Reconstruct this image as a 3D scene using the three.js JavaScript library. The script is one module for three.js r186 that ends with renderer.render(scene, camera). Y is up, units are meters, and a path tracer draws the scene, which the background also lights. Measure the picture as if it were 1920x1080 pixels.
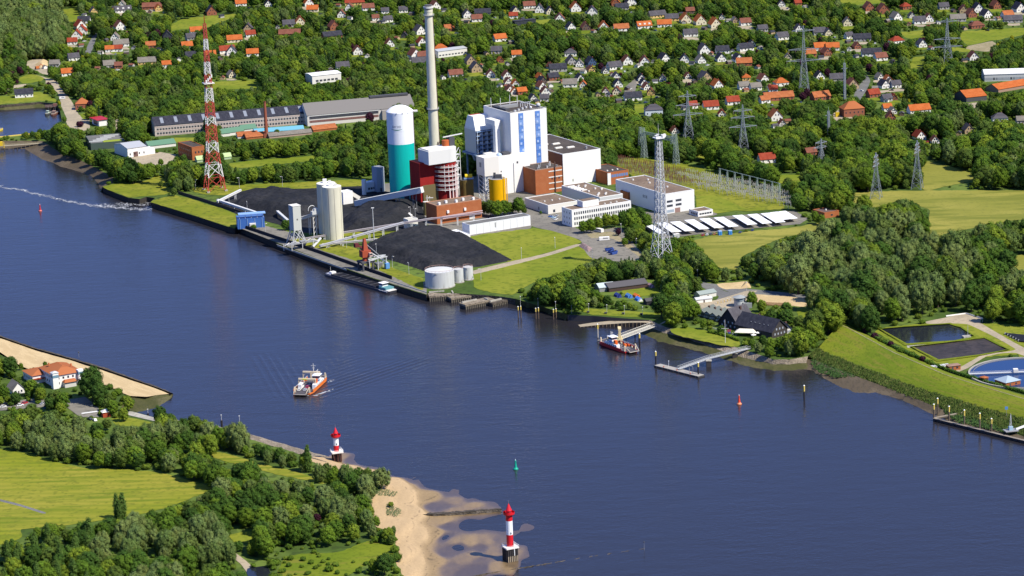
import * as THREE from 'three';
import { mergeGeometries } from 'three/addons/utils/BufferGeometryUtils.js';

// ---------- camera, sky, sun, exposure ----------
const W = 1920, HH = 1080, F = 5500, PITCH = 13.7 * Math.PI / 180, ROLL = 2.2 * Math.PI / 180, CAMH = 510;
const scene = new THREE.Scene();
const camera = new THREE.PerspectiveCamera(2 * Math.atan(540 / F) * 180 / Math.PI, 1920 / 1080, 5, 60000);
camera.position.set(0, CAMH, CAMH / Math.tan(PITCH));
camera.lookAt(0, 0, 0); camera.rotateZ(-ROLL); camera.updateMatrixWorld(true);
const renderer = new THREE.WebGLRenderer({ antialias: true });
renderer.toneMapping = THREE.LinearToneMapping; renderer.toneMappingExposure = 1.5;
renderer.shadowMap.enabled = true; renderer.shadowMap.type = THREE.PCFSoftShadowMap;
const SUN = new THREE.Vector3(0.535, 0.77, 0.35).normalize();
{
  const w = 256, h = 128, d = new Float32Array(w * h * 4);
  for (let j = 0; j < h; j++) for (let i = 0; i < w; i++) {
    const el = ((j + 0.5) / h - 0.5) * Math.PI, s = Math.max(0, Math.sin(el)), t = Math.pow(s, 0.5);
    const a = [0.19, 0.34, 0.84], z = [0.065, 0.145, 0.44], k = (j * w + i) * 4;
    for (let c = 0; c < 3; c++) d[k + c] = (a[c] + (z[c] - a[c]) * t) * 0.92;
    d[k + 3] = 1;
  }
  const sky = new THREE.DataTexture(d, w, h, THREE.RGBAFormat, THREE.FloatType);
  sky.mapping = THREE.EquirectangularReflectionMapping; sky.magFilter = THREE.LinearFilter; sky.minFilter = THREE.LinearFilter; sky.needsUpdate = true;
  scene.background = sky; scene.environment = sky;
}
const sun = new THREE.DirectionalLight(new THREE.Color().setRGB(1, 0.94, 0.82), 4.9);
sun.position.copy(SUN).multiplyScalar(3000).add(new THREE.Vector3(0, 0, -400)); sun.target.position.set(0, 0, -400); scene.add(sun, sun.target);
sun.castShadow = true; sun.shadow.mapSize.set(4096, 4096); sun.shadow.radius = 1;
Object.assign(sun.shadow.camera, { left: -1300, right: 1300, top: 1500, bottom: -1500, near: 10, far: 7000 });

// ---------- helpers ----------
let seed = 12345;
const rnd = () => { seed = (seed * 1664525 + 1013904223) >>> 0; return seed / 4294967296; };
const rr = (a, b) => a + (b - a) * rnd();
const V = (x, y, z) => new THREE.Vector3(x, y, z);
const cRight = V(1, 0, 0).applyQuaternion(camera.quaternion), cUp = V(0, 1, 0).applyQuaternion(camera.quaternion), cFwd = V(0, 0, -1).applyQuaternion(camera.quaternion);
function P(px, py, h = 0) {            // photo pixel -> point on the level plane at height h
  const d = cFwd.clone().addScaledVector(cRight, (px - 960) / F).addScaledVector(cUp, -(py - 540) / F);
  return camera.position.clone().addScaledVector(d, (h - CAMH) / d.y);
}
function proj(v) { const q = v.clone().sub(camera.position), z = q.dot(cFwd); return [960 + F * q.dot(cRight) / z, 540 - F * q.dot(cUp) / z, z]; }
const mpp = (px, py, h = 4.5) => P(px, py, h).distanceTo(camera.position) / F;
function topH(base, ty) { let a = 0, b = 400; for (let i = 0; i < 40; i++) { const m = (a + b) / 2; if (proj(V(base.x, base.y + m, base.z))[1] > ty) a = m; else b = m; } return a; }
const G = 4.5;                         // level of the far bank
const MS = {};
const lin = (r, g, b) => new THREE.Color().setRGB(r, g, b);
function M(r, g, b, rough = 0.85, o = {}) { const k = [r, g, b, rough, JSON.stringify(o)].join(); return MS[k] || (MS[k] = new THREE.MeshPhysicalMaterial({ color: lin(r, g, b), roughness: rough, specularIntensity: rough > 0.62 ? 0.25 : 0.8, ...o })); }
// tileable value noise
const HT = new Float32Array(65536); for (let i = 0; i < 65536; i++) HT[i] = rnd();
const hsh = (x, y, s) => HT[((x * 374761 + y * 668265 + s * 9176) >>> 0) & 65535];
function vn(u, v, p, q, s) {
  const x = u * p, y = v * q, xi = Math.floor(x), yi = Math.floor(y), fx = x - xi, fy = y - yi, a = fx * fx * (3 - 2 * fx), b = fy * fy * (3 - 2 * fy);
  const g = (i, j) => hsh(((xi + i) % p + p) % p, ((yi + j) % q + q) % q, s);
  return (g(0, 0) * (1 - a) + g(1, 0) * a) * (1 - b) + (g(0, 1) * (1 - a) + g(1, 1) * a) * b;
}
function fbm(u, v, p, oct, s, qr = 1) { let t = 0, w = 0, a = 1; for (let i = 0; i < oct; i++) { t += a * vn(u, v, p, Math.max(1, Math.round(p * qr)), s + i); w += a; a *= 0.55; p *= 2; } return t / w; }
const s8 = c => Math.max(0, Math.min(255, Math.round(255 * (c <= 0.0031308 ? 12.92 * c : 1.055 * Math.pow(c, 1 / 2.4) - 0.055))));
function tex(n, metres, f, data = false) {
  const d = new Uint8Array(n * n * 4);
  for (let j = 0; j < n; j++) for (let i = 0; i < n; i++) {
    const c = f(i / n, j / n), k = (j * n + i) * 4;
    for (let q = 0; q < 3; q++) d[k + q] = data ? Math.max(0, Math.min(255, Math.round(255 * (c[q] ?? c)))) : s8(c[q]);
    d[k + 3] = 255;
  }
  const t = new THREE.DataTexture(d, n, n); t.wrapS = t.wrapT = THREE.RepeatWrapping; t.magFilter = THREE.LinearFilter; t.minFilter = THREE.LinearMipmapLinearFilter; t.generateMipmaps = true;
  if (!data) t.colorSpace = THREE.SRGBColorSpace;
  t.repeat.set(1 / metres, 1 / metres); t.needsUpdate = true; return t;
}
const mix3 = (a, b, t) => [a[0] + (b[0] - a[0]) * t, a[1] + (b[1] - a[1]) * t, a[2] + (b[2] - a[2]) * t];
const clamp = (x, a = 0, b = 1) => Math.max(a, Math.min(b, x)), sst = (a, b, x) => { x = clamp((x - a) / (b - a)); return x * x * (3 - 2 * x); };
const TM = (n, metres, f, rough = 0.95, o = {}) => new THREE.MeshPhysicalMaterial({ map: tex(n, metres, f), roughness: rough, specularIntensity: 0.1, ...o });
const groundN = (a, b, c, s, pA = 6, pB = 90) => (u, v) => { const n = fbm(u, v, pA, 4, s), m = fbm(u, v, pB, 3, s + 20); return mix3(mix3(a, b, sst(0.3, 0.7, n)), c, sst(0.45, 0.8, m) * 0.8); };
const TMAT = {
  under: TM(1024, 420, groundN([0.050, 0.085, 0.018], [0.105, 0.150, 0.030], [0.035, 0.055, 0.016], 1, 14, 120)),
  lawn: TM(512, 160, groundN([0.135, 0.172, 0.016], [0.185, 0.20, 0.024], [0.095, 0.125, 0.014], 2, 5, 50)),
  quaygrass: TM(512, 120, groundN([0.14, 0.165, 0.015], [0.20, 0.20, 0.025], [0.085, 0.105, 0.015], 3, 5, 40)),
  meadow: TM(1024, 330, (u, v) => {
    const n = fbm(u, v, 5, 4, 5), k = fbm(u, v, 8, 4, 8, 6), m = fbm(u, v, 150, 2, 9);
    return mix3(mix3(mix3([0.185, 0.185, 0.034], [0.25, 0.23, 0.05], sst(0.3, 0.7, n)), [0.125, 0.14, 0.024], sst(0.46, 0.7, k) * 0.8), [0.13, 0.14, 0.03], sst(0.55, 0.85, m) * 0.5);
  }),
  meadow2: TM(1024, 260, (u, v) => {
    const n = fbm(u, v, 4, 4, 15), k = fbm(u, v, 9, 4, 18, 8), m = fbm(u, v, 120, 2, 19), st = 0.5 + 0.5 * Math.sin((v + 0.02 * Math.sin(u * 6.283)) * 6.283 * 34);
    return mix3(mix3(mix3([0.185, 0.20, 0.017], [0.24, 0.22, 0.032], sst(0.35, 0.7, n)), [0.115, 0.15, 0.014], clamp(sst(0.42, 0.72, k) * 0.6 + st * 0.38)), [0.10, 0.12, 0.016], sst(0.5, 0.85, m) * 0.6);
  }),
  dike: TM(1024, 200, (u, v) => {
    const n = fbm(u, v, 5, 4, 25), k = fbm(u, v, 10, 4, 28, 6), m = fbm(u, v, 120, 2, 29);
    return mix3(mix3(mix3([0.105, 0.148, 0.012], [0.15, 0.178, 0.016], sst(0.35, 0.7, n)), [0.165, 0.15, 0.028], sst(0.48, 0.7, k) * 0.7), [0.07, 0.10, 0.010], sst(0.45, 0.85, m) * 0.6);
  }),
  sand: TM(512, 60, groundN([0.43, 0.32, 0.17], [0.50, 0.38, 0.21], [0.36, 0.27, 0.15], 6, 5, 60)),
  track: TM(512, 80, groundN([0.30, 0.255, 0.18], [0.36, 0.30, 0.21], [0.24, 0.205, 0.15], 7, 6, 60)),
  yard: TM(512, 120, groundN([0.155, 0.145, 0.125], [0.20, 0.185, 0.155], [0.11, 0.105, 0.092], 8, 6, 50)),
  asphalt: TM(512, 60, groundN([0.13, 0.13, 0.128], [0.16, 0.158, 0.15], [0.10, 0.10, 0.10], 9, 5, 60)),
  coal: TM(512, 90, groundN([0.020, 0.021, 0.024], [0.030, 0.030, 0.033], [0.013, 0.014, 0.017], 10, 6, 60), 0.8, { bumpMap: tex(512, 90, (u, v) => fbm(u, v, 16, 5, 71), true), bumpScale: 1.6 }),
  mud: TM(512, 70, groundN([0.085, 0.066, 0.043], [0.115, 0.09, 0.06], [0.06, 0.05, 0.033], 11, 6, 50), 0.6),
  mudgreen: TM(512, 60, groundN([0.060, 0.062, 0.022], [0.10, 0.09, 0.045], [0.045, 0.05, 0.02], 12, 6, 50), 0.8),
  stone: TM(512, 40, groundN([0.20, 0.165, 0.12], [0.29, 0.24, 0.18], [0.10, 0.085, 0.065], 13, 8, 60), 0.9, { bumpMap: tex(512, 40, (u, v) => fbm(u, v, 40, 3, 73), true), bumpScale: 0.8 }),
  darkstone: TM(512, 40, groundN([0.070, 0.060, 0.047], [0.12, 0.10, 0.08], [0.035, 0.032, 0.027], 14, 10, 60), 0.9, { bumpMap: tex(512, 40, (u, v) => fbm(u, v, 40, 3, 74), true), bumpScale: 0.8 }),
  concrete: TM(512, 40, groundN([0.30, 0.285, 0.245], [0.37, 0.35, 0.30], [0.23, 0.215, 0.185], 15, 5, 40)),
  brick: TM(512, 14, groundN([0.33, 0.11, 0.045], [0.36, 0.13, 0.055], [0.27, 0.088, 0.036], 16, 5, 90)),
  reed: TM(512, 60, groundN([0.045, 0.085, 0.018], [0.075, 0.125, 0.03], [0.025, 0.05, 0.013], 17, 8, 70), 0.95, { bumpMap: tex(512, 60, (u, v) => fbm(u, v, 50, 3, 75), true), bumpScale: 1.4 }),
  quaywall: TM(512, 30, (u, v) => mix3([0.028, 0.026, 0.024], [0.055, 0.048, 0.04], fbm(u, v, 60, 3, 31, 0.15)), 0.8),
  dirt: TM(512, 90, groundN([0.24, 0.20, 0.12], [0.29, 0.24, 0.155], [0.17, 0.165, 0.07], 18, 7, 50)),
};
// grounds
const kindOf = (o, kind) => { o.userData.kind = kind; o.receiveShadow = true; o.castShadow = true; return o; };
const used = {};
const numbered = n => { const k = used[n] = (used[n] ?? -1) + 1; return k ? n + '_' + String(k).padStart(3, '0') : n; };
function flat(pts, h, drop = 0) {        // level sheet through pixel corners, uv in metres
  const v = pts.map(([x, y, hh]) => P(x, y, hh ?? h)); return flatV(v, h);
}
function flatV(v, h) {
  const sh = v.map(p => new THREE.Vector2(p.x, -p.z)); if (THREE.ShapeUtils.area(sh) < 0) { sh.reverse(); }
  const tri = THREE.ShapeUtils.triangulateShape(sh, []), pos = [], uv = [], nor = [];
  for (const p of sh) { pos.push(p.x, h, -p.y); uv.push(p.x, p.y); nor.push(0, 1, 0); }
  const g = new THREE.BufferGeometry(); g.setAttribute('position', new THREE.Float32BufferAttribute(pos, 3)); g.setAttribute('uv', new THREE.Float32BufferAttribute(uv, 2)); g.setAttribute('normal', new THREE.Float32BufferAttribute(nor, 3)); g.setIndex(tri.flat()); return g;
}
function strip(rows) {                  // rows of world points (same length) joined into a sheet, uv in metres
  const pos = [], uv = [], idx = [], n = rows[0].length; let lenU = [0];
  for (let i = 1; i < n; i++) lenU[i] = lenU[i - 1] + rows[0][i].distanceTo(rows[0][i - 1]);
  let vv = 0;
  rows.forEach((r, j) => { if (j) vv += r[0].distanceTo(rows[j - 1][0]); r.forEach((p, i) => { pos.push(p.x, p.y, p.z); uv.push(lenU[i], vv); }); });
  for (let j = 0; j + 1 < rows.length; j++) for (let i = 0; i + 1 < n; i++) { const a = j * n + i, b = a + 1, c = a + n, d = c + 1; idx.push(a, c, b, b, c, d); }
  const g = new THREE.BufferGeometry(); g.setAttribute('position', new THREE.Float32BufferAttribute(pos, 3)); g.setAttribute('uv', new THREE.Float32BufferAttribute(uv, 2)); g.setIndex(idx); g.computeVertexNormals(); return g;
}
const row = (pts, h) => pts.map(([x, y, hh]) => P(x, y, hh ?? h));
function resample(pts, n) { const L = [0]; for (let i = 1; i < pts.length; i++) L[i] = L[i - 1] + Math.hypot(pts[i][0] - pts[i - 1][0], pts[i][1] - pts[i - 1][1]); const o = []; for (let k = 0; k < n; k++) { const t = L[L.length - 1] * k / (n - 1); let i = 1; while (i < pts.length - 1 && L[i] < t) i++; const f = (t - L[i - 1]) / (L[i] - L[i - 1] || 1); o.push([pts[i - 1][0] + f * (pts[i][0] - pts[i - 1][0]), pts[i - 1][1] + f * (pts[i][1] - pts[i - 1][1])]); } return o; }
function setting(name, geo, m) { const o = new THREE.Mesh(geo, m); o.name = numbered(name); scene.add(o); return kindOf(o, 'structure'); }
// picture mask (4-pixel cells) that keeps planted trees from hiding what the photograph shows
const MW = 560, MH = 300, MX = -160, MY = -60, mask = new Float32Array(MW * MH).fill(-1e4), soft = new Float32Array(MW * MH).fill(-1e4), noTree = [];
function clear(poly, base, mk = base == null ? soft : mask) {              // base: picture row where the thing stands, or null = each row itself
  const xs = poly.map(p => p[0]), ys = poly.map(p => p[1]), y0 = Math.max(0, Math.floor((Math.min(...ys) - MY) / 4)), y1 = Math.min(MH - 1, Math.ceil((Math.max(...ys) - MY) / 4));
  const x0 = Math.max(0, Math.floor((Math.min(...xs) - MX) / 4)), x1 = Math.min(MW - 1, Math.ceil((Math.max(...xs) - MX) / 4));
  for (let j = y0; j <= y1; j++) for (let i = x0; i <= x1; i++) { const x = MX + i * 4 + 2, y = MY + j * 4 + 2; if (inside(poly, x, y)) mk[j * MW + i] = Math.max(mk[j * MW + i], typeof base === 'function' ? base(x) : base ?? y); }
}
function inside(poly, x, y) { let c = false; for (let i = 0, j = poly.length - 1; i < poly.length; j = i++) { const [xi, yi] = poly[i], [xj, yj] = poly[j]; if ((yi > y) !== (yj > y) && x < (xj - xi) * (y - yi) / (yj - yi) + xi) c = !c; } return c; }
const maskAt = (x, y, mk = mask) => { const i = Math.floor((x - MX) / 4), j = Math.floor((y - MY) / 4); return i < 0 || j < 0 || i >= MW || j >= MH ? -1e4 : mk[j * MW + i]; };
let patchY = 0;
function wavy(pts, amp = 1) { // rounds a drawn outline and roughens it
  const n = pts.length, o = []; for (let i = 0; i < n; i++) { const a = pts[(i + n - 1) % n], b = pts[i], c = pts[(i + 1) % n], d = pts[(i + 2) % n], L = Math.hypot(c[0] - b[0], (c[1] - b[1]) * 3), k = Math.max(2, Math.min(14, Math.round(L / 9)));
    for (let q = 0; q < k; q++) { const t = q / k, t2 = t * t, t3 = t2 * t, f = j => 0.5 * (2 * b[j] + (c[j] - a[j]) * t * 0.8 + (2 * a[j] - 5 * b[j] + 4 * c[j] - d[j]) * t2 * 0.8 + (3 * b[j] - a[j] - 3 * c[j] + d[j]) * t3 * 0.8 + (t2 * 2 - 0) * 0); const lx = b[0] + (c[0] - b[0]) * t, ly = b[1] + (c[1] - b[1]) * t; const sx = 0.5 * (2 * b[0] + (c[0] - a[0]) * t + (2 * a[0] - 5 * b[0] + 4 * c[0] - d[0]) * t2 + (3 * b[0] - a[0] - 3 * c[0] + d[0]) * t3), sy = 0.5 * (2 * b[1] + (c[1] - a[1]) * t + (2 * a[1] - 5 * b[1] + 4 * c[1] - d[1]) * t2 + (3 * b[1] - a[1] - 3 * c[1] + d[1]) * t3); o.push([lx * 0.55 + sx * 0.45 + (vn(sx / 640, sy / 640, 90, 90, 7) - 0.5) * 5 * amp, ly * 0.55 + sy * 0.45 + (vn(sx / 640, sy / 640, 90, 90, 9) - 0.5) * 2.2 * amp]); } }
  return o; }
const HARD = /road|yard|path|apron|pond|sludge|park|promenade|stripe|substation|slip/;
function patch(name, pts, m, h = G, clr = true) { if (!HARD.test(name)) pts = wavy(pts); else if (/road|path/.test(name)) pts = wavy(pts, 0.15); patchY = (patchY + 0.005) % 0.2; const o = setting(name, flat(pts, h + 0.03 + patchY), m); if (clr) clear(pts, null); return o; }

// things
function thing(name, label, category, pos = V(0, 0, 0), turn = 0, group) { const o = new THREE.Group(); o.name = numbered(name); o.position.copy(pos); o.rotation.y = turn; o.userData = { label, category }; if (group) o.userData.group = group; scene.add(o); return o; }
function part(parent, name, geo, m) { const o = new THREE.Mesh(Array.isArray(geo) ? (geo.length > 1 ? mergeGeometries(geo.map(nrm)) : geo[0]) : geo, m); o.name = name; o.castShadow = o.receiveShadow = true; parent.add(o); return o; }
function single(name, label, category, geo, m, pos, turn = 0, group) { const o = new THREE.Mesh(Array.isArray(geo) ? mergeGeometries(geo.map(nrm)) : geo, m); o.name = numbered(name); if (pos) o.position.copy(pos); o.rotation.y = turn; o.castShadow = o.receiveShadow = true; o.userData = { label, category }; if (group) o.userData.group = group; scene.add(o); return o; }
function copyOf(src, pos, turn, label, group) { const r = src.clone(); r.name = numbered(src.name.replace(/_\d\d\d$/, '')); r.position.copy(pos); r.rotation.y = turn; r.userData = { ...src.userData }; if (label) r.userData.label = label; if (group) r.userData.group = group; scene.add(r); return r; }
function nrm(g) { if (g.index) g = g.toNonIndexed(); for (const k of Object.keys(g.attributes)) if (!['position', 'normal', 'uv'].includes(k)) g.deleteAttribute(k); if (!g.attributes.uv) g.setAttribute('uv', new THREE.Float32BufferAttribute(new Float32Array(g.attributes.position.count * 2), 2)); return g; }
const geoCache = {};
const bx = (w, h, d, x = 0, y = 0, z = 0) => { const g = new THREE.BoxGeometry(w, h, d); g.translate(x, y, z); // uv in metres
  const u = g.attributes.uv, p = g.attributes.position, n = g.attributes.normal;
  for (let i = 0; i < u.count; i++) { const ax = Math.abs(n.getX(i)), ay = Math.abs(n.getY(i)); u.setXY(i, ax > 0.5 ? p.getZ(i) : p.getX(i), ay > 0.5 ? p.getZ(i) : p.getY(i)); }
  return g; };
const bxb = (w, h, d, x = 0, y = 0, z = 0) => bx(w, h, d, x, y + h / 2, z);       // standing on y
const cyl = (r0, r1, h, x = 0, y = 0, z = 0, n = 24, open = false) => { const g = new THREE.CylinderGeometry(r1, r0, h, n, 1, open); g.translate(x, y + h / 2, z); const u = g.attributes.uv; for (let i = 0; i < u.count; i++) u.setXY(i, u.getX(i) * 6.283 * Math.max(r0, r1), u.getY(i) * h); return g; };
const UPV = V(0, 1, 0);
function bar(a, b, t, n = 4) { const d = b.clone().sub(a), L = d.length(); const g = n === 4 ? new THREE.BoxGeometry(t, L, t) : new THREE.CylinderGeometry(t / 2, t / 2, L, n); g.applyQuaternion(new THREE.Quaternion().setFromUnitVectors(UPV, d.normalize())); g.translate((a.x + b.x) / 2, (a.y + b.y) / 2, (a.z + b.z) / 2); return g; }
function prism(pts, depth) { // outline in x,y extruded along z, centred
  const s = new THREE.Shape(pts.map(p => new THREE.Vector2(p[0], p[1]))); const g = new THREE.ExtrudeGeometry(s, { depth, bevelEnabled: false }); g.translate(0, 0, -depth / 2); return g; }
const circles = [];                      // footprints no tree may stand in
const occT = new THREE.Box3();
function occupy(o, shrink = 0, foot = true) {           // register a finished thing: its picture outline and its footprint
  o.updateMatrixWorld(true); const pts = [], inv = o.matrixWorld.clone().invert(), bb = new THREE.Box3(); const b1 = new THREE.Box3();
  o.traverse(m => { if (m.isMesh) { if (!m.geometry.boundingBox) m.geometry.computeBoundingBox(); b1.copy(m.geometry.boundingBox).applyMatrix4(inv.clone().multiply(m.matrixWorld)); bb.union(b1); } });
  let base = -1e9; const lo = bb.min.y + shrink * (bb.max.y - bb.min.y);
  for (let k = 0; k < 8; k++) { const q = proj(V(k & 1 ? bb.max.x : bb.min.x, k & 4 ? bb.max.y : lo, k & 2 ? bb.max.z : bb.min.z).applyMatrix4(o.matrixWorld)); pts.push([q[0], q[1]]); if (!(k & 4)) base = Math.max(base, proj(V(k & 1 ? bb.max.x : bb.min.x, bb.min.y, k & 2 ? bb.max.z : bb.min.z).applyMatrix4(o.matrixWorld))[1]); }
  const B4 = [[bb.min.x, bb.min.z], [bb.max.x, bb.min.z], [bb.max.x, bb.max.z], [bb.min.x, bb.max.z]].map(([x, z]) => proj(V(x, bb.min.y, z).applyMatrix4(o.matrixWorld)));
  clear(hull(pts), x => { let y = -1e9; for (let k = 0; k < 4; k++) { const a = B4[k], b = B4[(k + 1) % 4]; if ((x - a[0]) * (x - b[0]) <= 0 && a[0] !== b[0]) y = Math.max(y, a[1] + (b[1] - a[1]) * (x - a[0]) / (b[0] - a[0])); } return (y < -1e8 ? base : y) - 1; });
  if (foot) { const c = bb.getCenter(V()).applyMatrix4(o.matrixWorld), w = (bb.max.x - bb.min.x), d = (bb.max.z - bb.min.z); boxes.push([inv, bb.min.x - 2, bb.max.x + 2, bb.min.z - 2, bb.max.z + 2, c.x, c.z, (Math.hypot(w, d) / 2 + 4) ** 2]); }
  return o;
}
const boxes = [];
function inFoot(x, z) { for (const b of boxes) { if ((x - b[5]) ** 2 + (z - b[6]) ** 2 > b[7]) continue; const q = V(x, 0, z).applyMatrix4(b[0]); if (q.x > b[1] && q.x < b[2] && q.z > b[3] && q.z < b[4]) return true; } return false; }
function hull(p) { p = p.slice().sort((a, b) => a[0] - b[0] || a[1] - b[1]); const cr = (o, a, b) => (a[0] - o[0]) * (b[1] - o[1]) - (a[1] - o[1]) * (b[0] - o[0]); const half = q => { const h = []; for (const x of q) { while (h.length > 1 && cr(h[h.length - 2], h[h.length - 1], x) <= 0) h.pop(); h.push(x); } h.pop(); return h; }; return [...half(p), ...half(p.reverse())]; }
// ---------- the setting: water, banks, fields, roads ----------
const waveTex = tex(1024, 130, (u, v) => {
  const w1 = fbm(u, v, 9, 5, 41, 2.6), w2 = fbm(u, v, 70, 3, 45, 1.8), w3 = fbm(u, v, 5, 3, 49, 1.5);
  return 0.45 * w1 + (0.25 + 0.6 * w3) * 0.5 * w2;
}, true);
const waterMat = new THREE.MeshPhysicalMaterial({ color: lin(0.018, 0.017, 0.020), roughness: 0.17, ior: 1.33, bumpMap: waveTex, bumpScale: 0.40 });
{ const c = P(960, 540, 0); const v = [V(-9000, 0, 4000), V(9000, 0, 4000), V(9000, 0, -9000), V(-9000, 0, -9000)]; setting('river_water', flatV(v, 0), waterMat); }
const farTop = [[-260, 196], [0, 197], [75, 191], [106, 194], [112, 204], [118, 238], [60, 249], [0, 256], [-260, 276], [-260, 286], [0, 264], [80, 264], [110, 285], [150, 300], [185, 318], [212, 332], [212, 343], [192, 350]];
const quayA = [[192, 350], [215, 361], [242, 371], [262, 373], [274, 369], [291, 371]], quayB = [[291, 371], [282, 379], [360, 403], [440, 429], [446, 424], [520, 456], [600, 487], [700, 522], [800, 553]];
const oldPier = [[800, 553], [803, 548], [862, 550], [905, 553], [940, 556], [966, 560]];
const bankC = [[966, 560], [1010, 573], [1040, 582], [1064, 590]], retWall = [[1064, 590], [1110, 592], [1160, 596], [1218, 600]];
const bankD = [[1218, 600], [1250, 614], [1300, 628], [1370, 648], [1400, 657], [1450, 674], [1480, 674], [1515, 668]];
noTree.push([[400, 352], [690, 333], [830, 345], [980, 340], [1060, 345], [1130, 345], [1250, 380], [1345, 392], [1300, 415], [1200, 425], [1170, 432], [1090, 450], [1110, 485], [1000, 530], [960, 555], [800, 560], [440, 432], [320, 375]], [[600, 855], [650, 858], [700, 872], [700, 885], [640, 882], [600, 874]]);
const dikeIn = [[1545, 640], [1583, 617], [1600, 626], [1700, 683], [1800, 722], [1920, 757], [2200, 838], [2900, 1040]];
{
  const far = [...farTop, ...quayA, ...quayB, ...oldPier, ...bankC, ...retWall, ...bankD, ...dikeIn].map(([x, y]) => P(x, y, G));
  const v = [V(-3500, 0, -900), ...far, V(9000, 0, 900), V(16000, 0, -30000), V(-16000, 0, -30000), V(-9000, 0, -900)];
  setting('ground', flatV(v.slice(1).concat([]), G), TMAT.under);
}
const wallStrip = (pts, h0, h1, n = 60) => { const t = row(resample(pts, n), h0); return strip([t, t.map(p => V(p.x, h1, p.z))]); };
const bank = (name, top, h0, bot, h1, m, n = 50, rough = 0.6) => { const a = row(resample(top, n), h0), b = row(resample(bot, n), h1), mid = a.map((p, i) => p.clone().lerp(b[i], 0.5)); b.forEach((p, i) => { p.x += Math.sin(i * 1.9) * rough + Math.sin(i * 0.7) * rough; p.z += Math.sin(i * 1.3 + 1) * rough * 2; mid[i].y += Math.sin(i * 2.3) * 0.2; }); return setting(name, strip([a, mid, b]), m); };
setting('harbour_bank', wallStrip(farTop.slice(0, 8), G, -1), TMAT.darkstone);
bank('river_bank', farTop.slice(8), G, [[-260, 300], [-10, 280], [42, 281], [75, 300], [110, 314], [150, 324], [168, 330], [182, 350], [190, 360]], -0.6, TMAT.mud);
patch('harbour_lawn', [[-200, 178], [0, 181], [30, 178], [75, 172], [104, 186], [104, 191], [75, 189], [0, 195], [-200, 195]], TMAT.lawn);
bank('harbour_bank', [[-260, 193], [0, 194], [75, 188], [106, 191]], G + 0.1, [[-260, 205], [0, 208], [75, 203], [108, 203]], -0.4, TMAT.mudgreen, 20);
setting('quay_edge', wallStrip(quayA, G + 0.02, -1.5), TMAT.quaywall);
setting('quay_edge', wallStrip(quayB, G + 0.02, -1.5, 120), TMAT.quaywall);
setting('quay_edge', wallStrip(oldPier, G, -1.5), TMAT.darkstone);
bank('river_bank', bankC, G, [[966, 572], [1000, 580], [1030, 589], [1062, 603]], -0.5, TMAT.mudgreen, 24);
setting('retaining_edge', wallStrip(retWall, G + 0.02, -1.5), M(0.045, 0.045, 0.05));
bank('stone_slope', bankD, G, [[1210, 612], [1245, 624], [1293, 637], [1360, 660], [1395, 671], [1450, 683], [1482, 683], [1512, 680]], 1.7, TMAT.stone, 50, 0.3);
bank('tidal_slope', [[1210, 612], [1245, 624], [1293, 637], [1360, 660], [1395, 671], [1450, 683], [1482, 683], [1512, 680]], 1.75, [[1198, 627], [1235, 643], [1290, 656], [1340, 669], [1398, 689], [1450, 697], [1482, 696], [1520, 694]], -0.3, TMAT.mudgreen);
bank('tidal_mud', [[1505, 672], [1530, 676], [1560, 690], [1610, 707], [1680, 733], [1720, 748], [1765, 768]], 2.2, [[1500, 693], [1525, 698], [1560, 722], [1605, 740], [1640, 738], [1700, 752], [1755, 782]], -0.25, TMAT.mud);
patch('mud_flat', [[1545, 712], [1585, 708], [1640, 718], [1640, 733], [1605, 738]], M(0.07, 0.058, 0.052, 0.35), -0.2, false);
// the dike
const crest = [[1575, 608], [1590, 614], [1640, 641], [1675, 660], [1775, 703], [1840, 723], [1920, 747], [2100, 800], [2500, 915]];
const foot = [[1532, 655], [1552, 664], [1600, 684], [1640, 698], [1730, 732], [1830, 762], [1920, 786], [2060, 826], [2400, 925]];
const reedEdge = [[1515, 668], [1530, 676], [1570, 692], [1610, 707], [1700, 742], [1790, 775], [1900, 812], [2030, 850], [2380, 960]];
setting('dike_slope', strip([row(resample(crest, 60), 9), row(resample(crest.map(([x, y]) => [x - 14, y + 14]), 60), 7.2), row(resample(foot, 60), 3.0)]), TMAT.dike);
setting('dike_slope', strip([row(resample(crest, 60), 9), row(resample(crest.map(([x, y]) => [x + 8, y - 3]), 60), G - 0.3)]), TMAT.dike);
setting('reed_bed_ground', strip([row(resample(foot, 50), 3.05), row(resample(reedEdge, 50), 1.7)]), TMAT.reed);
bank('tidal_mud', reedEdge.slice(4), 1.7, [[1690, 752], [1752, 784], [1770, 790], [1905, 832], [2020, 865], [2370, 975]], -0.4, TMAT.mud, 40);
setting('dike_path', strip([row(resample(crest.map(([x, y]) => [x + 0.4, y + 0.2]), 60), 9.06), row(resample(crest.map(([x, y]) => [x - 0.7, y + 0.8]), 60), 8.98)]), TMAT.dirt);
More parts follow.
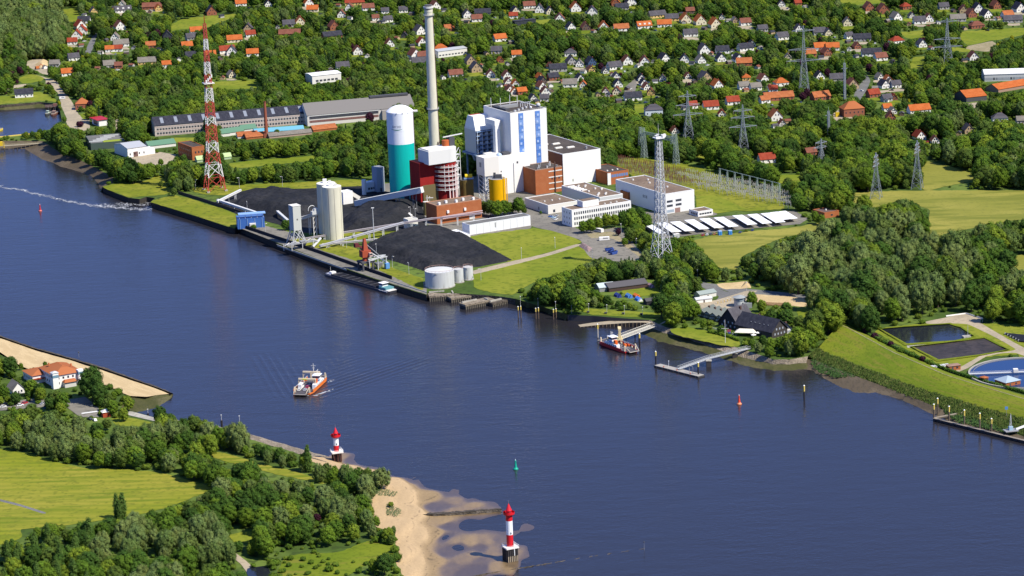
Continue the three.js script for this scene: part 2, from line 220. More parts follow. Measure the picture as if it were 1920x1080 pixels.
// near bank
const NH = 3;
const nearTop = [[-300, 592], [0, 664], [45, 692], [110, 704], [160, 714], [205, 727], [238, 744], [228, 764], [245, 770], [312, 788], [400, 802], [470, 824], [560, 851], [588, 868], [622, 885], [672, 894], [704, 902], [714, 918], [690, 940], [700, 985], [742, 1000], [745, 1060], [765, 1110], [850, 1300]];
setting('ground', flatV([V(-3000, 0, 500), ...wavy(nearTop, 1.4).slice(0, -14).map(([x, y]) => P(x, y, NH)), V(-100, 0, 1500), V(-3000, 0, 1500)], NH), TMAT.under);
bank('sand_beach', [[-300, 590], [0, 660], [45, 690], [110, 702], [160, 712], [205, 724], [240, 742], [275, 744]], NH + 0.25, [[-300, 545], [0, 633], [60, 654], [110, 668], [187, 692], [250, 713], [290, 727], [318, 738]], -0.1, TMAT.sand, 40, 0.2);
bank('stone_groyne', [[-300, 543], [0, 631], [60, 652], [110, 666], [187, 689], [250, 711], [290, 725], [322, 737]], 0.9, [[-300, 540], [0, 628], [60, 649], [110, 663], [187, 685], [250, 708], [290, 722], [327, 738]], -0.3, TMAT.darkstone, 60, 0.3);
bank('tidal_slope', [[215, 762], [238, 748], [262, 741], [300, 741], [320, 739]], 2.2, [[250, 776], [278, 772], [300, 764], [316, 752], [326, 740]], -0.2, TMAT.mudgreen, 24, 0.3);
setting('quay_edge', wallStrip([[228, 764], [250, 771], [312, 788]], NH + 0.25, -1), TMAT.concrete);
bank('river_bank', [[312, 788], [400, 802], [470, 824], [560, 851], [612, 866]], NH, [[316, 785], [400, 797], [475, 815], [560, 840], [625, 858]], -0.2, TMAT.stone, 40, 0.2);
// the tidal beach below the meadow: a modelled ground of levels read off the photograph's water lines
{
  const K = [[590, 864, 2.7], [605, 872, 2.9], [640, 880, 2.9], [680, 888, 2.8], [720, 905, 3.0], [710, 935, 3], [700, 960, 3], [740, 990, 2.8], [750, 1040, 2.8], [745, 1075, 2.8], [740, 1110, 2.8], [560, 843, -0.4], [600, 850, -0.3], [640, 856, 0.3], [660, 861, 0.0], [700, 869, 0.0], [740, 884, 0.0], [775, 897, 0.0], [810, 908, 0.0], [850, 921, 0.0], [890, 936, 0.02], [930, 950, 0.0], [945, 960, 0.0],
    [700, 862, -1.2], [760, 885, -1.2], [830, 907, -1.2], [900, 930, -1.2], [960, 950, -1.0], [740, 905, 1.8], [760, 930, 1.9], [770, 960, 1.8], [790, 1000, 1.5], [785, 1050, 1.5], [780, 1100, 1.5],
    [800, 930, 0.7], [850, 940, 0.25], [890, 946, 0.35], [925, 953, 0.2], [815, 950, 0.06], [840, 949, 0.08], [850, 955, 0.3], [900, 956, 0.2],
    [815, 1000, 0.7], [808, 1050, 0.6], [800, 1100, 0.6], [830, 975, 0.5], [840, 985, 0.02], [880, 985, -0.06], [930, 980, -0.1], [960, 985, -0.25], [835, 1008, -0.04], [850, 1012, 0.30], [880, 1015, 0.38], [915, 1014, 0.28], [935, 1012, 0.12], [960, 1000, 0.02], [985, 988, 0.04], [1000, 975, -0.1],
    [860, 1026, -0.04], [900, 1028, 0.03], [925, 1032, 0.26], [945, 1030, 0.12], [840, 1035, 0.05], [870, 1048, 0.26], [890, 1040, 0.28], [900, 1050, 0.1], [850, 1065, 0.15], [870, 1072, 0.0], [900, 1065, 0.02], [930, 1062, 0.35], [950, 1068, 0.3], [960, 1058, 0.12], [975, 1035, 0.28], [985, 1036, 0.08], [1000, 1035, -0.2], [980, 1010, -0.15], [1010, 1010, -0.4], [1000, 1060, -0.5], [985, 1075, -0.3], [940, 1085, -0.1], [900, 1090, 0.0], [860, 1100, 0.2], [840, 1120, 0.3], [920, 1120, -0.3], [1020, 1090, -0.6], [1040, 980, -0.5], [1020, 950, -0.8], [1060, 1040, -0.8], [650, 840, -1.5], [740, 860, -1.5], [800, 875, -1.5], [870, 880, -1.5], [940, 890, -1.5], [1000, 900, -1.5], [1050, 930, -1.2], [900, 850, -1.5], [1050, 870, -1.5], [560, 850, 0.5]];
  // the levels become a ground sheet in metres: grid and texture both run along x and z
  const KW = K.map(([x, y, h]) => { const p = P(x, y, h); return [p.x, p.z, h]; }), x0 = -128, x1 = 46, z0 = 330, z1 = 650, nx = 110, nz = 190, pos = [], uv = [], idx = [];
  const lvl = (x, z) => { let a = 0, w = 0; for (const [kx, kz, kh] of KW) { const d = (kx - x) ** 2 + ((kz - z) * 0.62) ** 2 + 6, q = 1 / (d * d * Math.sqrt(d)); a += q * kh; w += q; } let h = a / w; h += (fbm(x / 130 + 3, z / 200 + 3, 18, 4, 81) - 0.5) * (h > 1 ? 0.2 : 0.025); return Math.min(h, 2.96); };
  const dry = [0.43, 0.30, 0.155], damp = [0.25, 0.17, 0.08], wet = [0.085, 0.058, 0.036], n = 640, cd = new Uint8Array(n * n * 4), rd = new Uint8Array(n * n * 4);
  for (let j = 0; j < n; j++) for (let i = 0; i < n; i++) { const x = x0 + (x1 - x0) * i / n, z = z0 + (z1 - z0) * j / n, hh = lvl(x, z) + (fbm(x / 130 + 3, z / 200 + 3, 50, 3, 85) - 0.5) * 0.10, g = 0.88 + 0.24 * (fbm(x / 40 + 9, z / 60 + 9, 60, 2, 87) - 0.3 + 0.5 * (vn(x / 25 + 9, z / 300 + 9, 16, 30, 88) - 0.5)), k = (j * n + i) * 4; const c = hh > 0.55 ? mix3(damp, dry, sst(0.6, 1.5, hh)) : mix3(wet, damp, sst(0.0, 0.42, hh)); const wr = Math.max(...[0.62, 1.05, 1.7, 2.3].map((l, m) => sst(0.05, 0.0, Math.abs(hh - l - 0.12 * (vn(x / 60 + 9, z / 60 + 9, 14, 14, 90 + m) - 0.5))) * sst(0.45, 0.62, vn(x / 40 + 9, z / 40 + 9, 22, 22, 95 + m)))) * 0.4; for (let q = 0; q < 3; q++) { cd[k + q] = s8(c[q] * g * (1 - wr)); rd[k + q] = Math.round(255 * (0.30 + 0.6 * sst(0.06, 0.8, hh))); } cd[k + 3] = rd[k + 3] = 255; }
  const mkT = (d, srgb) => { const t = new THREE.DataTexture(d, n, n); t.magFilter = THREE.LinearFilter; t.minFilter = THREE.LinearFilter; if (srgb) t.colorSpace = THREE.SRGBColorSpace; t.needsUpdate = true; return t; };
  for (let j = 0; j <= nz; j++) for (let i = 0; i <= nx; i++) { const x = x0 + (x1 - x0) * i / nx, z = z0 + (z1 - z0) * j / nz; pos.push(x, Math.max(-1.5, lvl(x, z)), z); uv.push(i / nx, j / nz); }
  for (let j = 0; j < nz; j++) for (let i = 0; i < nx; i++) { const a = j * (nx + 1) + i, b = a + 1, c = a + nx + 1, d = c + 1; idx.push(a, c, b, b, c, d); }
  const g = new THREE.BufferGeometry(); g.setAttribute('position', new THREE.Float32BufferAttribute(pos, 3)); g.setAttribute('uv', new THREE.Float32BufferAttribute(uv, 2)); g.setIndex(idx); g.computeVertexNormals();
  setting('tidal_beach', g, new THREE.MeshStandardMaterial({ map: mkT(cd, true), roughnessMap: mkT(rd, false), roughness: 1 }));
}
bank('stone_groyne', [[690, 958, 1.2], [760, 966], [830, 964], [900, 958], [938, 955]].map(p => [p[0], p[1]]), 1.5, [[690, 964], [760, 971], [830, 969], [900, 964], [942, 960]], -0.1, TMAT.darkstone, 50, 0.35);
bank('stone_groyne', [[690, 957], [760, 965.5], [830, 963.5], [900, 957.5], [938, 954.5]], 1.5, [[690, 954], [760, 962], [830, 959.5], [900, 954], [942, 953]], 0, TMAT.darkstone, 50, 0.35);
{ const L = resample([[870, 1084], [920, 1074], [970, 1066], [1020, 1058], [1090, 1046], [1150, 1037], [1212, 1028]], 60); setting('stone_groyne', strip([row(L.map(([x, y]) => [x, y - 1.6]), -0.12), L.map(([x, y], i) => P(x, y, Math.max(-0.02, 0.5 - i * 0.014) + 0.22 * Math.sin(i * 2.1) * Math.sin(i * 0.9))), row(L.map(([x, y]) => [x, y + 1.8]), -0.12)]), TMAT.darkstone); }

// fields, lawns, yards, roads of the far bank
const far_ = [
  ['lawn', 'lawn', [[106, 19], [143, 16], [150, 30], [138, 42], [110, 36]]], ['lawn', 'lawn', [[320, 46], [345, 35], [400, 30], [450, 26], [448, 30], [405, 44], [395, 50], [330, 56], [318, 58]]],
  ['lawn', 'lawn', [[392, 155], [480, 150], [492, 152], [490, 164], [395, 169]]], ['lawn', 'lawn', [[32, 148], [58, 138], [86, 147], [76, 152], [45, 156]]],
  ['dirt_track', 'track', [[-100, 108], [0, 116], [40, 130], [70, 142], [95, 147], [106, 152], [118, 170], [132, 185], [148, 214], [170, 222], [165, 243], [128, 244], [122, 215], [112, 190], [108, 172], [88, 158], [86, 148], [60, 138], [30, 130], [0, 122], [-100, 114]]],
  ['dirt_track', 'track', [[45, 120], [68, 110], [90, 114], [92, 128], [100, 140], [80, 138]]], ['dirt_track', 'track', [[0, 163], [50, 157], [60, 160], [10, 168], [0, 168]]],
  ['yard', 'track', [[215, 222], [235, 228], [240, 243], [218, 245]]], ['lawn', 'lawn', [[150, 214], [162, 210], [168, 221], [155, 224]]],
  ['village_road', 'asphalt', [[180, 56], [184, 56], [178, 78], [170, 100], [158, 101], [168, 78]]],
  ['yard', 'track', [[242, 296], [300, 285], [330, 290], [325, 305], [300, 310], [245, 306]]],
  ['yard', 'lawn', [[320, 258], [400, 258], [400, 268], [330, 268]]],
  ['meadow', 'lawn', [[432, 306], [520, 297], [600, 291], [602, 299], [520, 308], [440, 316]]],
  ['grass_strip', 'quaygrass', [[360, 352], [430, 348], [480, 345], [600, 340], [690, 334], [692, 348], [600, 352], [470, 359], [420, 366], [370, 362]]],
  ['quay_lawn', 'quaygrass', [[194, 350], [228, 343], [262, 342], [300, 330], [316, 352], [322, 360], [290, 367], [270, 368], [244, 370], [215, 360]]],
  ['quay_lawn', 'quaygrass', [[284, 379], [300, 372], [330, 366], [360, 374], [440, 400], [440, 428], [360, 402]]],
  ['coal_yard', 'coal', [[400, 382], [440, 362], [480, 352], [560, 354], [690, 348], [800, 362], [800, 425], [720, 440], [650, 440], [560, 436], [520, 420], [450, 404]]],
  ['plant_yard', 'yard', [[690, 348], [760, 340], [900, 330], [1000, 345], [1060, 375], [1010, 395], [995, 428], [960, 440], [880, 445], [820, 430], [800, 420], [790, 380]]],
  ['quay_apron', 'yard', [[446, 426], [500, 424], [600, 450], [700, 490], [800, 530], [800, 552], [700, 521], [600, 486], [520, 455]]],
  ['grass_strip', 'quaygrass', [[600, 468], [640, 458], [680, 470], [700, 488], [770, 514], [795, 522], [790, 545], [720, 510], [650, 484]]],
  ['grass_strip', 'quaygrass', [[540, 452], [600, 440], [740, 432], [760, 440], [640, 456], [600, 466]]],
  ['plant_meadow', 'lawn', [[860, 448], [900, 440], [1000, 428], [1040, 433], [1092, 453], [1010, 478], [955, 492], [930, 470]]],
  ['plant_meadow', 'lawn', [[888, 512], [930, 502], [1010, 483], [1092, 460], [1116, 484], [1090, 500], [1000, 530], [960, 552], [920, 548], [890, 538]]],
  ['site_path', 'track', [[885, 508], [950, 492], [1020, 476], [1080, 458], [1092, 459], [1030, 479], [960, 497], [890, 514]]],
  ['site_road', 'yard', [[990, 395], [1010, 390], [1070, 395], [1080, 428], [1120, 432], [1160, 426], [1180, 440], [1190, 460], [1215, 487], [1180, 492], [1110, 484], [1094, 466], [1088, 450], [1040, 434], [998, 424]]],
  ['site_road', 'yard', [[1180, 400], [1320, 392], [1345, 402], [1300, 412], [1240, 420], [1190, 415]]],
  ['grass_verge', 'dirt', [[1100, 440], [1145, 434], [1165, 445], [1205, 478], [1215, 490], [1195, 478], [1150, 448], [1110, 446]]],
  ['car_park', 'yard', [[1205, 425], [1300, 410], [1490, 395], [1515, 410], [1500, 420], [1350, 434], [1240, 448]]],
  ['substation_ground', 'quaygrass', [[1130, 300], [1200, 296], [1290, 308], [1380, 335], [1475, 365], [1470, 392], [1400, 396], [1340, 392], [1280, 350], [1190, 332]]],
  ['substation_ground', 'lawn', [[1305, 368], [1340, 366], [1400, 392], [1345, 400], [1306, 390]]],
  ['mown_field', 'meadow', [[1296, 452], [1350, 440], [1500, 424], [1560, 412], [1560, 424], [1530, 436], [1460, 448], [1390, 482], [1386, 506], [1345, 500], [1318, 470]]],
  ['mown_field', 'meadow', [[1582, 364], [1640, 359], [1700, 357], [1920, 357], [2200, 352], [2200, 430], [1920, 412], [1850, 424], [1800, 432], [1770, 440], [1735, 448], [1742, 395], [1690, 375], [1640, 390], [1600, 380]]],
  ['mown_field', 'meadow', [[1732, 303], [1760, 306], [1836, 330], [1826, 338], [1740, 356], [1728, 352]]],
  ['mown_field', 'meadow', [[1660, 458], [1692, 450], [1692, 472], [1672, 468]]], ['mown_field', 'meadow', [[1890, 482], [1920, 478], [2100, 470], [2100, 500], [1920, 508], [1900, 498]]],
  ['lawn', 'lawn', [[1440, 330], [1515, 328], [1505, 345], [1445, 342]]], ['lawn', 'lawn', [[1296, 288], [1340, 286], [1338, 297], [1300, 300]]],
  ['meadow', 'lawn', [[1575, -10], [1660, -10], [1660, 6], [1600, 9], [1575, 4]]], ['meadow', 'lawn', [[1800, 60], [1920, 52], [2000, 50], [2000, 60], [1920, 66], [1860, 76], [1812, 84]]],
  ['meadow', 'dirt', [[1812, 86], [1860, 78], [1870, 84], [1855, 96], [1812, 94]]], ['lawn', 'lawn', [[1690, 60], [1735, 57], [1735, 70], [1700, 72]]], ['lawn', 'lawn', [[1712, 108], [1738, 106], [1735, 122], [1708, 132]]],
  ['lawn', 'lawn', [[1780, 88], [1820, 92], [1815, 98], [1770, 94]]], ['lawn', 'lawn', [[1850, 166], [1920, 160], [1920, 166], [1850, 172]]],
  ['village_road', 'asphalt', [[1615, 140], [1625, 139], [1632, 152], [1624, 170], [1612, 188], [1600, 186], [1606, 166], [1618, 152]]],
  ['village_road', 'track', [[1624, 172], [1690, 167], [1760, 164], [1760, 167], [1690, 171], [1625, 176]]],
  ['village_road', 'yard', [[1172, 164], [1190, 148], [1196, 150], [1188, 178], [1172, 176]]],
  ['yard', 'track', [[1808, 194], [1832, 192], [1826, 212], [1812, 216]]], ['yard', 'track', [[1556, 216], [1575, 204], [1580, 206], [1600, 222], [1570, 228]]],
  ['lawn', 'lawn', [[1190, 196], [1208, 196], [1206, 210], [1186, 212]]], ['lawn', 'lawn', [[1026, 116], [1046, 108], [1060, 112], [1040, 122]]], ['lawn', 'lawn', [[1005, 38], [1035, 36], [1035, 42], [1008, 46]]],
  ['camp_lawn', 'lawn', [[1165, 545], [1200, 535], [1232, 532], [1232, 552], [1195, 556], [1170, 552]]],
  ['promenade_lawn', 'lawn', [[1085, 582], [1100, 578], [1240, 587], [1255, 590], [1250, 594], [1215, 596], [1110, 590]]],
  ['inn_lawn', 'lawn', [[1256, 618], [1290, 613], [1330, 622], [1380, 634], [1388, 648], [1370, 650], [1320, 640], [1270, 628]]],
  ['ferry_road', 'asphalt', [[1268, 504], [1276, 503], [1300, 520], [1360, 546], [1400, 552], [1345, 572], [1320, 578], [1330, 570], [1348, 556], [1300, 530]]],
  ['ferry_road', 'asphalt', [[1320, 530], [1400, 541], [1530, 555], [1530, 566], [1440, 558], [1370, 548]]],
  ['ferry_yard', 'track', [[1300, 570], [1345, 562], [1400, 545], [1420, 545], [1380, 580], [1320, 588]]],
  ['building_site', 'sand', [[1415, 552], [1455, 554], [1520, 562], [1520, 575], [1450, 572], [1420, 568]]], ['building_site', 'sand', [[1345, 532], [1400, 528], [1405, 540], [1360, 542]]],
  ['lawn', 'lawn', [[1495, 580], [1530, 582], [1535, 596], [1500, 596]]],
  ['works_lawn', 'lawn', [[1640, 622], [1690, 610], [1800, 602], [1830, 610], [1870, 636], [1900, 650], [1910, 664], [1850, 670], [1800, 690], [1770, 695], [1740, 675]]],
  ['works_lawn', 'lawn', [[1840, 606], [1930, 612], [2100, 612], [2100, 760], [1930, 700], [1900, 650]]],
  ['works_road', 'track', [[1735, 603], [1770, 596], [1810, 588], [1842, 598], [1838, 605], [1920, 652], [2040, 700], [2040, 712], [1905, 662], [1850, 668], [1815, 690], [1790, 700], [1780, 698], [1805, 686], [1845, 664], [1905, 655], [1815, 608], [1740, 607]]],
];
for (const [n, m, pts] of far_) patch(n, pts, TMAT[m]);
clear([[1340, 395], [1475, 365], [1475, 400], [1340, 402]], null);
// treatment ponds: banked basins with dark still water
const pondMat = new THREE.MeshPhysicalMaterial({ color: lin(0.014, 0.016, 0.022), roughness: 0.07, ior: 1.33, bumpMap: waveTex, bumpScale: 0.1 });
const pondA = [[1652, 617], [1700, 613], [1780, 608], [1800, 614], [1825, 630], [1790, 638], [1700, 644]], pondB = [[1712, 650], [1800, 640], [1845, 634], [1888, 655], [1840, 664], [1760, 674]];
for (const [n, p, m] of [['settling_pond_water', pondA, pondMat], ['settling_pond_sludge', pondB, TM(512, 60, groundN([0.040, 0.034, 0.032], [0.055, 0.045, 0.042], [0.028, 0.025, 0.024], 51, 5, 20), 0.45)]]) {
  const o = patch(n, p, m, G); const c = p.concat([p[0]]);
  const q = p.reduce((a, t) => [a[0] + t[0] / p.length, a[1] + t[1] / p.length], [0, 0]), sc = (k, e) => c.map(([x, y]) => [q[0] + (x - q[0]) * k, q[1] + (y - q[1]) * e]);
  setting('pond_bank', strip([row(sc(1.075, 1.19), G + 0.35), row(sc(1.035, 1.09), G + 1.0), row(sc(0.995, 0.985), G + 0.3)]), TMAT.dike);
}
patch('mown_stripe', [[1700, 648], [1810, 637], [1812, 639], [1702, 652]], TMAT.concrete, G);
// near bank meadow and paths
patch('mown_meadow', [[-200, 822], [0, 841], [60, 852], [110, 868], [160, 877], [240, 880], [300, 886], [340, 896], [402, 915], [380, 925], [345, 940], [300, 955], [250, 968], [205, 974], [120, 985], [40, 992], [40, 1008], [0, 1022], [-200, 1040]], TMAT.meadow2, NH);
patch('field_path', [[-100, 918], [0, 936], [40, 946], [86, 961], [80, 963], [40, 950], [0, 940], [-100, 922]], TMAT.asphalt, NH);
patch('green_lane', [[395, 846], [430, 852], [500, 872], [545, 882], [600, 898], [610, 908], [560, 898], [480, 880], [400, 858]], TMAT.meadow2, NH);
patch('garden_lawn', [[428, 1004], [470, 994], [490, 1004], [480, 1018], [440, 1016]], TMAT.lawn, NH, true);
patch('bush_clearing', [[540, 1042], [640, 1034], [690, 1014], [738, 1020], [738, 1046], [690, 1056], [640, 1084], [520, 1084]], TMAT.dike, NH, false); clear([[600, 1040], [690, 1020], [735, 1024], [735, 1044], [680, 1052]], null);
patch('sandy_path', [[415, 1028], [432, 1030], [462, 1052], [492, 1082], [470, 1082], [450, 1056], [425, 1040]], TMAT.track, NH);
patch('dark_pool', [[462, 1066], [500, 1062], [512, 1090], [470, 1090]], pondMat, NH);
patch('hotel_yard', [[110, 752], [160, 744], [185, 765], [185, 782], [150, 782]], TMAT.yard, NH); patch('hotel_yard', [[0, 755], [80, 745], [90, 762], [0, 770]], TMAT.yard, NH, false);
patch('promenade', [[225, 768], [250, 772], [312, 789], [300, 792], [240, 778]], TMAT.concrete, NH);
patch('lawn', [[210, 785], [240, 782], [300, 795], [290, 800], [220, 798]], TMAT.lawn, NH);
// ---------- the power station ----------
const white = TM(512, 26, (u, v) => { const k = fbm(u, v, 24, 3, 141, 0.08), q = (u * 12) % 1 < 0.05 || (v * 6) % 1 < 0.03 ? 0.90 : 1, t = (0.93 + 0.07 * k) * q; return [0.74 * t, 0.73 * t, 0.70 * t]; }, 0.7), offwhite = M(0.62, 0.60, 0.55, 0.8), palegrey = M(0.46, 0.47, 0.47, 0.7), grey = M(0.24, 0.245, 0.25, 0.75), darkgrey = M(0.07, 0.072, 0.08, 0.8), glassM = M(0.030, 0.038, 0.055, 0.25), brownroof = TM(512, 50, groundN([0.16, 0.115, 0.085], [0.20, 0.15, 0.11], [0.12, 0.088, 0.066], 61, 5, 30)), darkroof = TM(512, 50, groundN([0.065, 0.055, 0.05], [0.085, 0.072, 0.064], [0.045, 0.04, 0.038], 62, 5, 30)), greyroof = TM(512, 50, groundN([0.13, 0.13, 0.125], [0.16, 0.155, 0.15], [0.095, 0.095, 0.095], 63, 5, 30));
const steelwhite = M(0.60, 0.60, 0.58, 0.55), redpaint = TM(512, 18, (u, v) => { const k = 0.75 + 0.45 * fbm(u, v, 50, 3, 153, 0.08); return [0.25 * k, 0.020 * k, 0.018 * k]; }, 0.6), blueM = M(0.07, 0.16, 0.42, 0.5), bluesteel = M(0.20, 0.32, 0.50, 0.5), concM = TM(512, 30, (u, v) => mix3([0.52, 0.50, 0.39], [0.62, 0.59, 0.46], fbm(u, v, 8, 4, 64, 0.5)), 0.85);
const YAW = 29 * Math.PI / 180;
function frustum(w0, d0, w1, d1, h, y = 0, ox = 0, oz = 0) { const g = new THREE.CylinderGeometry(Math.SQRT1_2, Math.SQRT1_2, 1, 4, 1); g.rotateY(Math.PI / 4); const p = g.attributes.position; for (let i = 0; i < p.count; i++) { const t = p.getY(i) > 0; p.setXYZ(i, Math.sign(p.getX(i)) * (Math.abs(p.getX(i)) > 0.01 ? 1 : 0) * (t ? w1 : w0) / 2 + (t ? ox : 0), y + (t ? h : 0), Math.sign(p.getZ(i)) * (Math.abs(p.getZ(i)) > 0.01 ? 1 : 0) * (t ? d1 : d0) / 2 + (t ? oz : 0)); } const q = g.toNonIndexed(); q.computeVertexNormals(); return q; }
// a flat-roofed block from the picture: front-left corner at the base, row of its roof edge, picture widths of the front and the left face
function block(name, label, cat, fl, ty, dxF, dxL, wall, roof, o = {}) {
  const p = P(fl[0], fl[1], o.g ?? G), m = p.distanceTo(camera.position) / F, yaw = o.yaw ?? YAW, h = o.h ?? topH(p, ty), w = o.w ?? dxF * m / Math.cos(yaw), d = o.d ?? dxL * m / Math.sin(yaw);
  const g = thing(name, label, cat, p, yaw, o.group), e = o.rim ?? 0.7; g.userData.dim = undefined; delete g.userData.dim;
  part(g, 'wall', bxb(w, h - (o.lift ?? 0), d, w / 2, o.lift ?? 0, -d / 2), wall);
  if (roof) { part(g, 'roof', bxb(w - 2 * e, 0.25, d - 2 * e, w / 2, h - 0.1, -d / 2), roof); if (e) { part(g, 'parapet', [bxb(w + 0.1, 0.5, e, w / 2, h, -e / 2 + 0.05), bxb(w + 0.1, 0.5, e, w / 2, h, -d + e / 2), bxb(e, 0.5, d - 2 * e, e / 2, h, -d / 2), bxb(e, 0.5, d - 2 * e, w - e / 2, h, -d / 2)], o.rimM ?? wall); } }
  return { g, w, d, h, p, m };
}
const winG = {};
function win(b, face, u, y, w, h, m = glassM, name = 'window') {   // a pane standing 5 cm proud of a face; u along the face from its left end
  const k = w.toFixed(2) + '_' + h.toFixed(2), gg = winG[k] || (winG[k] = bx(w, h, 0.12)); const o = part(b.g, name, gg, m);
  if (face === 'front') o.position.set(u, y, 0.02); else if (face === 'left') { o.position.set(-0.02, y, -b.d + u); o.rotation.y = -Math.PI / 2; } else { o.position.set(b.w + 0.02, y, -u); o.rotation.y = Math.PI / 2; }
  return o;
}
const winRow = (b, face, u0, u1, n, y, w, h, m, name) => { for (let i = 0; i < n; i++) win(b, face, u0 + (u1 - u0) * (i + 0.5) / n, y, w, h, m, name); };
// boiler house
{
  const b = block('boiler_house', 'tall white boiler house with two blue glazed strips and dark roof', 'boiler house', [962, 358], 213, 68.3, 49.7, white, darkroof);
  for (const [a, c] of [[0.22, 0.35], [0.68, 0.81]]) for (let i = 0; i < 11; i++) { const hh = b.h * 0.94 / 11; part(b.g, 'blue_panel', bx((c - a) * b.w, hh - 0.25, 0.5, (a + c) / 2 * b.w, b.h * 0.05 + hh * (i + 0.5), 0.15), [M(0.07, 0.17, 0.45, 0.35), M(0.10, 0.21, 0.50, 0.35), M(0.16, 0.27, 0.53, 0.35)][i > 6 ? 1 + i % 2 : i % 2]); if (i > 3) part(b.g, 'louvre', bx((c - a) * b.w * 0.4, hh * 0.35, 0.2, (a + c) / 2 * b.w - 0.6 + (i % 3) * 0.8, b.h * 0.05 + hh * (i + 0.4), 0.5), M(0.32, 0.42, 0.62, 0.5)); }
  for (const u of [0.08, 0.44]) part(b.g, 'door_panel', bx(2.6, 4.5, 0.15, u * b.w + 1, b.h * 0.36, 0.03), offwhite);
  for (let i = 0; i < 5; i++) part(b.g, 'vent_pipe', [cyl(0.3, 0.3, 3.2, b.w * 0.62 + i * 2.2, b.h, -b.d * 0.45, 8), bar(V(b.w * 0.62 + i * 2.2, b.h + 3.1, -b.d * 0.45), V(b.w * 0.62 + i * 2.2 + 1.1, b.h + 3.9, -b.d * 0.45 + 0.8), 0.6)], steelwhite);
  part(b.g, 'expansion_tank', new THREE.SphereGeometry(1.8, 16, 12).translate(b.w * 0.93, b.h + 2.2, -b.d * 0.2), palegrey);
  part(b.g, 'expansion_tank', new THREE.SphereGeometry(1.1, 12, 10).translate(b.w * 0.68, b.h + 1.5, -b.d * 0.15), white);
  part(b.g, 'roof_house', bxb(b.w * 0.5, 2.5, 4, b.w * 0.35, b.h, -b.d * 0.55), grey); part(b.g, 'roof_house', bxb(4, 1.8, b.d * 0.5, b.w * 0.12, b.h, -b.d * 0.5), darkgrey);
  for (let i = 0; i < 4; i++) part(b.g, 'roof_fan', bxb(1.6, 1.6, 1.6, b.w * (0.2 + 0.15 * i), b.h, -4 - i * 3), palegrey);
  for (const [u, v, l] of [[0.08, 0.82, 8], [0.55, 0.75, 9], [0.72, 0.7, 8], [0.4, 0.9, 6]]) part(b.g, 'roof_mast', cyl(0.35, 0.2, l, b.w * u, b.h, -b.d * v, 6), steelwhite);
  // railing
  const rl = []; for (let i = 0; i <= 18; i++) rl.push(bxb(0.12, 1.2, 0.12, b.w * i / 18, b.h + 0.5, -0.3)); rl.push(bxb(b.w, 0.12, 0.12, b.w / 2, b.h + 1.6, -0.3)); part(b.g, 'railing', rl, steelwhite);
  win(b, 'left', b.d * 0.8, b.h * 0.2, 2.2, 9, grey, 'door_panel');
  occupy(b.g);
  // lower annex, flush in front of the boiler house's left part
  const a = block('boiler_annex', 'lower white blank annex joined to the boiler house beside the yellow silo', 'annex', [934, 366], 296, 62, 26, white, offwhite, { d: 24 });
  part(a.g, 'filter_box', bxb(7, 2.2, 6, a.w * 0.4, a.h, -8), darkgrey); part(a.g, 'hood', new THREE.SphereGeometry(2.4, 12, 8, 0, 6.3, 0, 1.6).translate(a.w * 0.18, a.h + 0.3, -6), M(0.35, 0.45, 0.58, 0.5)); part(a.g, 'drain_pipe', bxb(0.5, a.h * 0.8, 0.5, a.w * 0.5, 0, 0.3), palegrey); win(a, 'front', a.w * 0.62, a.h * 0.8, 1.6, 1.8, darkgrey, 'vent'); win(a, 'front', a.w * 0.12, a.h * 0.62, 1, 1.2, darkgrey, 'vent'); occupy(a.g);
}
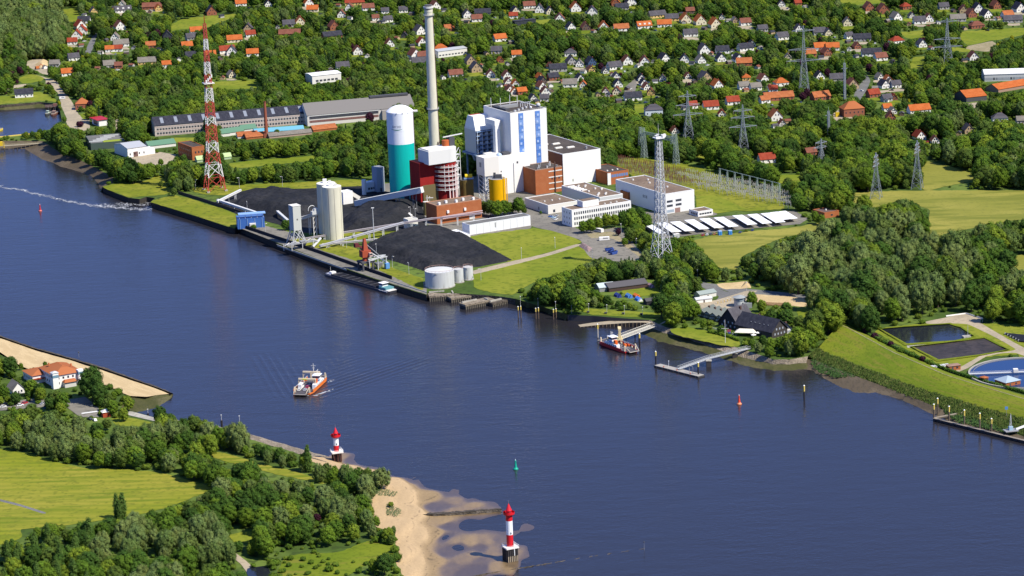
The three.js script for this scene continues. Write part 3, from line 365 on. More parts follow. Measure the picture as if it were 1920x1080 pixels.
// precipitator on steel legs
{
  const p = P(896, 352, G), lift = 29, m = p.distanceTo(camera.position) / F, w = 37 * m / Math.cos(YAW), d = 21 * m / Math.sin(YAW), h = 20;
  const g = thing('dust_filter_house', 'white filter house with sloping roof on blue steel legs beside boiler house', 'filter house', p, YAW);
  part(g, 'casing', bxb(w, h, d, w / 2, lift, -d / 2), palegrey); const fr = frustum(w, d, w * 0.82, d * 0.5, 10.5, lift + h, w * 0.08, -d * 0.24); fr.translate(w / 2, 0, -d / 2); part(g, 'roof', fr, white); part(g, 'roof_ridge', bxb(w * 0.7, 0.5, d * 0.12, w * 0.6, lift + h + 10.3, -d * 0.92), M(0.25, 0.03, 0.03));
  part(g, 'back_panel', bxb(w * 0.96, h * 0.96, 0.4, w / 2, lift + 0.4, 0.15), darkgrey);
  for (let i = 0; i < 6; i++) { part(g, 'gantry_floor', bxb(w, 0.25, 2.4, w / 2, lift + 0.4 + i * h / 5.4, 1.3), bluesteel); if (i < 5) { part(g, 'handrail', bxb(w, 0.16, 0.16, w / 2, lift + 1.6 + i * h / 5.4, 2.5), steelwhite); for (let k = 0; k < 3; k++) part(g, 'cabinet', bxb(2.6, 1.7, 0.8, w * (0.25 + 0.27 * k), lift + 1 + i * h / 5.4, 0.7), i % 2 ? bluesteel : M(0.4, 0.5, 0.62, 0.5)); } }
  for (let i = 0; i < 5; i++) part(g, 'gantry_post', bxb(0.35, h, 0.35, 0.3 + (w - 0.6) * i / 4, lift, 2.4), M(0.45, 0.53, 0.63, 0.5));
  for (const [x, z] of [[1, -1], [w - 1, -1], [1, -d + 1], [w - 1, -d + 1], [w / 2, -1]]) part(g, 'leg', bxb(1.1, lift, 1.1, x, 0, z), M(0.10, 0.17, 0.28, 0.6));
  for (let k = 0; k < 3; k++) part(g, 'brace', [bar(V(1, 1 + k * 9, -1), V(w - 1, 9 + k * 9, -1), 0.5), bar(V(1, 9 + k * 9, -1), V(w - 1, 1 + k * 9, -1), 0.5)], M(0.10, 0.17, 0.28, 0.6));
  part(g, 'hopper_deck', bxb(w + 4, 1.2, d + 4, w / 2, lift - 1.4, -d / 2), M(0.13, 0.20, 0.32, 0.6)); for (let k = 0; k < 3; k++) part(g, 'hopper', frustum(1.5, 1.5, 5, 5, 6, lift - 7.4).translate(w * (0.2 + 0.3 * k), 0, -d / 2), M(0.16, 0.23, 0.35, 0.6));
  occupy(g);
  const q = P(933, 356, G), t = thing('flue_duct_tower', 'slim white upright duct between filter house and boiler house', 'duct', q, YAW); part(t, 'casing', bxb(4.4, 25, 4.5, 2.2, 30, -2.2), white); part(t, 'head', bxb(5.4, 4.2, 16, 2.4, 55, -8), white); part(t, 'leg', bxb(1, 30, 1, 1, 0, -2), grey); part(t, 'leg', bxb(1, 30, 1, 3.6, 0, -3.6), grey); occupy(t);
}
// transfer house on lattice legs
{
  const p = P(913, 381, G), m = p.distanceTo(camera.position) / F, w = 19 * m / Math.cos(YAW) + 4, d = 15 * m / Math.sin(YAW), lift = 22.5, h = 15.5;
  const g = thing('coal_transfer_house', 'white box house high on white lattice legs beside yellow silo', 'transfer house', p, YAW); part(g, 'wall', bxb(w, h, d, w / 2 - 1, lift, -d / 2), offwhite); part(g, 'window', bx(0.2, 4, 3, -1.05, lift + 9, -d / 2), grey);
  for (const [x, z] of [[0, -1], [4.2, -1], [0, -d + 1], [4.2, -d + 1]]) part(g, 'leg', bxb(0.55, lift, 0.55, x, 0, z), steelwhite);
  for (let k = 0; k < 6; k++) part(g, 'brace', [bar(V(0, k * 3.6 + 0.4, -1), V(4.2, k * 3.6 + 3.8, -1), 0.34), bar(V(0, k * 3.6 + 4, -1), V(4.2, k * 3.6 + 4, -1), 0.34), bar(V(0, k * 3.6 + 0.4, -1), V(0, k * 3.6 + 3.8, -d + 1), 0.34)], steelwhite); occupy(g);
}
// chimney
{
  const p = P(818, 349, G), H = topH(p, 10), g = thing('smokestack', 'very tall tapering pale concrete chimney with two ring platforms', 'chimney', p); const r = y => 4.9 - 1.55 * Math.pow(y / H, 0.8);
  const pts = []; for (let i = 0; i <= 24; i++) pts.push(new THREE.Vector2(r(H * 0.97 * i / 24), H * 0.97 * i / 24)); part(g, 'shaft', new THREE.LatheGeometry(pts, 40), concM); const uv = g.children[0].geometry.attributes.uv; for (let i = 0; i < uv.count; i++) uv.setXY(i, uv.getX(i) * 28, uv.getY(i) * H);
  part(g, 'collar', [cyl(3.6, 3.6, 2.2, 0, H * 0.965, 0, 32)], concM); part(g, 'rim', cyl(4.3, 4.3, 1.6, 0, H * 0.985, 0, 32, false), M(0.55, 0.54, 0.5)); part(g, 'flue', cyl(3.4, 3.4, 0.6, 0, H * 0.999, 0, 24), M(0.10, 0.10, 0.10)); 
  for (const y of [0.945, 0.43]) { part(g, 'ring_platform', cyl(r(H * y) + 1.1, r(H * y) + 1.1, 0.4, 0, H * y, 0, 32), grey); const rl = []; for (let i = 0; i < 20; i++) { const a = i / 20 * 6.283; rl.push(bxb(0.14, 1.3, 0.14, Math.cos(a) * (r(H * y) + 1), H * y + 0.4, Math.sin(a) * (r(H * y) + 1))); } part(g, 'railing', rl, steelwhite); }
  part(g, 'ladder', bar(V(r(0) * 0.98, 0, 1.2), V(r(H) * 1.02, H * 0.95, 1.0), 0.5), M(0.16, 0.1, 0.09)); part(g, 'aircraft_light', bx(0.9, 1.4, 0.9, r(H * 0.8) + 0.2, H * 0.84, 1), grey);
  for (let k = 0; k < 2; k++) part(g, 'emblem', [bar(V(2 + k * 1.3, H * 0.225, r(0) * 0.88), V(3.1 + k * 1.0, H * 0.252, r(0) * 0.66 ), 0.5)], M(0.09, 0.06, 0.05)); occupy(g);
}
// green and white silo with lettering
{
  const p = P(757, 369, G), H = topH(p, 208), m = p.distanceTo(camera.position) / F, r = 25.2 * m, g = thing('domed_silo', 'large round silo, teal below and white above with domed top', 'silo', p); const hT = H * 0.635;
  part(g, 'lower_wall', cyl(r, r, hT, 0, 0, 0, 64, true), TM(512, 24, (u, v) => { const k = 0.86 + 0.2 * fbm(u, v, 60, 3, 151, 0.06) + ((v * 8) % 1 < 0.03 ? -0.07 : 0); return [0.0, 0.42 * k, 0.36 * k]; }, 0.45, { specularIntensity: 0.8 })); part(g, 'upper_wall', cyl(r, r, H - hT, 0, hT, 0, 64, true), TM(512, 24, (u, v) => { const k = 0.88 + 0.14 * fbm(u, v, 60, 3, 152, 0.06) + ((v * 8) % 1 < 0.03 ? -0.06 : 0); return [0.78 * k, 0.80 * k, 0.82 * k]; }, 0.45)); const dm = new THREE.SphereGeometry(r * 1.35, 48, 12, 0, 6.2832, 0, Math.asin(1 / 1.35)); dm.translate(0, H - r * 1.35 * Math.cos(Math.asin(1 / 1.35)), 0); part(g, 'dome', dm, M(0.80, 0.80, 0.80, 0.6));
  for (let i = 0; i < 14; i++) { const a = i / 14 * 6.283; part(g, 'roof_bracket', bx(0.7, 0.9, 0.7, Math.cos(a) * r, H - 0.3, Math.sin(a) * r), grey); }
  part(g, 'ladder', bar(V(r * 0.98, 0, r * 0.25), V(r * 0.98, H, r * 0.25), 0.6), M(0.25, 0.2, 0.2)); part(g, 'roof_platform', bxb(5, 1.2, 3.4, r + 1, H - 1, 0), offwhite);
  const cv = document.createElement('canvas'); cv.width = 1024; cv.height = 256; const c = cv.getContext('2d'); c.fillStyle = '#e3e6e8'; c.fillRect(0, 0, 1024, 256); c.fillStyle = '#5a6076'; c.font = 'bold 132px sans-serif'; c.textAlign = 'center'; c.textBaseline = 'middle'; c.fillText('GDF SVEZ', 512, 84, 960); c.fillStyle = '#0a6a5c'; c.beginPath(); c.moveTo(110, 170); c.quadraticCurveTo(512, 290, 900, 170); c.quadraticCurveTo(512, 215, 110, 170); c.fill();
  const t = new THREE.CanvasTexture(cv); t.colorSpace = THREE.SRGBColorSpace; const lg = new THREE.CylinderGeometry(r + 0.06, r + 0.06, 5.4, 32, 1, true, -0.86, 1.2); lg.translate(0, H - 12.5, 0); part(g, 'lettering', lg, new THREE.MeshStandardMaterial({ map: t, roughness: 0.45 }));
  part(g, 'gate', bx(4, 8, 0.6, 3, 4, r + 0.05), darkgrey); part(g, 'gate_frame', [bxb(0.6, 9, 0.8, 0.6, 0, r), bxb(0.6, 9, 0.8, 5.4, 0, r * 0.98), bx(5.4, 0.6, 0.8, 3, 9, r)], M(0.2, 0.5, 0.45)); occupy(g);
}
// absorber tower
{
  const p = P(838, 381, G), m = p.distanceTo(camera.position) / F, r = 20 * m, h1 = topH(p, 301), h2 = topH(p, 276), g = thing('gas_washer_tower', 'red round washing tower with white head and ringed walkways', 'tower', p, YAW);
  part(g, 'red_shell', cyl(r, r, h1, 0, 0, 0, 40), redpaint); part(g, 'white_head', [cyl(r + 0.6, r + 0.6, h2 - h1, 0, h1, 0, 40), bxb(20, h2 - h1 - 0.1, 2 * r + 1, -10, h1, 0)], M(0.60, 0.60, 0.57)); part(g, 'head_roof', bxb(22, 0.8, 2 * r - 2, -8, h2, 0), offwhite);
  part(g, 'rear_block', bxb(17, h1 * 0.9, 18, -16, h1 * 0.12, -8), redpaint); part(g, 'rear_block', bxb(15, h1 * 0.5, 16, -15, 0, -6), M(0.13, 0.105, 0.05)); part(g, 'mouth_cap', cyl(3, 3, 5, 2, h2 + 0.5, -2, 20), M(0.4, 0.10, 0.03)); part(g, 'duct_box', bxb(5, 7, 5, 8, h2, -4), darkgrey); part(g, 'beam', bar(V(0, h2 + 8, -2), V(18, h2 + 9, -2), 0.8), steelwhite);
  for (let i = 0; i < 6; i++) { const y = h1 * (0.36 + 0.105 * i); const s = new THREE.RingGeometry(r, r + 1.7, 40); s.rotateX(-Math.PI / 2); s.translate(0, y, 0); part(g, 'walkway', [s, new THREE.TorusGeometry(r + 1.7, 0.16, 4, 40).rotateX(Math.PI / 2).translate(0, y + 1.1, 0), new THREE.TorusGeometry(r + 1.7, 0.22, 4, 40).rotateX(Math.PI / 2).translate(0, y, 0)], steelwhite); }
  for (let i = 0; i < 9; i++) { const a = -0.5 + i * 0.33; part(g, 'walkway_post', bxb(0.3, h1 * 0.62, 0.3, Math.cos(a) * (r + 1.6), h1 * 0.33, Math.sin(a) * (r + 1.6)), steelwhite); }
  for (const [x, z, hh] of [[4, 0.93, 0.85], [6, 0.75, 0.72], [-2, 0.99, 0.4], [1, 1, 0.4]]) part(g, 'riser_pipe', bxb(0.9, h1 * hh, 0.9, x, 0, r * z + 1.2), M(0.62, 0.5, 0.48));
  for (let i = 0; i < 5; i++) part(g, 'side_stair', [bx(5, 0.3, 4, r + 3.5, h1 * (0.45 + 0.16 * i), -3), bar(V(r + 1.5, h1 * (0.45 + 0.16 * i), -2), V(r + 5.5, h1 * (0.61 + 0.16 * i), -2), 0.5)], steelwhite); part(g, 'stair_post', [bxb(0.4, h1 * 1.2, 0.4, r + 1.3, 0, -1), bxb(0.4, h1 * 1.2, 0.4, r + 5.8, 0, -1)], steelwhite); occupy(g);
}
function tankThing(name, label, c, ty, wpx, m, roofM, o = {}) { const p = P(c[0], c[1], o.g ?? G), k = p.distanceTo(camera.position) / F, r = wpx / 2 * k, h = topH(p, ty), g = thing(name, label, o.cat ?? 'silo', p); part(g, 'wall', cyl(r, r, h, 0, 0, 0, 40), m); part(g, 'roof', cyl(r * 0.99, r * 0.1, r * (o.cone ?? 0.12), 0, h, 0, 40), roofM); if (o.seams) for (let i = 0; i < o.seams; i++) { const a = i / o.seams * 6.283; part(g, 'rib', bxb(0.35, h, 0.35, Math.cos(a) * r, 0, Math.sin(a) * r), o.ribM ?? m); } if (o.rail) { const rl = [new THREE.TorusGeometry(r - 0.2, 0.1, 4, 40).rotateX(Math.PI / 2).translate(0, h + 1.2, 0)]; for (let i = 0; i < 24; i++) { const a = i / 24 * 6.283; rl.push(bxb(0.1, 1.2, 0.1, Math.cos(a) * (r - 0.2), h, Math.sin(a) * (r - 0.2))); } part(g, 'railing', rl, o.rail); } return { g, r, h, p }; }
{
  const y = tankThing('yellow_silo', 'bright yellow round silo behind a clump of trees', [934, 386], 334, 31.5, TM(256, 16, (u, v) => { const k = 0.84 + 0.24 * fbm(u, v, 50, 3, 154, 0.08); return [0.68 * k, 0.36 * k, 0.004]; }, 0.5), grey, { seams: 0 }); part(y.g, 'roof_machine', [bxb(6, 3.4, 4, 1, y.h, 2), bxb(2, 4.6, 2, -2, y.h, 0)], darkgrey); part(y.g, 'riser_pipe', bxb(0.7, y.h + 2, 0.7, y.r * 0.75, 0, y.r * 0.72), M(0.6, 0.35, 0.02)); part(y.g, 'riser_pipe', bxb(0.9, y.h, 0.9, y.r + 0.8, 0, 1), M(0.6, 0.35, 0.02)); occupy(y.g);
  const o = tankThing('olive_silo', 'dull olive brown round silo behind the red brick pump building', [876, 375], 336, 26, M(0.16, 0.115, 0.035), darkgrey); part(o.g, 'yellow_drum', new THREE.CylinderGeometry(1.8, 1.8, 6, 16).rotateZ(1.57).translate(2, o.h + 3, 2), M(0.62, 0.45, 0.03)); part(o.g, 'drum_stand', bxb(8, 1.2, 4, 2, o.h + 0.6, 2), bluesteel); occupy(o.g);
  const o2 = tankThing('olive_silo', 'narrow olive silo standing beside the brick pump building', [800, 403], 378, 12, M(0.22, 0.17, 0.06), offwhite); part(o2.g, 'pipework', [bxb(0.6, 5, 0.6, 1, o2.h, 0), bxb(0.6, 4, 0.6, 3, o2.h, -1), bx(6, 0.6, 0.6, 3, o2.h + 3, 0)], offwhite); occupy(o2.g);
}
// concrete twin silos
for (const [c, t, lab] of [[[616, 436], 343, 'pale concrete silo half hidden behind its twin in the coal yard'], [[627, 447], 349, 'pale concrete silo with dark seams in front of its twin']]) {
  const s = tankThing('concrete_silo', lab, c, t, 35.5, concM, offwhite, { cone: 0.04 }); s.g.userData.group = 'twin concrete silos';
  for (const a of [0.5, 1.3, 1.9]) part(s.g, 'seam', bxb(0.22, s.h * 0.97, 0.22, Math.cos(a) * s.r, 0, Math.sin(a) * s.r), M(0.2, 0.17, 0.15)); part(s.g, 'roof_hut', bxb(3, 3, 3, -1, s.h, -1), white); part(s.g, 'roof_hut', bxb(2, 2.2, 2, 3, s.h, 1), offwhite); occupy(s.g);
}
// brick and office blocks
{
  let b = block('brick_pump_building', 'long low red brick building with white roof vents before the red tower', 'building', [820, 421], 387, 83.7, 21, TMAT.brick, brownroof, { rimM: M(0.40, 0.2, 0.12) }); for (let i = 0; i < 5; i++) part(b.g, 'roof_vent', bxb(1.8, 2.2, 1.8, b.w * (0.1 + i * 0.19), b.h, -3 - (i % 2) * 3), white); for (const u of [0.24, 0.62]) part(b.g, 'wall_vent', bx(1.8, 2.2, 1.2, b.w * u, b.h * 0.62, 0.6), white); win(b, 'front', b.w * 0.78, 2.2, 5, 4, offwhite, 'door'); part(b.g, 'pipe_bridge', [bxb(b.w * 0.9, 0.7, 0.7, b.w * 0.55, b.h * 0.38, 1.3), bxb(b.w * 0.9, 0.7, 0.7, b.w * 0.55, b.h * 0.28, 1.6)], M(0.45, 0.35, 0.36)); occupy(b.g);
  b = block('brick_control_building', 'tall red brick block with white bands before the boiler house', 'building', [1005, 366], 320, 51, 27, TMAT.brick, darkroof, { rimM: M(0.3, 0.2, 0.15) }); for (let i = 0; i < 4; i++) part(b.g, 'white_band', bx(b.w * 0.5, 0.9, 0.25, b.w * 0.74, b.h * (0.16 + 0.24 * i), 0.1), offwhite); for (let i = 0; i < 3; i++) win(b, 'front', b.w * (0.62 + 0.13 * i), b.h * 0.58, 1.2, 1.6); part(b.g, 'dark_pipe', bxb(0.7, b.h * 1.25, 0.7, b.w * 0.72, 0, 0.6), M(0.1, 0.06, 0.05)); for (let i = 0; i < 7; i++) part(b.g, 'roof_stack', cyl(0.5, 0.5, 2 + (i % 3), b.w * (0.15 + 0.12 * i), b.h, -3 - (i % 3) * 3, 8), i % 2 ? steelwhite : grey); occupy(b.g);
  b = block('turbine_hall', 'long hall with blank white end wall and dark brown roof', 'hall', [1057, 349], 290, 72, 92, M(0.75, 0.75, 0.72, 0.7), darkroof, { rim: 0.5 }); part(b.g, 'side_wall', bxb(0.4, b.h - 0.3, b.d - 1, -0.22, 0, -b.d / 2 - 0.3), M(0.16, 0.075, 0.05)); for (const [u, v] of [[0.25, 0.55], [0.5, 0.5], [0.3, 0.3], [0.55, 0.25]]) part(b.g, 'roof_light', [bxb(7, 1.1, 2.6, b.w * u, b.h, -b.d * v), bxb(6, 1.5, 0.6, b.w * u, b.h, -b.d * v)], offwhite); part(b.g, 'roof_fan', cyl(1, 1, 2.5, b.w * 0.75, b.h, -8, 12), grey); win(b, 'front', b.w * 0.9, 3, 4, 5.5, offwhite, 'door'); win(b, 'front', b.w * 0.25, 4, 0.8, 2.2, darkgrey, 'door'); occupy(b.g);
  b = block('brick_switch_building', 'small brick building with a blue window band beside turbine hall', 'building', [1141, 347], 325, 39, 18, TMAT.brick, darkroof, { d: 34 }); winRow(b, 'front', b.w * 0.05, b.w * 0.97, 8, b.h * 0.72, 1.9, 2.4, M(0.12, 0.2, 0.38, 0.3)); part(b.g, 'white_corner', bx(3.2, b.h, 0.4, -0.2, b.h / 2, 0.05).translate(1, 0, 0), white); for (let i = 0; i < 3; i++) part(b.g, 'roof_vent', bxb(1.2, 1, 1.2, 4 + i * 5, b.h, -8), offwhite); occupy(b.g);
  b = block('workshop_block', 'large pale workshop block with brown roof beside the substation', 'building', [1247.5, 402], 365, 57, 85.5, M(0.66, 0.66, 0.65, 0.7), brownroof); for (const y of [0.62, 0.40]) for (const c of [0.06, 0.36]) winRow(b, 'front', b.w * c, b.w * (c + 0.2), 5, b.h * y, 1.0, 1.8); winRow(b, 'front', b.w * 0.06, b.w * 0.3, 3, b.h * 0.13, 2.2, 2.2, M(0.3, 0.36, 0.42, 0.3)); win(b, 'front', b.w * 0.42, b.h * 0.12, 5, 4, M(0.25, 0.16, 0.14), 'gate'); for (const u of [0.55, 0.78]) winRow(b, 'left', b.d * u, b.d * (u + 0.1), 3, b.h * 0.6, 1.4, 2.4, grey); for (const [u, v] of [[0.5, 0.6], [0.7, 0.75], [0.35, 0.85], [0.6, 0.3]]) part(b.g, 'roof_vent', cyl(0.9, 0.9, 1.2, b.w * u, b.h, -b.d * v, 10), offwhite); occupy(b.g);
  b = block('central_service_block', 'flat service block with brown roof covered in vents behind the office', 'building', [1125, 396], 371, 44.5, 68, palegrey, brownroof, { rimM: white }); for (let i = 0; i < 14; i++) part(b.g, 'roof_vent', bxb(1.4, 1.3, 1.4, b.w * (0.12 + 0.11 * (i % 8)), b.h, -b.d * (0.12 + 0.3 * Math.floor(i / 5) + 0.05 * (i % 3))), offwhite); for (let i = 0; i < 5; i++) part(b.g, 'roof_light', bxb(b.w * 0.3, 0.7, 2.2, b.w * 0.2, b.h, -b.d * (0.55 + 0.08 * i)), white); winRow(b, 'front', b.w * 0.1, b.w * 0.9, 7, b.h * 0.55, 1.5, 2); occupy(b.g);
  b = block('office_block', 'white three-storey office block with rows of dark windows', 'office block', [1073, 426.5], 395, 114, 18, white, brownroof); for (const [k, y] of [0.80, 0.50, 0.20].entries()) { winRow(b, 'front', b.w * 0.03, b.w * 0.98, 26, b.h * y, 1.15, 2.2); winRow(b, 'left', b.d * 0.1, b.d * 0.9, 3, b.h * y, 1.2, 1.5, grey); } { const ph = part(b.g, 'penthouse', bxb(b.w * 0.27, 5, b.d * 0.55, b.w * 0.36, b.h, -b.d * 0.5), white); part(b.g, 'penthouse_roof', bxb(b.w * 0.24, 0.3, b.d * 0.46, b.w * 0.36, b.h + 5, -b.d * 0.5), brownroof); for (let i = 0; i < 3; i++) part(b.g, 'roof_vent', bxb(1, 1, 1, b.w * (0.6 + 0.1 * i), b.h, -4), offwhite); } occupy(b.g, 0.3);
  b = block('canteen_block', 'low flat building with brown roof beside the office block', 'building', [1028, 402], 386, 57, 42.5, offwhite, brownroof, { rimM: white }); for (let i = 0; i < 3; i++) part(b.g, 'roof_vent', bxb(1.1, 1, 1.1, b.w * (0.2 + 0.25 * i), b.h, -b.d * 0.4), offwhite); win(b, 'left', b.d * 0.6, 2.5, 2, 2.4, grey); win(b, 'front', b.w * 0.2, 2.2, 2, 2.2); occupy(b.g);
  b = block('white_warehouse', 'long white metal warehouse with grey roof beside the lawn', 'warehouse', [881, 441], 423, 115, 14, M(0.68, 0.69, 0.70, 0.6), greyroof, { rim: 0.3 }); for (let i = 1; i < 9; i++) part(b.g, 'wall_seam', bx(0.25, b.h * 0.96, 0.12, b.w * i / 9, b.h / 2, 0.03), palegrey); win(b, 'front', b.w * 0.42, b.h * 0.65, 1, 4, grey, 'ladder'); occupy(b.g);
  b = block('white_shed', 'low white flat shed against the coal heap', 'shed', [856, 449], 444, 26, 30, white, M(0.72, 0.72, 0.72), { rim: 0.2, d: 22 }); win(b, 'front', b.w * 0.5, b.h * 0.45, 2, 1.8, grey, 'door'); occupy(b.g);
  b = block('gate_pavilion', 'small white pavilion with brown roof beside the white parking canopies', 'pavilion', [1309, 407], 398, 29, 15, white, brownroof); winRow(b, 'front', b.w * 0.08, b.w * 0.92, 5, b.h * 0.55, 2, 1.3); winRow(b, 'left', b.d * 0.2, b.d * 0.9, 4, b.h * 0.5, 1.6, 1.8); occupy(b.g);
  b = block('brick_link_house', 'little brick link house between service block and workshop block', 'building', [1178, 382], 362, 13, 10, TMAT.brick, darkroof, { d: 12 }); win(b, 'front', b.w * 0.5, b.h * 0.2, 1.6, 2.2, darkgrey, 'door'); occupy(b.g);
  b = block('grey_slab_tower', 'narrow blue grey slab tower beside the teal silo', 'tower', [708, 361], 316, 14, 8, M(0.27, 0.31, 0.36), grey, { d: 9 }); win(b, 'front', b.w * 0.5, 2, 2, 3, darkgrey, 'door'); part(b.g, 'cable_rack', bxb(1.2, b.h * 0.9, 1, b.w * 0.7, 0, 0.5), palegrey); occupy(b.g);
  b = block('white_fan_house', 'small white building with angled duct under the conveyor gallery', 'building', [644, 384], 356, 18, 10, white, white, { d: 9, h: 10 }); part(b.g, 'side_duct', bar(V(b.w, 8, -3), V(b.w + 7, 3, -3), 3), offwhite); occupy(b.g);
  b = block('white_plant_hut', 'white hut with dark openings between upright white tank and grey tower', 'hut', [688, 361], 336, 18, 6, white, white, { d: 7, h: 8 }); winRow(b, 'front', 1, b.w - 1, 3, 3, 1.8, 1.8, darkgrey); occupy(b.g);
  const t = tankThing('upright_white_tank', 'slim upright white tank beside a white hut', [683, 365], 337, 8, white, white); part(t.g, 'ladder', bxb(0.4, t.h, 0.4, t.r, 0, 0.4), grey); occupy(t.g);
}
// ---------- coal handling, quay, tanks ----------
function heap(name, label, poly, cap, m, tan = 0.62, step = 1.8, cat = 'heap') {
  const v = poly.map(([x, y]) => P(x, y, G)), xs = v.map(p => p.x), zs = v.map(p => p.z), x0 = Math.min(...xs), x1 = Math.max(...xs), z0 = Math.min(...zs), z1 = Math.max(...zs), nx = Math.ceil((x1 - x0) / step), nz = Math.ceil((z1 - z0) / step), P2 = v.map(p => [p.x, p.z]);
  const c = V((x0 + x1) / 2, G, (z0 + z1) / 2), pos = [], uv = [], idx = [];
  for (let j = 0; j <= nz; j++) for (let i = 0; i <= nx; i++) {
    const x = x0 + (x1 - x0) * i / nx, z = z0 + (z1 - z0) * j / nz; let d = 1e9;
    for (let k = 0; k < P2.length; k++) { const a = P2[k], b = P2[(k + 1) % P2.length], ex = b[0] - a[0], ez = b[1] - a[1], t = clamp(((x - a[0]) * ex + (z - a[1]) * ez) / (ex * ex + ez * ez)); d = Math.min(d, Math.hypot(x - a[0] - t * ex, z - a[1] - t * ez)); }
    const ins = inside(P2, x, z), n = fbm(x / 200 + 5, z / 200 + 5, 20, 4, 91) - 0.5, mx = cap * (0.75 + 0.9 * fbm(x / 200 + 9, z / 200 + 9, 5, 2, 95) * 0.6);
    const h = ins ? Math.min(d * tan, mx + (d * tan - mx) * 0.05) + n * Math.min(3.0, d * 0.26) + 0.35 * Math.sin(d * 0.9 + n * 9) * sst(2, 8, d) : -0.6; pos.push(x - c.x, h, z - c.z); uv.push(x, z);
  }
  for (let j = 0; j < nz; j++) for (let i = 0; i < nx; i++) { const a = j * (nx + 1) + i, b = a + 1, e = a + nx + 1, f = e + 1; if (Math.max(pos[a * 3 + 1], pos[b * 3 + 1], pos[e * 3 + 1], pos[f * 3 + 1]) > -0.5) idx.push(a, e, b, b, e, f); }
  const g = new THREE.BufferGeometry(); g.setAttribute('position', new THREE.Float32BufferAttribute(pos, 3)); g.setAttribute('uv', new THREE.Float32BufferAttribute(uv, 2)); g.setIndex(idx); g.computeVertexNormals(); const o = single(name, label, cat, g, m, c); occupy(o, 0, false); return o;
}
heap('coal_heap', 'big black coal heap behind the slim grey transfer tower', [[430, 388], [446, 374], [500, 362], [560, 362], [604, 378], [604, 402], [560, 414], [500, 406]], 8, TMAT.coal);
heap('coal_heap', 'black coal heap below the inclined white conveyor gallery', [[640, 412], [672, 388], [740, 380], [790, 384], [784, 404], [745, 424], [690, 434], [648, 432]], 6.5, TMAT.coal);
heap('coal_heap', 'wide black coal heap reaching toward the three round tanks', [[672, 466], [715, 448], [770, 432], [830, 430], [880, 444], [905, 458], [962, 488], [900, 500], [800, 510], [745, 492], [700, 480]], 5.6, TMAT.coal);
heap('sand_heap', 'small mound of bare sand at the village construction site', [[64, 122], [76, 114], [90, 114], [90, 124], [76, 127]], 5, TMAT.sand, 0.6); heap('sand_heap', 'small brown earth mound beside the ferry road works', [[1388, 540], [1396, 528], [1406, 530], [1410, 540]], 4, TMAT.sand, 0.7, 1);
heap('scrap_heap', 'rusty pinkish scrap pile on the yard beside the blue skips', [[1084, 462], [1092, 456], [1112, 466], [1104, 474]], 2.5, TM(256, 8, groundN([0.22, 0.13, 0.12], [0.3, 0.24, 0.23], [0.1, 0.07, 0.07], 66, 12, 40), 0.9), 0.8, 0.8);
function conveyor(name, label, a, b, w, h, m, legs = 0, legM = steelwhite, cat = 'conveyor') {
  const A = P(...a), B = P(...b), L = A.distanceTo(B), g = thing(name, label, cat, V(A.x, G, A.z), 0); const d = B.clone().sub(A).normalize(), q = new THREE.Quaternion().setFromRotationMatrix(new THREE.Matrix4().makeBasis(d, new THREE.Vector3().crossVectors(new THREE.Vector3().crossVectors(d, UPV).normalize(), d).normalize(), new THREE.Vector3().crossVectors(d, UPV).normalize()));
  const up = A.y - G; const mk = (gg, n, mm) => { gg.applyQuaternion(q); gg.translate(0, up, 0); part(g, n, gg, mm); };
  mk(bx(L, h, w, L / 2, h / 2, 0), 'gallery', m); mk(bx(L, 0.25, w + 0.5, L / 2, h + 0.12, 0), 'cover', m);
  for (let i = 0; i < legs; i++) { const t = (i + 0.5) / legs, p = A.clone().lerp(B, t).sub(V(A.x, G, A.z)), hh = p.y; if (hh < 1) continue; part(g, 'trestle', [bxb(0.4, hh, 0.4, p.x - w * 0.35, 0, p.z), bxb(0.4, hh, 0.4, p.x + w * 0.35, 0, p.z), bar(V(p.x - w * 0.35, 0.2, p.z), V(p.x + w * 0.35, hh, p.z), 0.25)], legM); }
  return g;
}
conveyor('conveyor_gallery', 'wide white enclosed conveyor rising past the foot of the teal silo', [668, 386, G + 1], [793, 361, G + 17], 4.2, 4.4, M(0.58, 0.58, 0.55), 4, grey);
conveyor('conveyor_gallery', 'long thin conveyor running from the quay hopper to the brick pump building', [567, 450, G + 2], [812, 411, G + 7], 1.5, 1.1, M(0.30, 0.27, 0.28), 9);
conveyor('conveyor_gallery', 'thin conveyor carried along the front of the brick pump building', [812, 411, G + 7], [903, 401, G + 8], 1.2, 0.9, M(0.36, 0.28, 0.29), 3);
conveyor('conveyor_gallery', 'slanting light steel conveyor below the concrete twin silos', [600, 463, G + 2], [757, 419, G + 8], 1.7, 1.2, M(0.36, 0.36, 0.38), 6);
conveyor('conveyor_gallery', 'low level white conveyor beside the mast at the coal heap', [604, 460, G + 2], [708, 450, G + 3], 1.3, 1.0, M(0.42, 0.4, 0.38), 4);
conveyor('conveyor_gallery', 'short bridge conveyor from transfer tower to twin silos', [564, 412, G + 12], [596, 403, G + 16], 2, 2, M(0.52, 0.5, 0.45), 1);
conveyor('stacker_boom', 'white curved stacker boom over the coal beside the red and white mast', [408, 377, G + 1], [490, 404, G + 4], 1.6, 1.5, steelwhite, 4); conveyor('stacker_boom', 'short white loading boom rising over the coal edge', [408, 380, G + 1], [452, 358, G + 6], 1.6, 1.4, steelwhite, 2);
conveyor('stacker_boom', 'small dark reclaim boom beside the blue dock building', [520, 398, G + 4], [545, 420, G + 1], 1.6, 1.3, palegrey, 1); conveyor('stacker_boom', 'thin pale boom sloping down before the coal below the silo', [742, 383, G + 6], [772, 407, G + 1], 1.5, 1.2, offwhite, 1);
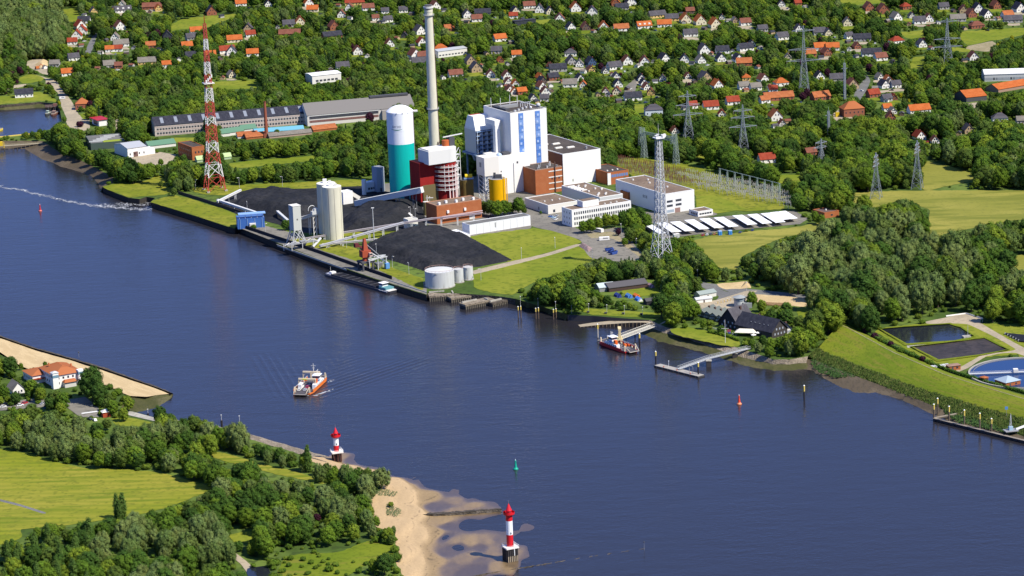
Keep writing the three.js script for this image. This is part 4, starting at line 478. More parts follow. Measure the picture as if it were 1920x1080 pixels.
{ // transfer tower on lattice legs
  const p = P(556, 456, G), g = thing('transfer_tower', 'slim pale grey box tower on splayed lattice legs beside the quay', 'transfer tower', p, YAW), m = p.distanceTo(camera.position) / F, w = 14 * m / Math.cos(YAW), d = 9 * m / Math.sin(YAW), y0 = 11, h = topH(p, 385) - y0;
  part(g, 'wall', bxb(w, h, d, 0, y0, 0), M(0.46, 0.47, 0.43)); part(g, 'roof', bxb(w + 0.5, 0.4, d + 0.5, 0, y0 + h, 0), offwhite); part(g, 'window', bx(1, 1.2, 0.15, 0, y0 + h * 0.45, d / 2 + 0.03), darkgrey);
  for (const [i, j] of [[-1, -1], [1, -1], [-1, 1], [1, 1]]) { part(g, 'leg', bar(V(i * (w / 2 + 2.5), 0, j * (d / 2 + 2)), V(i * w / 2 * 0.9, y0, j * d / 2 * 0.9), 0.5), palegrey); part(g, 'brace', bar(V(i * (w / 2 + 2.5), 0, j * (d / 2 + 2)), V(-i * w / 2 * 0.9, y0, j * d / 2 * 0.9), 0.35), palegrey); part(g, 'brace', bar(V(i * (w / 2 + 2.5), 0, j * (d / 2 + 2)), V(i * w / 2 * 0.9, y0, -j * d / 2 * 0.9), 0.35), palegrey); } occupy(g);
  const q = P(592, 448, G), t = thing('elevator_frame', 'slender steel elevator frame with hooded head beside the twin silos', 'frame tower', q, YAW); for (const x of [-1, 1]) part(t, 'post', bxb(0.45, 24, 0.45, x * 1.3, 0, 0), offwhite); for (let k = 0; k < 6; k++) part(t, 'brace', bar(V(-1.3, k * 4, 0), V(1.3, k * 4 + 4, 0), 0.3), offwhite); part(t, 'head', [bxb(5, 2.6, 3.4, 0, 20, 0), bxb(3, 2.2, 3, 1, 22.6, 0)], palegrey); part(t, 'hood_ring', new THREE.TorusGeometry(3.2, 0.25, 6, 20, 3.4).translate(-2, 24, 0), steelwhite); occupy(t);
  const s = P(565, 466, G), hp = thing('unloading_hopper', 'jumble of steel frames and chutes of the quay coal hopper', 'hopper', s, YAW); for (let i = 0; i < 7; i++) part(hp, 'frame_post', bxb(0.45, 5 + (i % 3) * 2, 0.45, -14 + i * 4.6, 0, (i % 2) * 5 - 2), palegrey); for (let i = 0; i < 6; i++) part(hp, 'frame_beam', bar(V(-14 + i * 4.6, 4 + (i % 3), 0), V(-10 + i * 4.6, 5 + ((i + 1) % 3), (i % 2) * 3), 0.5), offwhite); part(hp, 'chute', frustum(2, 2, 6, 5, 4, 2).translate(2, 0, 0), grey); part(hp, 'chute', bar(V(8, 1, 4), V(17, 6, 0), 1.6), palegrey); part(hp, 'deck', bxb(26, 0.4, 6, 0, 4.5, 0), grey); occupy(hp);
}
let b0 = block('blue_dock_building', 'bright blue dock building with white box on the quay', 'building', [446, 430], 412, 50, 6, M(0.04, 0.12, 0.36, 0.5), M(0.07, 0.15, 0.34, 0.5), { yaw: 0.16, d: 14 }); part(b0.g, 'canopy', bxb(b0.w, 0.6, 7, b0.w * 0.55, b0.h + 3.6, -3), M(0.22, 0.36, 0.6, 0.5)); for (let i = 0; i < 5; i++) part(b0.g, 'canopy_post', bxb(0.3, 3.6, 0.3, b0.w * (0.08 + 0.22 * i), b0.h, -1), steelwhite); part(b0.g, 'white_cabin', bxb(5, 3.6, 2.6, b0.w * 0.55, 0.8, 1.4), offwhite); for (let i = 0; i < 4; i++) part(b0.g, 'pilaster', bxb(0.4, b0.h, 0.4, b0.w * (0.1 + 0.27 * i), 0, 0.2), bluesteel); occupy(b0.g);
b0 = block('transfer_hut', 'small cream hut where the conveyors meet near the brick building', 'hut', [766, 431], 413, 18, 7, offwhite, M(0.45, 0.43, 0.36), { d: 8 }); win(b0, 'front', b0.w * 0.6, 2.4, 1.4, 1.8, grey); occupy(b0.g);
// storage tanks
{ const tm = TM(512, 20, (u, v) => mix3(mix3([0.40, 0.41, 0.40], [0.52, 0.53, 0.52], fbm(u, v, 40, 3, 67, 0.05)), [0.30, 0.25, 0.2], sst(0.6, 0.9, fbm(u, v, 30, 3, 69, 0.1)) * 0.6), 0.6); const fix = t => { const u = t.g.children[0].geometry.attributes.uv; for (let i = 0; i < u.count; i++) u.setXY(i, u.getX(i) * 60, u.getY(i) * 12); };
  for (const [lab, c, t, w] of [['wide grey storage tank with streaked sides on the quay corner', [825, 536], 506, 55, ], ['middle sized grey storage tank between two other tanks', [860, 529], 504, 19], ['small grey storage tank farthest from the quay edge', [878, 524], 500, 19]]) { const k = tankThing('storage_tank', lab, c, t, w, tm, M(0.5, 0.5, 0.48, 0.7), { cat: 'tank', cone: 0.06, rail: M(0.38, 0.25, 0.22) }); k.g.userData.group = 'round tanks on the quay'; part(k.g, 'stair', bar(V(k.r * 0.7, 0, k.r * 0.75), V(-k.r * 0.3, k.h, k.r * 1.0), 0.35), grey); part(k.g, 'base_ring', cyl(k.r + 0.5, k.r + 0.5, 0.6, 0, 0, 0, 40), TMAT.concrete); occupy(k.g); } }
// quay details
{ const qw = single('quay_parapet', 'pale green concrete parapet along the quay before the tanks', 'parapet', (() => { const t = row(resample([[728, 526], [800, 549]], 12), G); return strip([t.map(p => V(p.x, G - 1.6, p.z + 0.6)), t.map(p => V(p.x, G + 0.6, p.z + 0.6)), t.map(p => V(p.x, G + 0.6, p.z - 0.6)), t.map(p => V(p.x, G, p.z - 0.6))]); })(), M(0.26, 0.29, 0.27)); occupy(qw);
  const kb = single('quay_kerb', 'worn pale concrete kerb along the coal quay', 'kerb', (() => { const t = row(resample([[520, 460], [600, 488.5], [650, 506]], 20), G); return strip([t.map(p => V(p.x, G - 0.8, p.z)), t.map(p => V(p.x, G + 0.5, p.z)), t.map(p => V(p.x - 1, G + 0.5, p.z - 3)), t.map(p => V(p.x - 1, G, p.z - 3))]); })(), TMAT.concrete); occupy(kb);
  const cw = single('coal_bund', 'long black retaining bund along the coal quay track', 'bund', (() => { const t = row(resample([[446, 424], [520, 449], [600, 476], [700, 512], [735, 524]], 40), G); return strip([t, t.map(p => V(p.x, G + 2.4, p.z)), t.map(p => V(p.x, G + 2.4, p.z - 2)), t.map(p => V(p.x, G, p.z - 2))]); })(), M(0.022, 0.022, 0.026)); occupy(cw);
  const ow = single('coal_bund', 'low dark wall between grass quay and coal yard', 'bund', (() => { const t = row(resample([[334, 364], [380, 378], [440, 398]], 20), G); return strip([t, t.map(p => V(p.x, G + 2.6, p.z)), t.map(p => V(p.x, G + 2.6, p.z - 1.6)), t.map(p => V(p.x, G, p.z - 1.6))]); })(), M(0.04, 0.036, 0.034)); occupy(ow);
}
{ // red quay crane
  const p = P(686, 506, G), g = thing('quay_crane', 'rust red slewing crane on a dark portal at the coal quay', 'crane', p, 0.5), rd = M(0.30, 0.055, 0.022, 0.6);
  for (const [x, z] of [[-4, -4], [4, -4], [-4, 4], [4, 4]]) part(g, 'portal_leg', bxb(1.2, 6, 1.2, x, 0, z), darkgrey); part(g, 'portal_deck', bxb(10, 1.2, 10, 0, 6, 0), darkgrey); part(g, 'pedestal', cyl(2.4, 2, 3, 0, 7.2, 0, 16), rd); part(g, 'machine_house', bxb(7, 5, 6, 0, 10.2, 0), rd); part(g, 'cab', bxb(2.4, 2.6, 2.4, 2.6, 11, 4), M(0.5, 0.36, 0.3)); part(g, 'cab_window', bx(2, 1.2, 0.2, 2.6, 12.6, 5.2), glassM); part(g, 'tower', frustum(4, 4, 1.6, 1.6, 9, 15.2), rd); part(g, 'jib', [bar(V(1, 15, 0), V(16, 4, 6), 0.9), bar(V(-1, 22, 0), V(16, 4, 6), 0.3)], palegrey); part(g, 'counter_arm', [bar(V(0, 16, 0), V(-6, 20, -2), 1.4), bxb(3, 3, 3, -6, 18, -2)], M(0.12, 0.03, 0.03)); part(g, 'grab', frustum(1, 1, 2.6, 2.2, 2.4, 2).translate(16, 0, 6), darkgrey); occupy(g);
  const q = P(706, 505, G), f = thing('loading_frame', 'grey steel loading frame with blue cabin beside the red crane', 'frame', q, 0.5); for (const x of [-7, 0, 7]) for (const z of [-3, 3]) part(f, 'post', bxb(0.5, 9, 0.5, x, 0, z), palegrey); part(f, 'top_beam', [bxb(16, 0.7, 0.7, 0, 9, -3), bxb(16, 0.7, 0.7, 0, 9, 3), bar(V(-10, 6, 0), V(8, 10, 0), 0.8)], palegrey); part(f, 'hopper', frustum(2, 2, 6, 5, 4, 1).translate(2, 0, 0), grey); part(f, 'cabin', bxb(3, 4, 3, 7, 0.5, 4), M(0.1, 0.25, 0.5)); occupy(f);
}
{ // barge along the quay
  const A = P(613, 514, 0), B = P(738, 549, 0), L = A.distanceTo(B), dir = B.clone().sub(A), g = thing('cargo_barge', 'long dark inland cargo barge moored along the coal quay', 'barge', A.clone().lerp(B, 0.5), Math.atan2(-dir.z, dir.x)), hm = M(0.028, 0.030, 0.042, 0.5), w = 10.5;
  const sh = (k, y0, y1) => { const pts = []; for (const s of [1, -1]) { const q = []; for (let i = 0; i <= 8; i++) { const t = i / 8; q.push([-L / 2 + L * 0.12 * (1 - Math.cos(t * 1.5708)), s * w / 2 * Math.sin(t * 1.5708)]); } pts.push(q); } const o = [...pts[0], [L / 2 - 2, w / 2], [L / 2, w / 2 - 2], [L / 2, -w / 2 + 2], [L / 2 - 2, -w / 2], ...pts[1].reverse()].map(([x, z]) => [x * k, z * k]); const gg = prism(o, y1 - y0); gg.rotateX(-Math.PI / 2); gg.translate(0, (y0 + y1) / 2, 0); return gg; };
  part(g, 'hull', sh(1, -0.6, 1.5), hm); part(g, 'coaming', [bxb(L * 0.66, 1.2, 0.4, -L * 0.03, 1.5, 4.2), bxb(L * 0.66, 1.2, 0.4, -L * 0.03, 1.5, -4.2), bxb(0.4, 1.2, 8.4, -L * 0.36, 1.5, 0), bxb(0.4, 1.2, 8.4, L * 0.3, 1.5, 0)], M(0.06, 0.06, 0.07)); part(g, 'hold_cargo', bxb(L * 0.64, 0.7, 8, -L * 0.03, 1.5, 0), M(0.014, 0.014, 0.018)); for (let i = 0; i < 7; i++) part(g, 'hold_beam', bxb(0.4, 0.3, 8.6, -L * 0.32 + i * L * 0.09, 2.6, 0), M(0.07, 0.07, 0.08)); part(g, 'fore_deck', bxb(L * 0.06, 0.3, 6, -L * 0.43, 1.55, 0), M(0.5, 0.5, 0.55)); part(g, 'fore_house', bxb(3.5, 1.6, 4, -L * 0.41, 1.7, 0), white); part(g, 'cabin', bxb(L * 0.1, 1.8, 8, L * 0.40, 1.5, 0), M(0.10, 0.24, 0.26)); part(g, 'wheelhouse', bxb(4.4, 2.6, 5, L * 0.355, 2.9, 0), white); part(g, 'wheelhouse_window', bx(4.6, 0.9, 5.1, L * 0.355, 4.6, 0), glassM); part(g, 'wheelhouse_roof', bxb(5.6, 0.3, 6, L * 0.355, 5.5, 0), white); part(g, 'after_deck', bxb(L * 0.05, 0.4, 8.6, L * 0.47, 1.55, 0), offwhite); part(g, 'rub_rail', [bxb(L * 0.12, 0.35, 0.3, L * 0.43, 1.2, w / 2), bxb(L * 0.12, 0.35, 0.3, L * 0.43, 1.2, -w / 2)], white); part(g, 'mast', cyl(0.12, 0.1, 5, -L * 0.44, 1.5, 0, 6), offwhite); occupy(g);
}
// old concrete piers by the tanks
for (const [lab, a, b, d, h, m] of [['ruined concrete pier block with sheet piles below the big tank', [805, 566], [862, 562], 14, 4.2, TMAT.stone], ['long broken concrete dock slab beyond the tanks', [846, 568], [905, 560], 16, 3.4, TMAT.stone], ['detached weathered concrete caisson standing in the river', [873, 581], [928, 570], 9, 3.6, TMAT.stone], ['dark end stub of the old concrete pier at the bank', [924, 576], [966, 566], 6, 2.8, TMAT.darkstone]]) {
  const A = P(a[0], a[1], 0), B = P(b[0], b[1], 0), dr = B.clone().sub(A), L = dr.length(), g = thing('ruined_pier', lab, 'pier', A, Math.atan2(-dr.z, dr.x), 'old concrete piers'); part(g, 'slab', bxb(L, 1.3, d, L / 2, h - 1.3, -d / 2), m); part(g, 'wall', bxb(L - 1, h - 1.2, d - 1.5, L / 2, -0.4, -d / 2), M(0.055, 0.05, 0.045)); for (let i = 0; i < L / 1.6; i++) part(g, 'sheet_pile', bxb(0.8, h - 1.3, 0.5, 0.8 + i * 1.6, 0, -0.35), M(0.13, 0.115, 0.09)); part(g, 'rubble_wall', [bxb(L * 0.5, 1.1, 1, L * 0.3, h, -d * 0.7), bxb(1, 0.9, d * 0.5, L * 0.8, h, -d * 0.4)], TMAT.concrete); occupy(g);
}
// ---------- lattice masts and pylons ----------
function lattice(g, H, prof, panels, t, mats, names) { // square lattice: prof(y) half width; a part per panel group
  let y = 0; const ys = [0]; for (let i = 0; i < panels; i++) { y += Math.max(0.25, prof(y / H)); ys.push(y); } const k = H / y; for (let i = 0; i < ys.length; i++) ys[i] *= k;
  const bands = mats.length; let cur = [], band = 0; const flush = () => { if (cur.length) part(g, names ?? 'lattice_section', cur, mats[band]); cur = []; };
  for (let i = 0; i < panels; i++) {
    const b = Math.min(bands - 1, Math.floor((ys[i] + 0.5 * (ys[i + 1] - ys[i])) / H * bands)); if (b !== band) { flush(); band = b; }
    const a = prof(ys[i] / H), c = prof(ys[i + 1] / H), C = [[-1, -1], [1, -1], [1, 1], [-1, 1]], tt = t * (1.1 - 0.5 * ys[i] / H);
    for (let q = 0; q < 4; q++) { const [x0, z0] = C[q], [x1, z1] = C[(q + 1) % 4]; cur.push(bar(V(x0 * a, ys[i], z0 * a), V(x0 * c, ys[i + 1], z0 * c), tt)); cur.push(bar(V(x0 * a, ys[i], z0 * a), V(x1 * c, ys[i + 1], z1 * c), tt * 0.6), bar(V(x1 * a, ys[i], z1 * a), V(x0 * c, ys[i + 1], z0 * c), tt * 0.6), bar(V(x0 * c, ys[i + 1], z0 * c), V(x1 * c, ys[i + 1], z1 * c), tt * 0.5)); }
  } flush();
}
{
  let p = P(403, 357, G), H = topH(p, 44), g = thing('radio_mast', 'tall red and white banded lattice mast with wide splayed legs', 'mast', p, 0.35), m = p.distanceTo(camera.position) / F; const rw = []; for (let i = 0; i < 13; i++) rw.push(i % 2 ? M(0.62, 0.60, 0.57, 0.6) : M(0.40, 0.05, 0.035, 0.6));
  lattice(g, H, t => m * (t < 0.22 ? 17 - t / 0.22 * 7.5 : 9.5 - (t - 0.22) / 0.78 * 7.3), 22, 0.58, rw); part(g, 'platform', bxb(9, 0.5, 9, 0, H * 0.645, 0), offwhite); part(g, 'top_mast', cyl(0.4, 0.25, 7, 0, H, 0, 6), redpaint); for (const [x, z] of [[-1, -1], [1, -1], [1, 1], [-1, 1]]) part(g, 'footing', bxb(2.4, 1.2, 2.4, x * 17 * m, 0, z * 17 * m), TMAT.concrete); for (let i = 0; i < 4; i++) part(g, 'antenna_panel', bx(1, 2.6, 0.4, (i - 1.5) * 1.6, H * (0.66 + 0.01 * i), 3.4), white); occupy(g, 0.12);
  p = P(1241, 503, G); H = topH(p, 259); m = p.distanceTo(camera.position) / F; const g2 = thing('antenna_tower', 'tall white lattice tower with dishes on top beside the ferry road', 'tower', p, 0.42);
  lattice(g2, H, t => m * (t < 0.27 ? 18.5 - t / 0.27 * 8 : t < 0.47 ? 10.5 - (t - 0.27) / 0.2 * 2.6 : 7.9 - (t - 0.47) / 0.53 * 3.4), 18, 0.42, [M(0.46, 0.47, 0.48, 0.55)]); part(g2, 'top_platform', bxb(6.6, 0.6, 6.6, 0, H, 0), white); for (const [x, z] of [[-2.6, 1], [2.8, 1], [0.4, -2]]) part(g2, 'dish', [cyl(0.4, 1.1, 1.8, x, H + 0.8, z, 12)], white); part(g2, 'dish', new THREE.CylinderGeometry(1.6, 1.2, 0.7, 16).rotateX(1.57).translate(3.4, H + 2, 2.4), white); part(g2, 'whip_aerial', cyl(0.16, 0.08, 11, 0, H, 0, 6), offwhite); part(g2, 'ladder', bar(V(0, 0, 2), V(0, H, 1.4), 0.9), palegrey); for (const [x, z] of [[-1, -1], [1, -1], [1, 1], [-1, 1]]) part(g2, 'footing', bxb(2, 1.4, 2, x * 18.5 * m, 0, z * 18.5 * m), TMAT.concrete); clear([[1222, 255], [1246, 255], [1266, 470], [1214, 470]], 500);
}
const pylonM = M(0.24, 0.27, 0.30, 0.5);
function pylon(label, b, ty, turn, arms, wpx, sub = 1) {
  const p = P(b[0], b[1], G), H = topH(p, ty), m = p.distanceTo(camera.position) / F, g = thing('power_pylon', label, 'pylon', p, turn); const w = wpx * m / 2;
  lattice(g, H, t => t < 0.62 ? w - t / 0.62 * w * 0.72 : w * 0.28 - (t - 0.62) / 0.38 * w * 0.2, 13, 0.26 * sub, [pylonM]);
  arms.forEach(([f, len]) => { const L = len * m / 2, y = H * f; const c = []; for (const s of [-1, 1]) { c.push(bar(V(0, y + 1.5, 0), V(s * L, y, 0), 0.3), bar(V(0, y - 0.6, 0.5), V(s * L, y, 0), 0.3), bar(V(0, y - 0.6, -0.5), V(s * L, y, 0), 0.3), bar(V(s * L * 0.5, y + 0.7, 0), V(s * L * 0.5, y - 0.4, 0), 0.3)); } part(g, 'cross_arm', c, pylonM); for (const s of [-1, -0.55, 0.55, 1]) part(g, 'insulator', cyl(0.22, 0.22, 2.6, s * L * 0.97, y - 2.6, 0, 6), M(0.2, 0.14, 0.12)); });
  clear([[b[0] - wpx * 0.25, ty], [b[0] + wpx * 0.25, ty], [b[0] + wpx * 0.5, b[1] - 12], [b[0] - wpx * 0.5, b[1] - 12]], b[1]); return g;
}
pylon('tall grey lattice pylon with three wide arms among the village gardens', [1508, 178], 48, 0.1, [[0.93, 44], [0.66, 58], [0.50, 66]], 18); pylon('far grey lattice pylon rising before sunlit village lawns', [1776, 120], 34, 0.15, [[0.93, 40], [0.55, 52], [0.38, 58]], 18);
pylon('grey lattice pylon beyond the substation gantries near a red-roofed house', [1291, 268], 170, 0.2, [[0.90, 34], [0.73, 46], [0.55, 58]], 19); pylon('grey lattice pylon in the wood between substation and red-roofed houses', [1394, 287], 196, 0.2, [[0.88, 36], [0.74, 46], [0.55, 54]], 18); pylon('grey lattice pylon standing in the mown field edge', [1643, 372], 286, 1.15, [[0.92, 26], [0.82, 34], [0.73, 40]], 19); pylon('grey lattice pylon at the hedge beside the upper mown field', [1720, 354], 263, 1.15, [[0.92, 26], [0.84, 34], [0.77, 40]], 19); pylon('low grey pylon head showing among dark trees', [1540, 305], 260, 0.5, [[0.85, 26], [0.65, 34]], 12);
for (const [lab, b, t] of [['slender grey mast beside the village road', [1584, 189], 118], ['slender grey mast in the trees near the yellow bus shelter', [1554, 264], 208]]) { const p = P(b[0], b[1], G), H = topH(p, t), g = thing('slender_mast', lab, 'mast', p, 0.3); lattice(g, H, () => 0.85, 22, 0.3, [pylonM]); part(g, 'top_spike', cyl(0.12, 0.08, 4, 0, H, 0, 5), pylonM); part(g, 'cross_arm', bxb(6, 0.4, 0.4, 0, H * 0.85, 0), pylonM); clear([[b[0] - 4, t], [b[0] + 4, t], [b[0] + 4, b[1] - 8], [b[0] - 4, b[1] - 8]], b[1]); }
// ---------- substation ----------
const gantM = M(0.24, 0.30, 0.27, 0.6);
function gantry(label, a, b, ha, hTop) { const A = P(a[0], a[1], G), B = P(b[0], b[1], G), d = B.clone().sub(A), L = d.length(), g = thing('line_gantry', label, 'gantry', A, Math.atan2(-d.z, d.x)); for (const x of [0, L]) { const s = new THREE.Group(); s.name = 'column'; g.add(s); lattice(s, hTop, t => 2.2 - 1.4 * t, 9, 0.26, [gantM], 'column_lattice'); s.position.x = x; } const c = []; const n = Math.round(L / 3); for (let i = 0; i < n; i++) { const x0 = L * i / n, x1 = L * (i + 1) / n; for (const z of [-0.8, 0.8]) c.push(bar(V(x0, ha, z), V(x1, ha, z), 0.28), bar(V(x0, ha + 1.6, z), V(x1, ha + 1.6, z), 0.28), bar(V(x0, ha, z), V(x1, ha + 1.6, z), 0.2)); } part(g, 'beam', c, gantM); occupy(g, 0.3, false); return g; }
gantry('pale green lattice portal gantry nearest the white antenna tower', [1208, 296], [1268, 308], 22, 27); gantry('pale green lattice portal gantry in front of the dark wood', [1202, 288], [1262, 300], 17, 24);
{
  const proto = thing('switch_post', 'steel switch post with brown insulators in the open-air substation', 'insulator post', P(1160, 305, G), 0.5, 'posts of the substation'); part(proto, 'post', [bxb(0.18, 3.2, 0.18, -0.8, 0, 0), bxb(0.18, 3.2, 0.18, 0.8, 0, 0), bxb(2.2, 0.2, 0.2, 0, 3.2, 0)], M(0.16, 0.15, 0.13)); for (const x of [-0.8, 0.8]) part(proto, 'insulator', cyl(0.27, 0.2, 2.6, x, 3.4, 0, 6), M(0.15, 0.07, 0.045));
  const prot2 = thing('bus_support', 'pale steel busbar support in the substation beside the lawn', 'busbar support', P(1330, 345, G), 0.5, 'busbar supports of the substation'); part(prot2, 'post', [bxb(0.2, 4.2, 0.2, 0, 0, 0), bxb(4.0, 0.22, 0.22, 0, 4.2, 0)], M(0.26, 0.28, 0.26)); for (const x of [-1.8, 0, 1.8]) part(prot2, 'insulator', cyl(0.22, 0.22, 1.6, x, 4.4, 0, 6), M(0.36, 0.35, 0.32));
  for (let i = 0; i < 42; i++) for (let j = 0; j < 12; j++) { const t = i / 41, s = j / 11, x = 1148 + t * 322 + s * (34 - 10 * t), y = 299 + t * 66 + s * 30; if ((i + 2 * j) % 7 === 0 || (j % 4 === 3 && rnd() < 0.8)) continue; const near = t > 0.42 + 0.1 * Math.sin(j); copyOf(near ? prot2 : proto, P(x + rr(-1, 1), y + rr(-0.7, 0.7), G), 0.5 + rr(-0.08, 0.08));  }
  for (let k = 0; k < 9; k++) { const p = P(1350 + k * 14, 343 + k * 3.6, G), g = thing('gantry_pole', 'pale lattice pole of the gantry row along the substation hedge', 'gantry pole', p, 0.5, 'gantry row beside the hedge'); lattice(g, 12.5, t => 0.8 - 0.4 * t, 7, 0.2, [gantM]); if (k < 8) { const q = P(1364 + k * 14, 346.6 + k * 3.6, G).sub(p).applyAxisAngle(UPV, -0.5); part(g, 'top_beam', bar(V(0, 12.4, 0), V(q.x, 12.4, q.z), 0.4), gantM); } }
  clear([[1346, 315], [1480, 345], [1480, 375], [1346, 345]], 378);
}
// ---------- parking canopies ----------
[[1207, 421], [1231, 418.5], [1256, 416.5], [1283, 413], [1311, 410.5], [1338, 408.5], [1373, 404.5], [1401, 402.5], [1426, 400.5], [1444, 398.5], [1459, 397]].forEach(([x, y], k) => {
  const h = G + 3.2, A = P(x, y, h), s = k > 8 ? 0.8 : 1, B = P(x + (k > 8 ? 14 : 18.5) * (k < 1 ? 0.7 : 1), y - 1.5, h), C = P(x + 28 * s, y + 17 * s, h), u = B.clone().sub(A), v = C.clone().sub(A), g = thing('parking_canopy', 'slanted white parking canopy, ' + ['first', 'second', 'third', 'fourth', 'fifth', 'sixth', 'seventh', 'eighth', 'ninth', 'tenth', 'last'][k] + ' along the row from the antenna tower', 'canopy', V(A.x, G, A.z), 0, 'parking canopies');
  const sh = [[0, 0], [u.x, u.z], [u.x + v.x, u.z + v.z], [v.x, v.z]].map(([a, b]) => [a, -b]); const gg = prism(THREE.ShapeUtils.area(sh.map(q => new THREE.Vector2(...q))) < 0 ? sh.reverse() : sh, 0.35); gg.rotateX(-Math.PI / 2); gg.translate(0, 3.2, 0); part(g, 'roof_sheet', gg, M(0.80, 0.80, 0.80, 0.55));
  for (let i = 0; i < 5; i++) part(g, 'post', bxb(0.3, 3.1, 0.3, u.x * 0.5 + v.x * (0.08 + 0.21 * i), 0, u.z * 0.5 + v.z * (0.08 + 0.21 * i)), grey); occupy(g);
});
// ---------- factory halls and sheds by the harbour ----------
function gable(w, d, h, rh, ov = 0.5) { return { body: prism([[-w / 2, 0], [w / 2, 0], [w / 2, h], [0, h + rh], [-w / 2, h]], d), roof: (() => { const t = 0.35, s = rh / (w / 2), y = h - ov * s; return prism([[-w / 2 - ov, y], [0, h + rh + 0.02], [w / 2 + ov, y], [w / 2 + ov, y + t], [0, h + rh + t + 0.05], [-w / 2 - ov, y + t]], d + 2 * ov); })() }; }
const roofM = { orange: TM(256, 12, groundN([0.36, 0.092, 0.024], [0.42, 0.12, 0.035], [0.28, 0.075, 0.024], 52, 6, 40), 0.85), red: TM(256, 12, groundN([0.22, 0.040, 0.022], [0.27, 0.055, 0.03], [0.17, 0.035, 0.02], 53, 6, 40), 0.85), brown: TM(256, 12, groundN([0.16, 0.062, 0.042], [0.20, 0.08, 0.055], [0.12, 0.05, 0.036], 54, 6, 40), 0.85), grey: TM(256, 12, groundN([0.070, 0.066, 0.075], [0.095, 0.09, 0.10], [0.05, 0.048, 0.055], 55, 6, 40), 0.8), dark: TM(256, 12, groundN([0.030, 0.031, 0.042], [0.045, 0.046, 0.058], [0.02, 0.021, 0.03], 56, 6, 40), 0.7), terra: TM(256, 12, groundN([0.30, 0.098, 0.038], [0.36, 0.125, 0.05], [0.24, 0.08, 0.034], 57, 6, 40), 0.85), taupe: TM(256, 12, groundN([0.16, 0.145, 0.125], [0.20, 0.18, 0.155], [0.12, 0.11, 0.095], 58, 6, 40), 0.85), green: M(0.10, 0.20, 0.13, 0.7), cyan: M(0.12, 0.33, 0.42, 0.6), crimson: M(0.36, 0.018, 0.035, 0.6), silver: M(0.36, 0.37, 0.38, 0.5) };
// long gabled hall, ridge along its front; fl/fr: base of front wall in the picture
function hall(name, label, a, b, ey, depth, rise, wall, roof, o = {}) {
  const A = P(a[0], a[1], o.g ?? G), B = P(b[0], b[1], o.g ?? G), dr = B.clone().sub(A), L = dr.length(), h = topH(A, ey), g = thing(name, label, o.cat ?? 'hall', A.clone().lerp(B, 0.5), Math.atan2(-dr.z, dr.x)); const q = gable(depth, L, h, rise, o.ov ?? 0.4);
  for (const k of ['body', 'roof']) { q[k].rotateY(Math.PI / 2); q[k].translate(0, 0, -depth / 2); } part(g, 'wall', q.body, wall); part(g, 'roof', q.roof, roof); const r = { g, L, h, depth, rise, w: L, d: depth };
  if (o.win) for (const [n, y, w, hh, m, f0, f1] of o.win) for (let i = 0; i < n; i++) { const k = w + 'x' + hh, gg = winG[k] || (winG[k] = bx(w, hh, 0.14)); const c = part(g, 'window', gg, m ?? glassM); c.position.set(-L / 2 + L * ((f0 ?? 0.01) + ((f1 ?? 0.99) - (f0 ?? 0.01)) * (i + 0.5) / n), y, 0.03); }
  if (o.lights) for (let i = 0; i < o.lights; i++) { const c = part(g, 'roof_light', bx(o.lw ?? 5, 0.5, depth * 0.36, 0, 0, 0), M(0.20, 0.22, 0.25, 0.5)); c.position.set(-L / 2 + L * (i + 0.6) / o.lights, h + rise * 0.55, -depth * 0.26); c.rotation.x = Math.atan2(rise, depth / 2); }
  occupy(g, o.shrink ?? 0); return r;
}
const pinkwall = M(0.42, 0.33, 0.29), dkwin = M(0.06, 0.065, 0.08, 0.3);
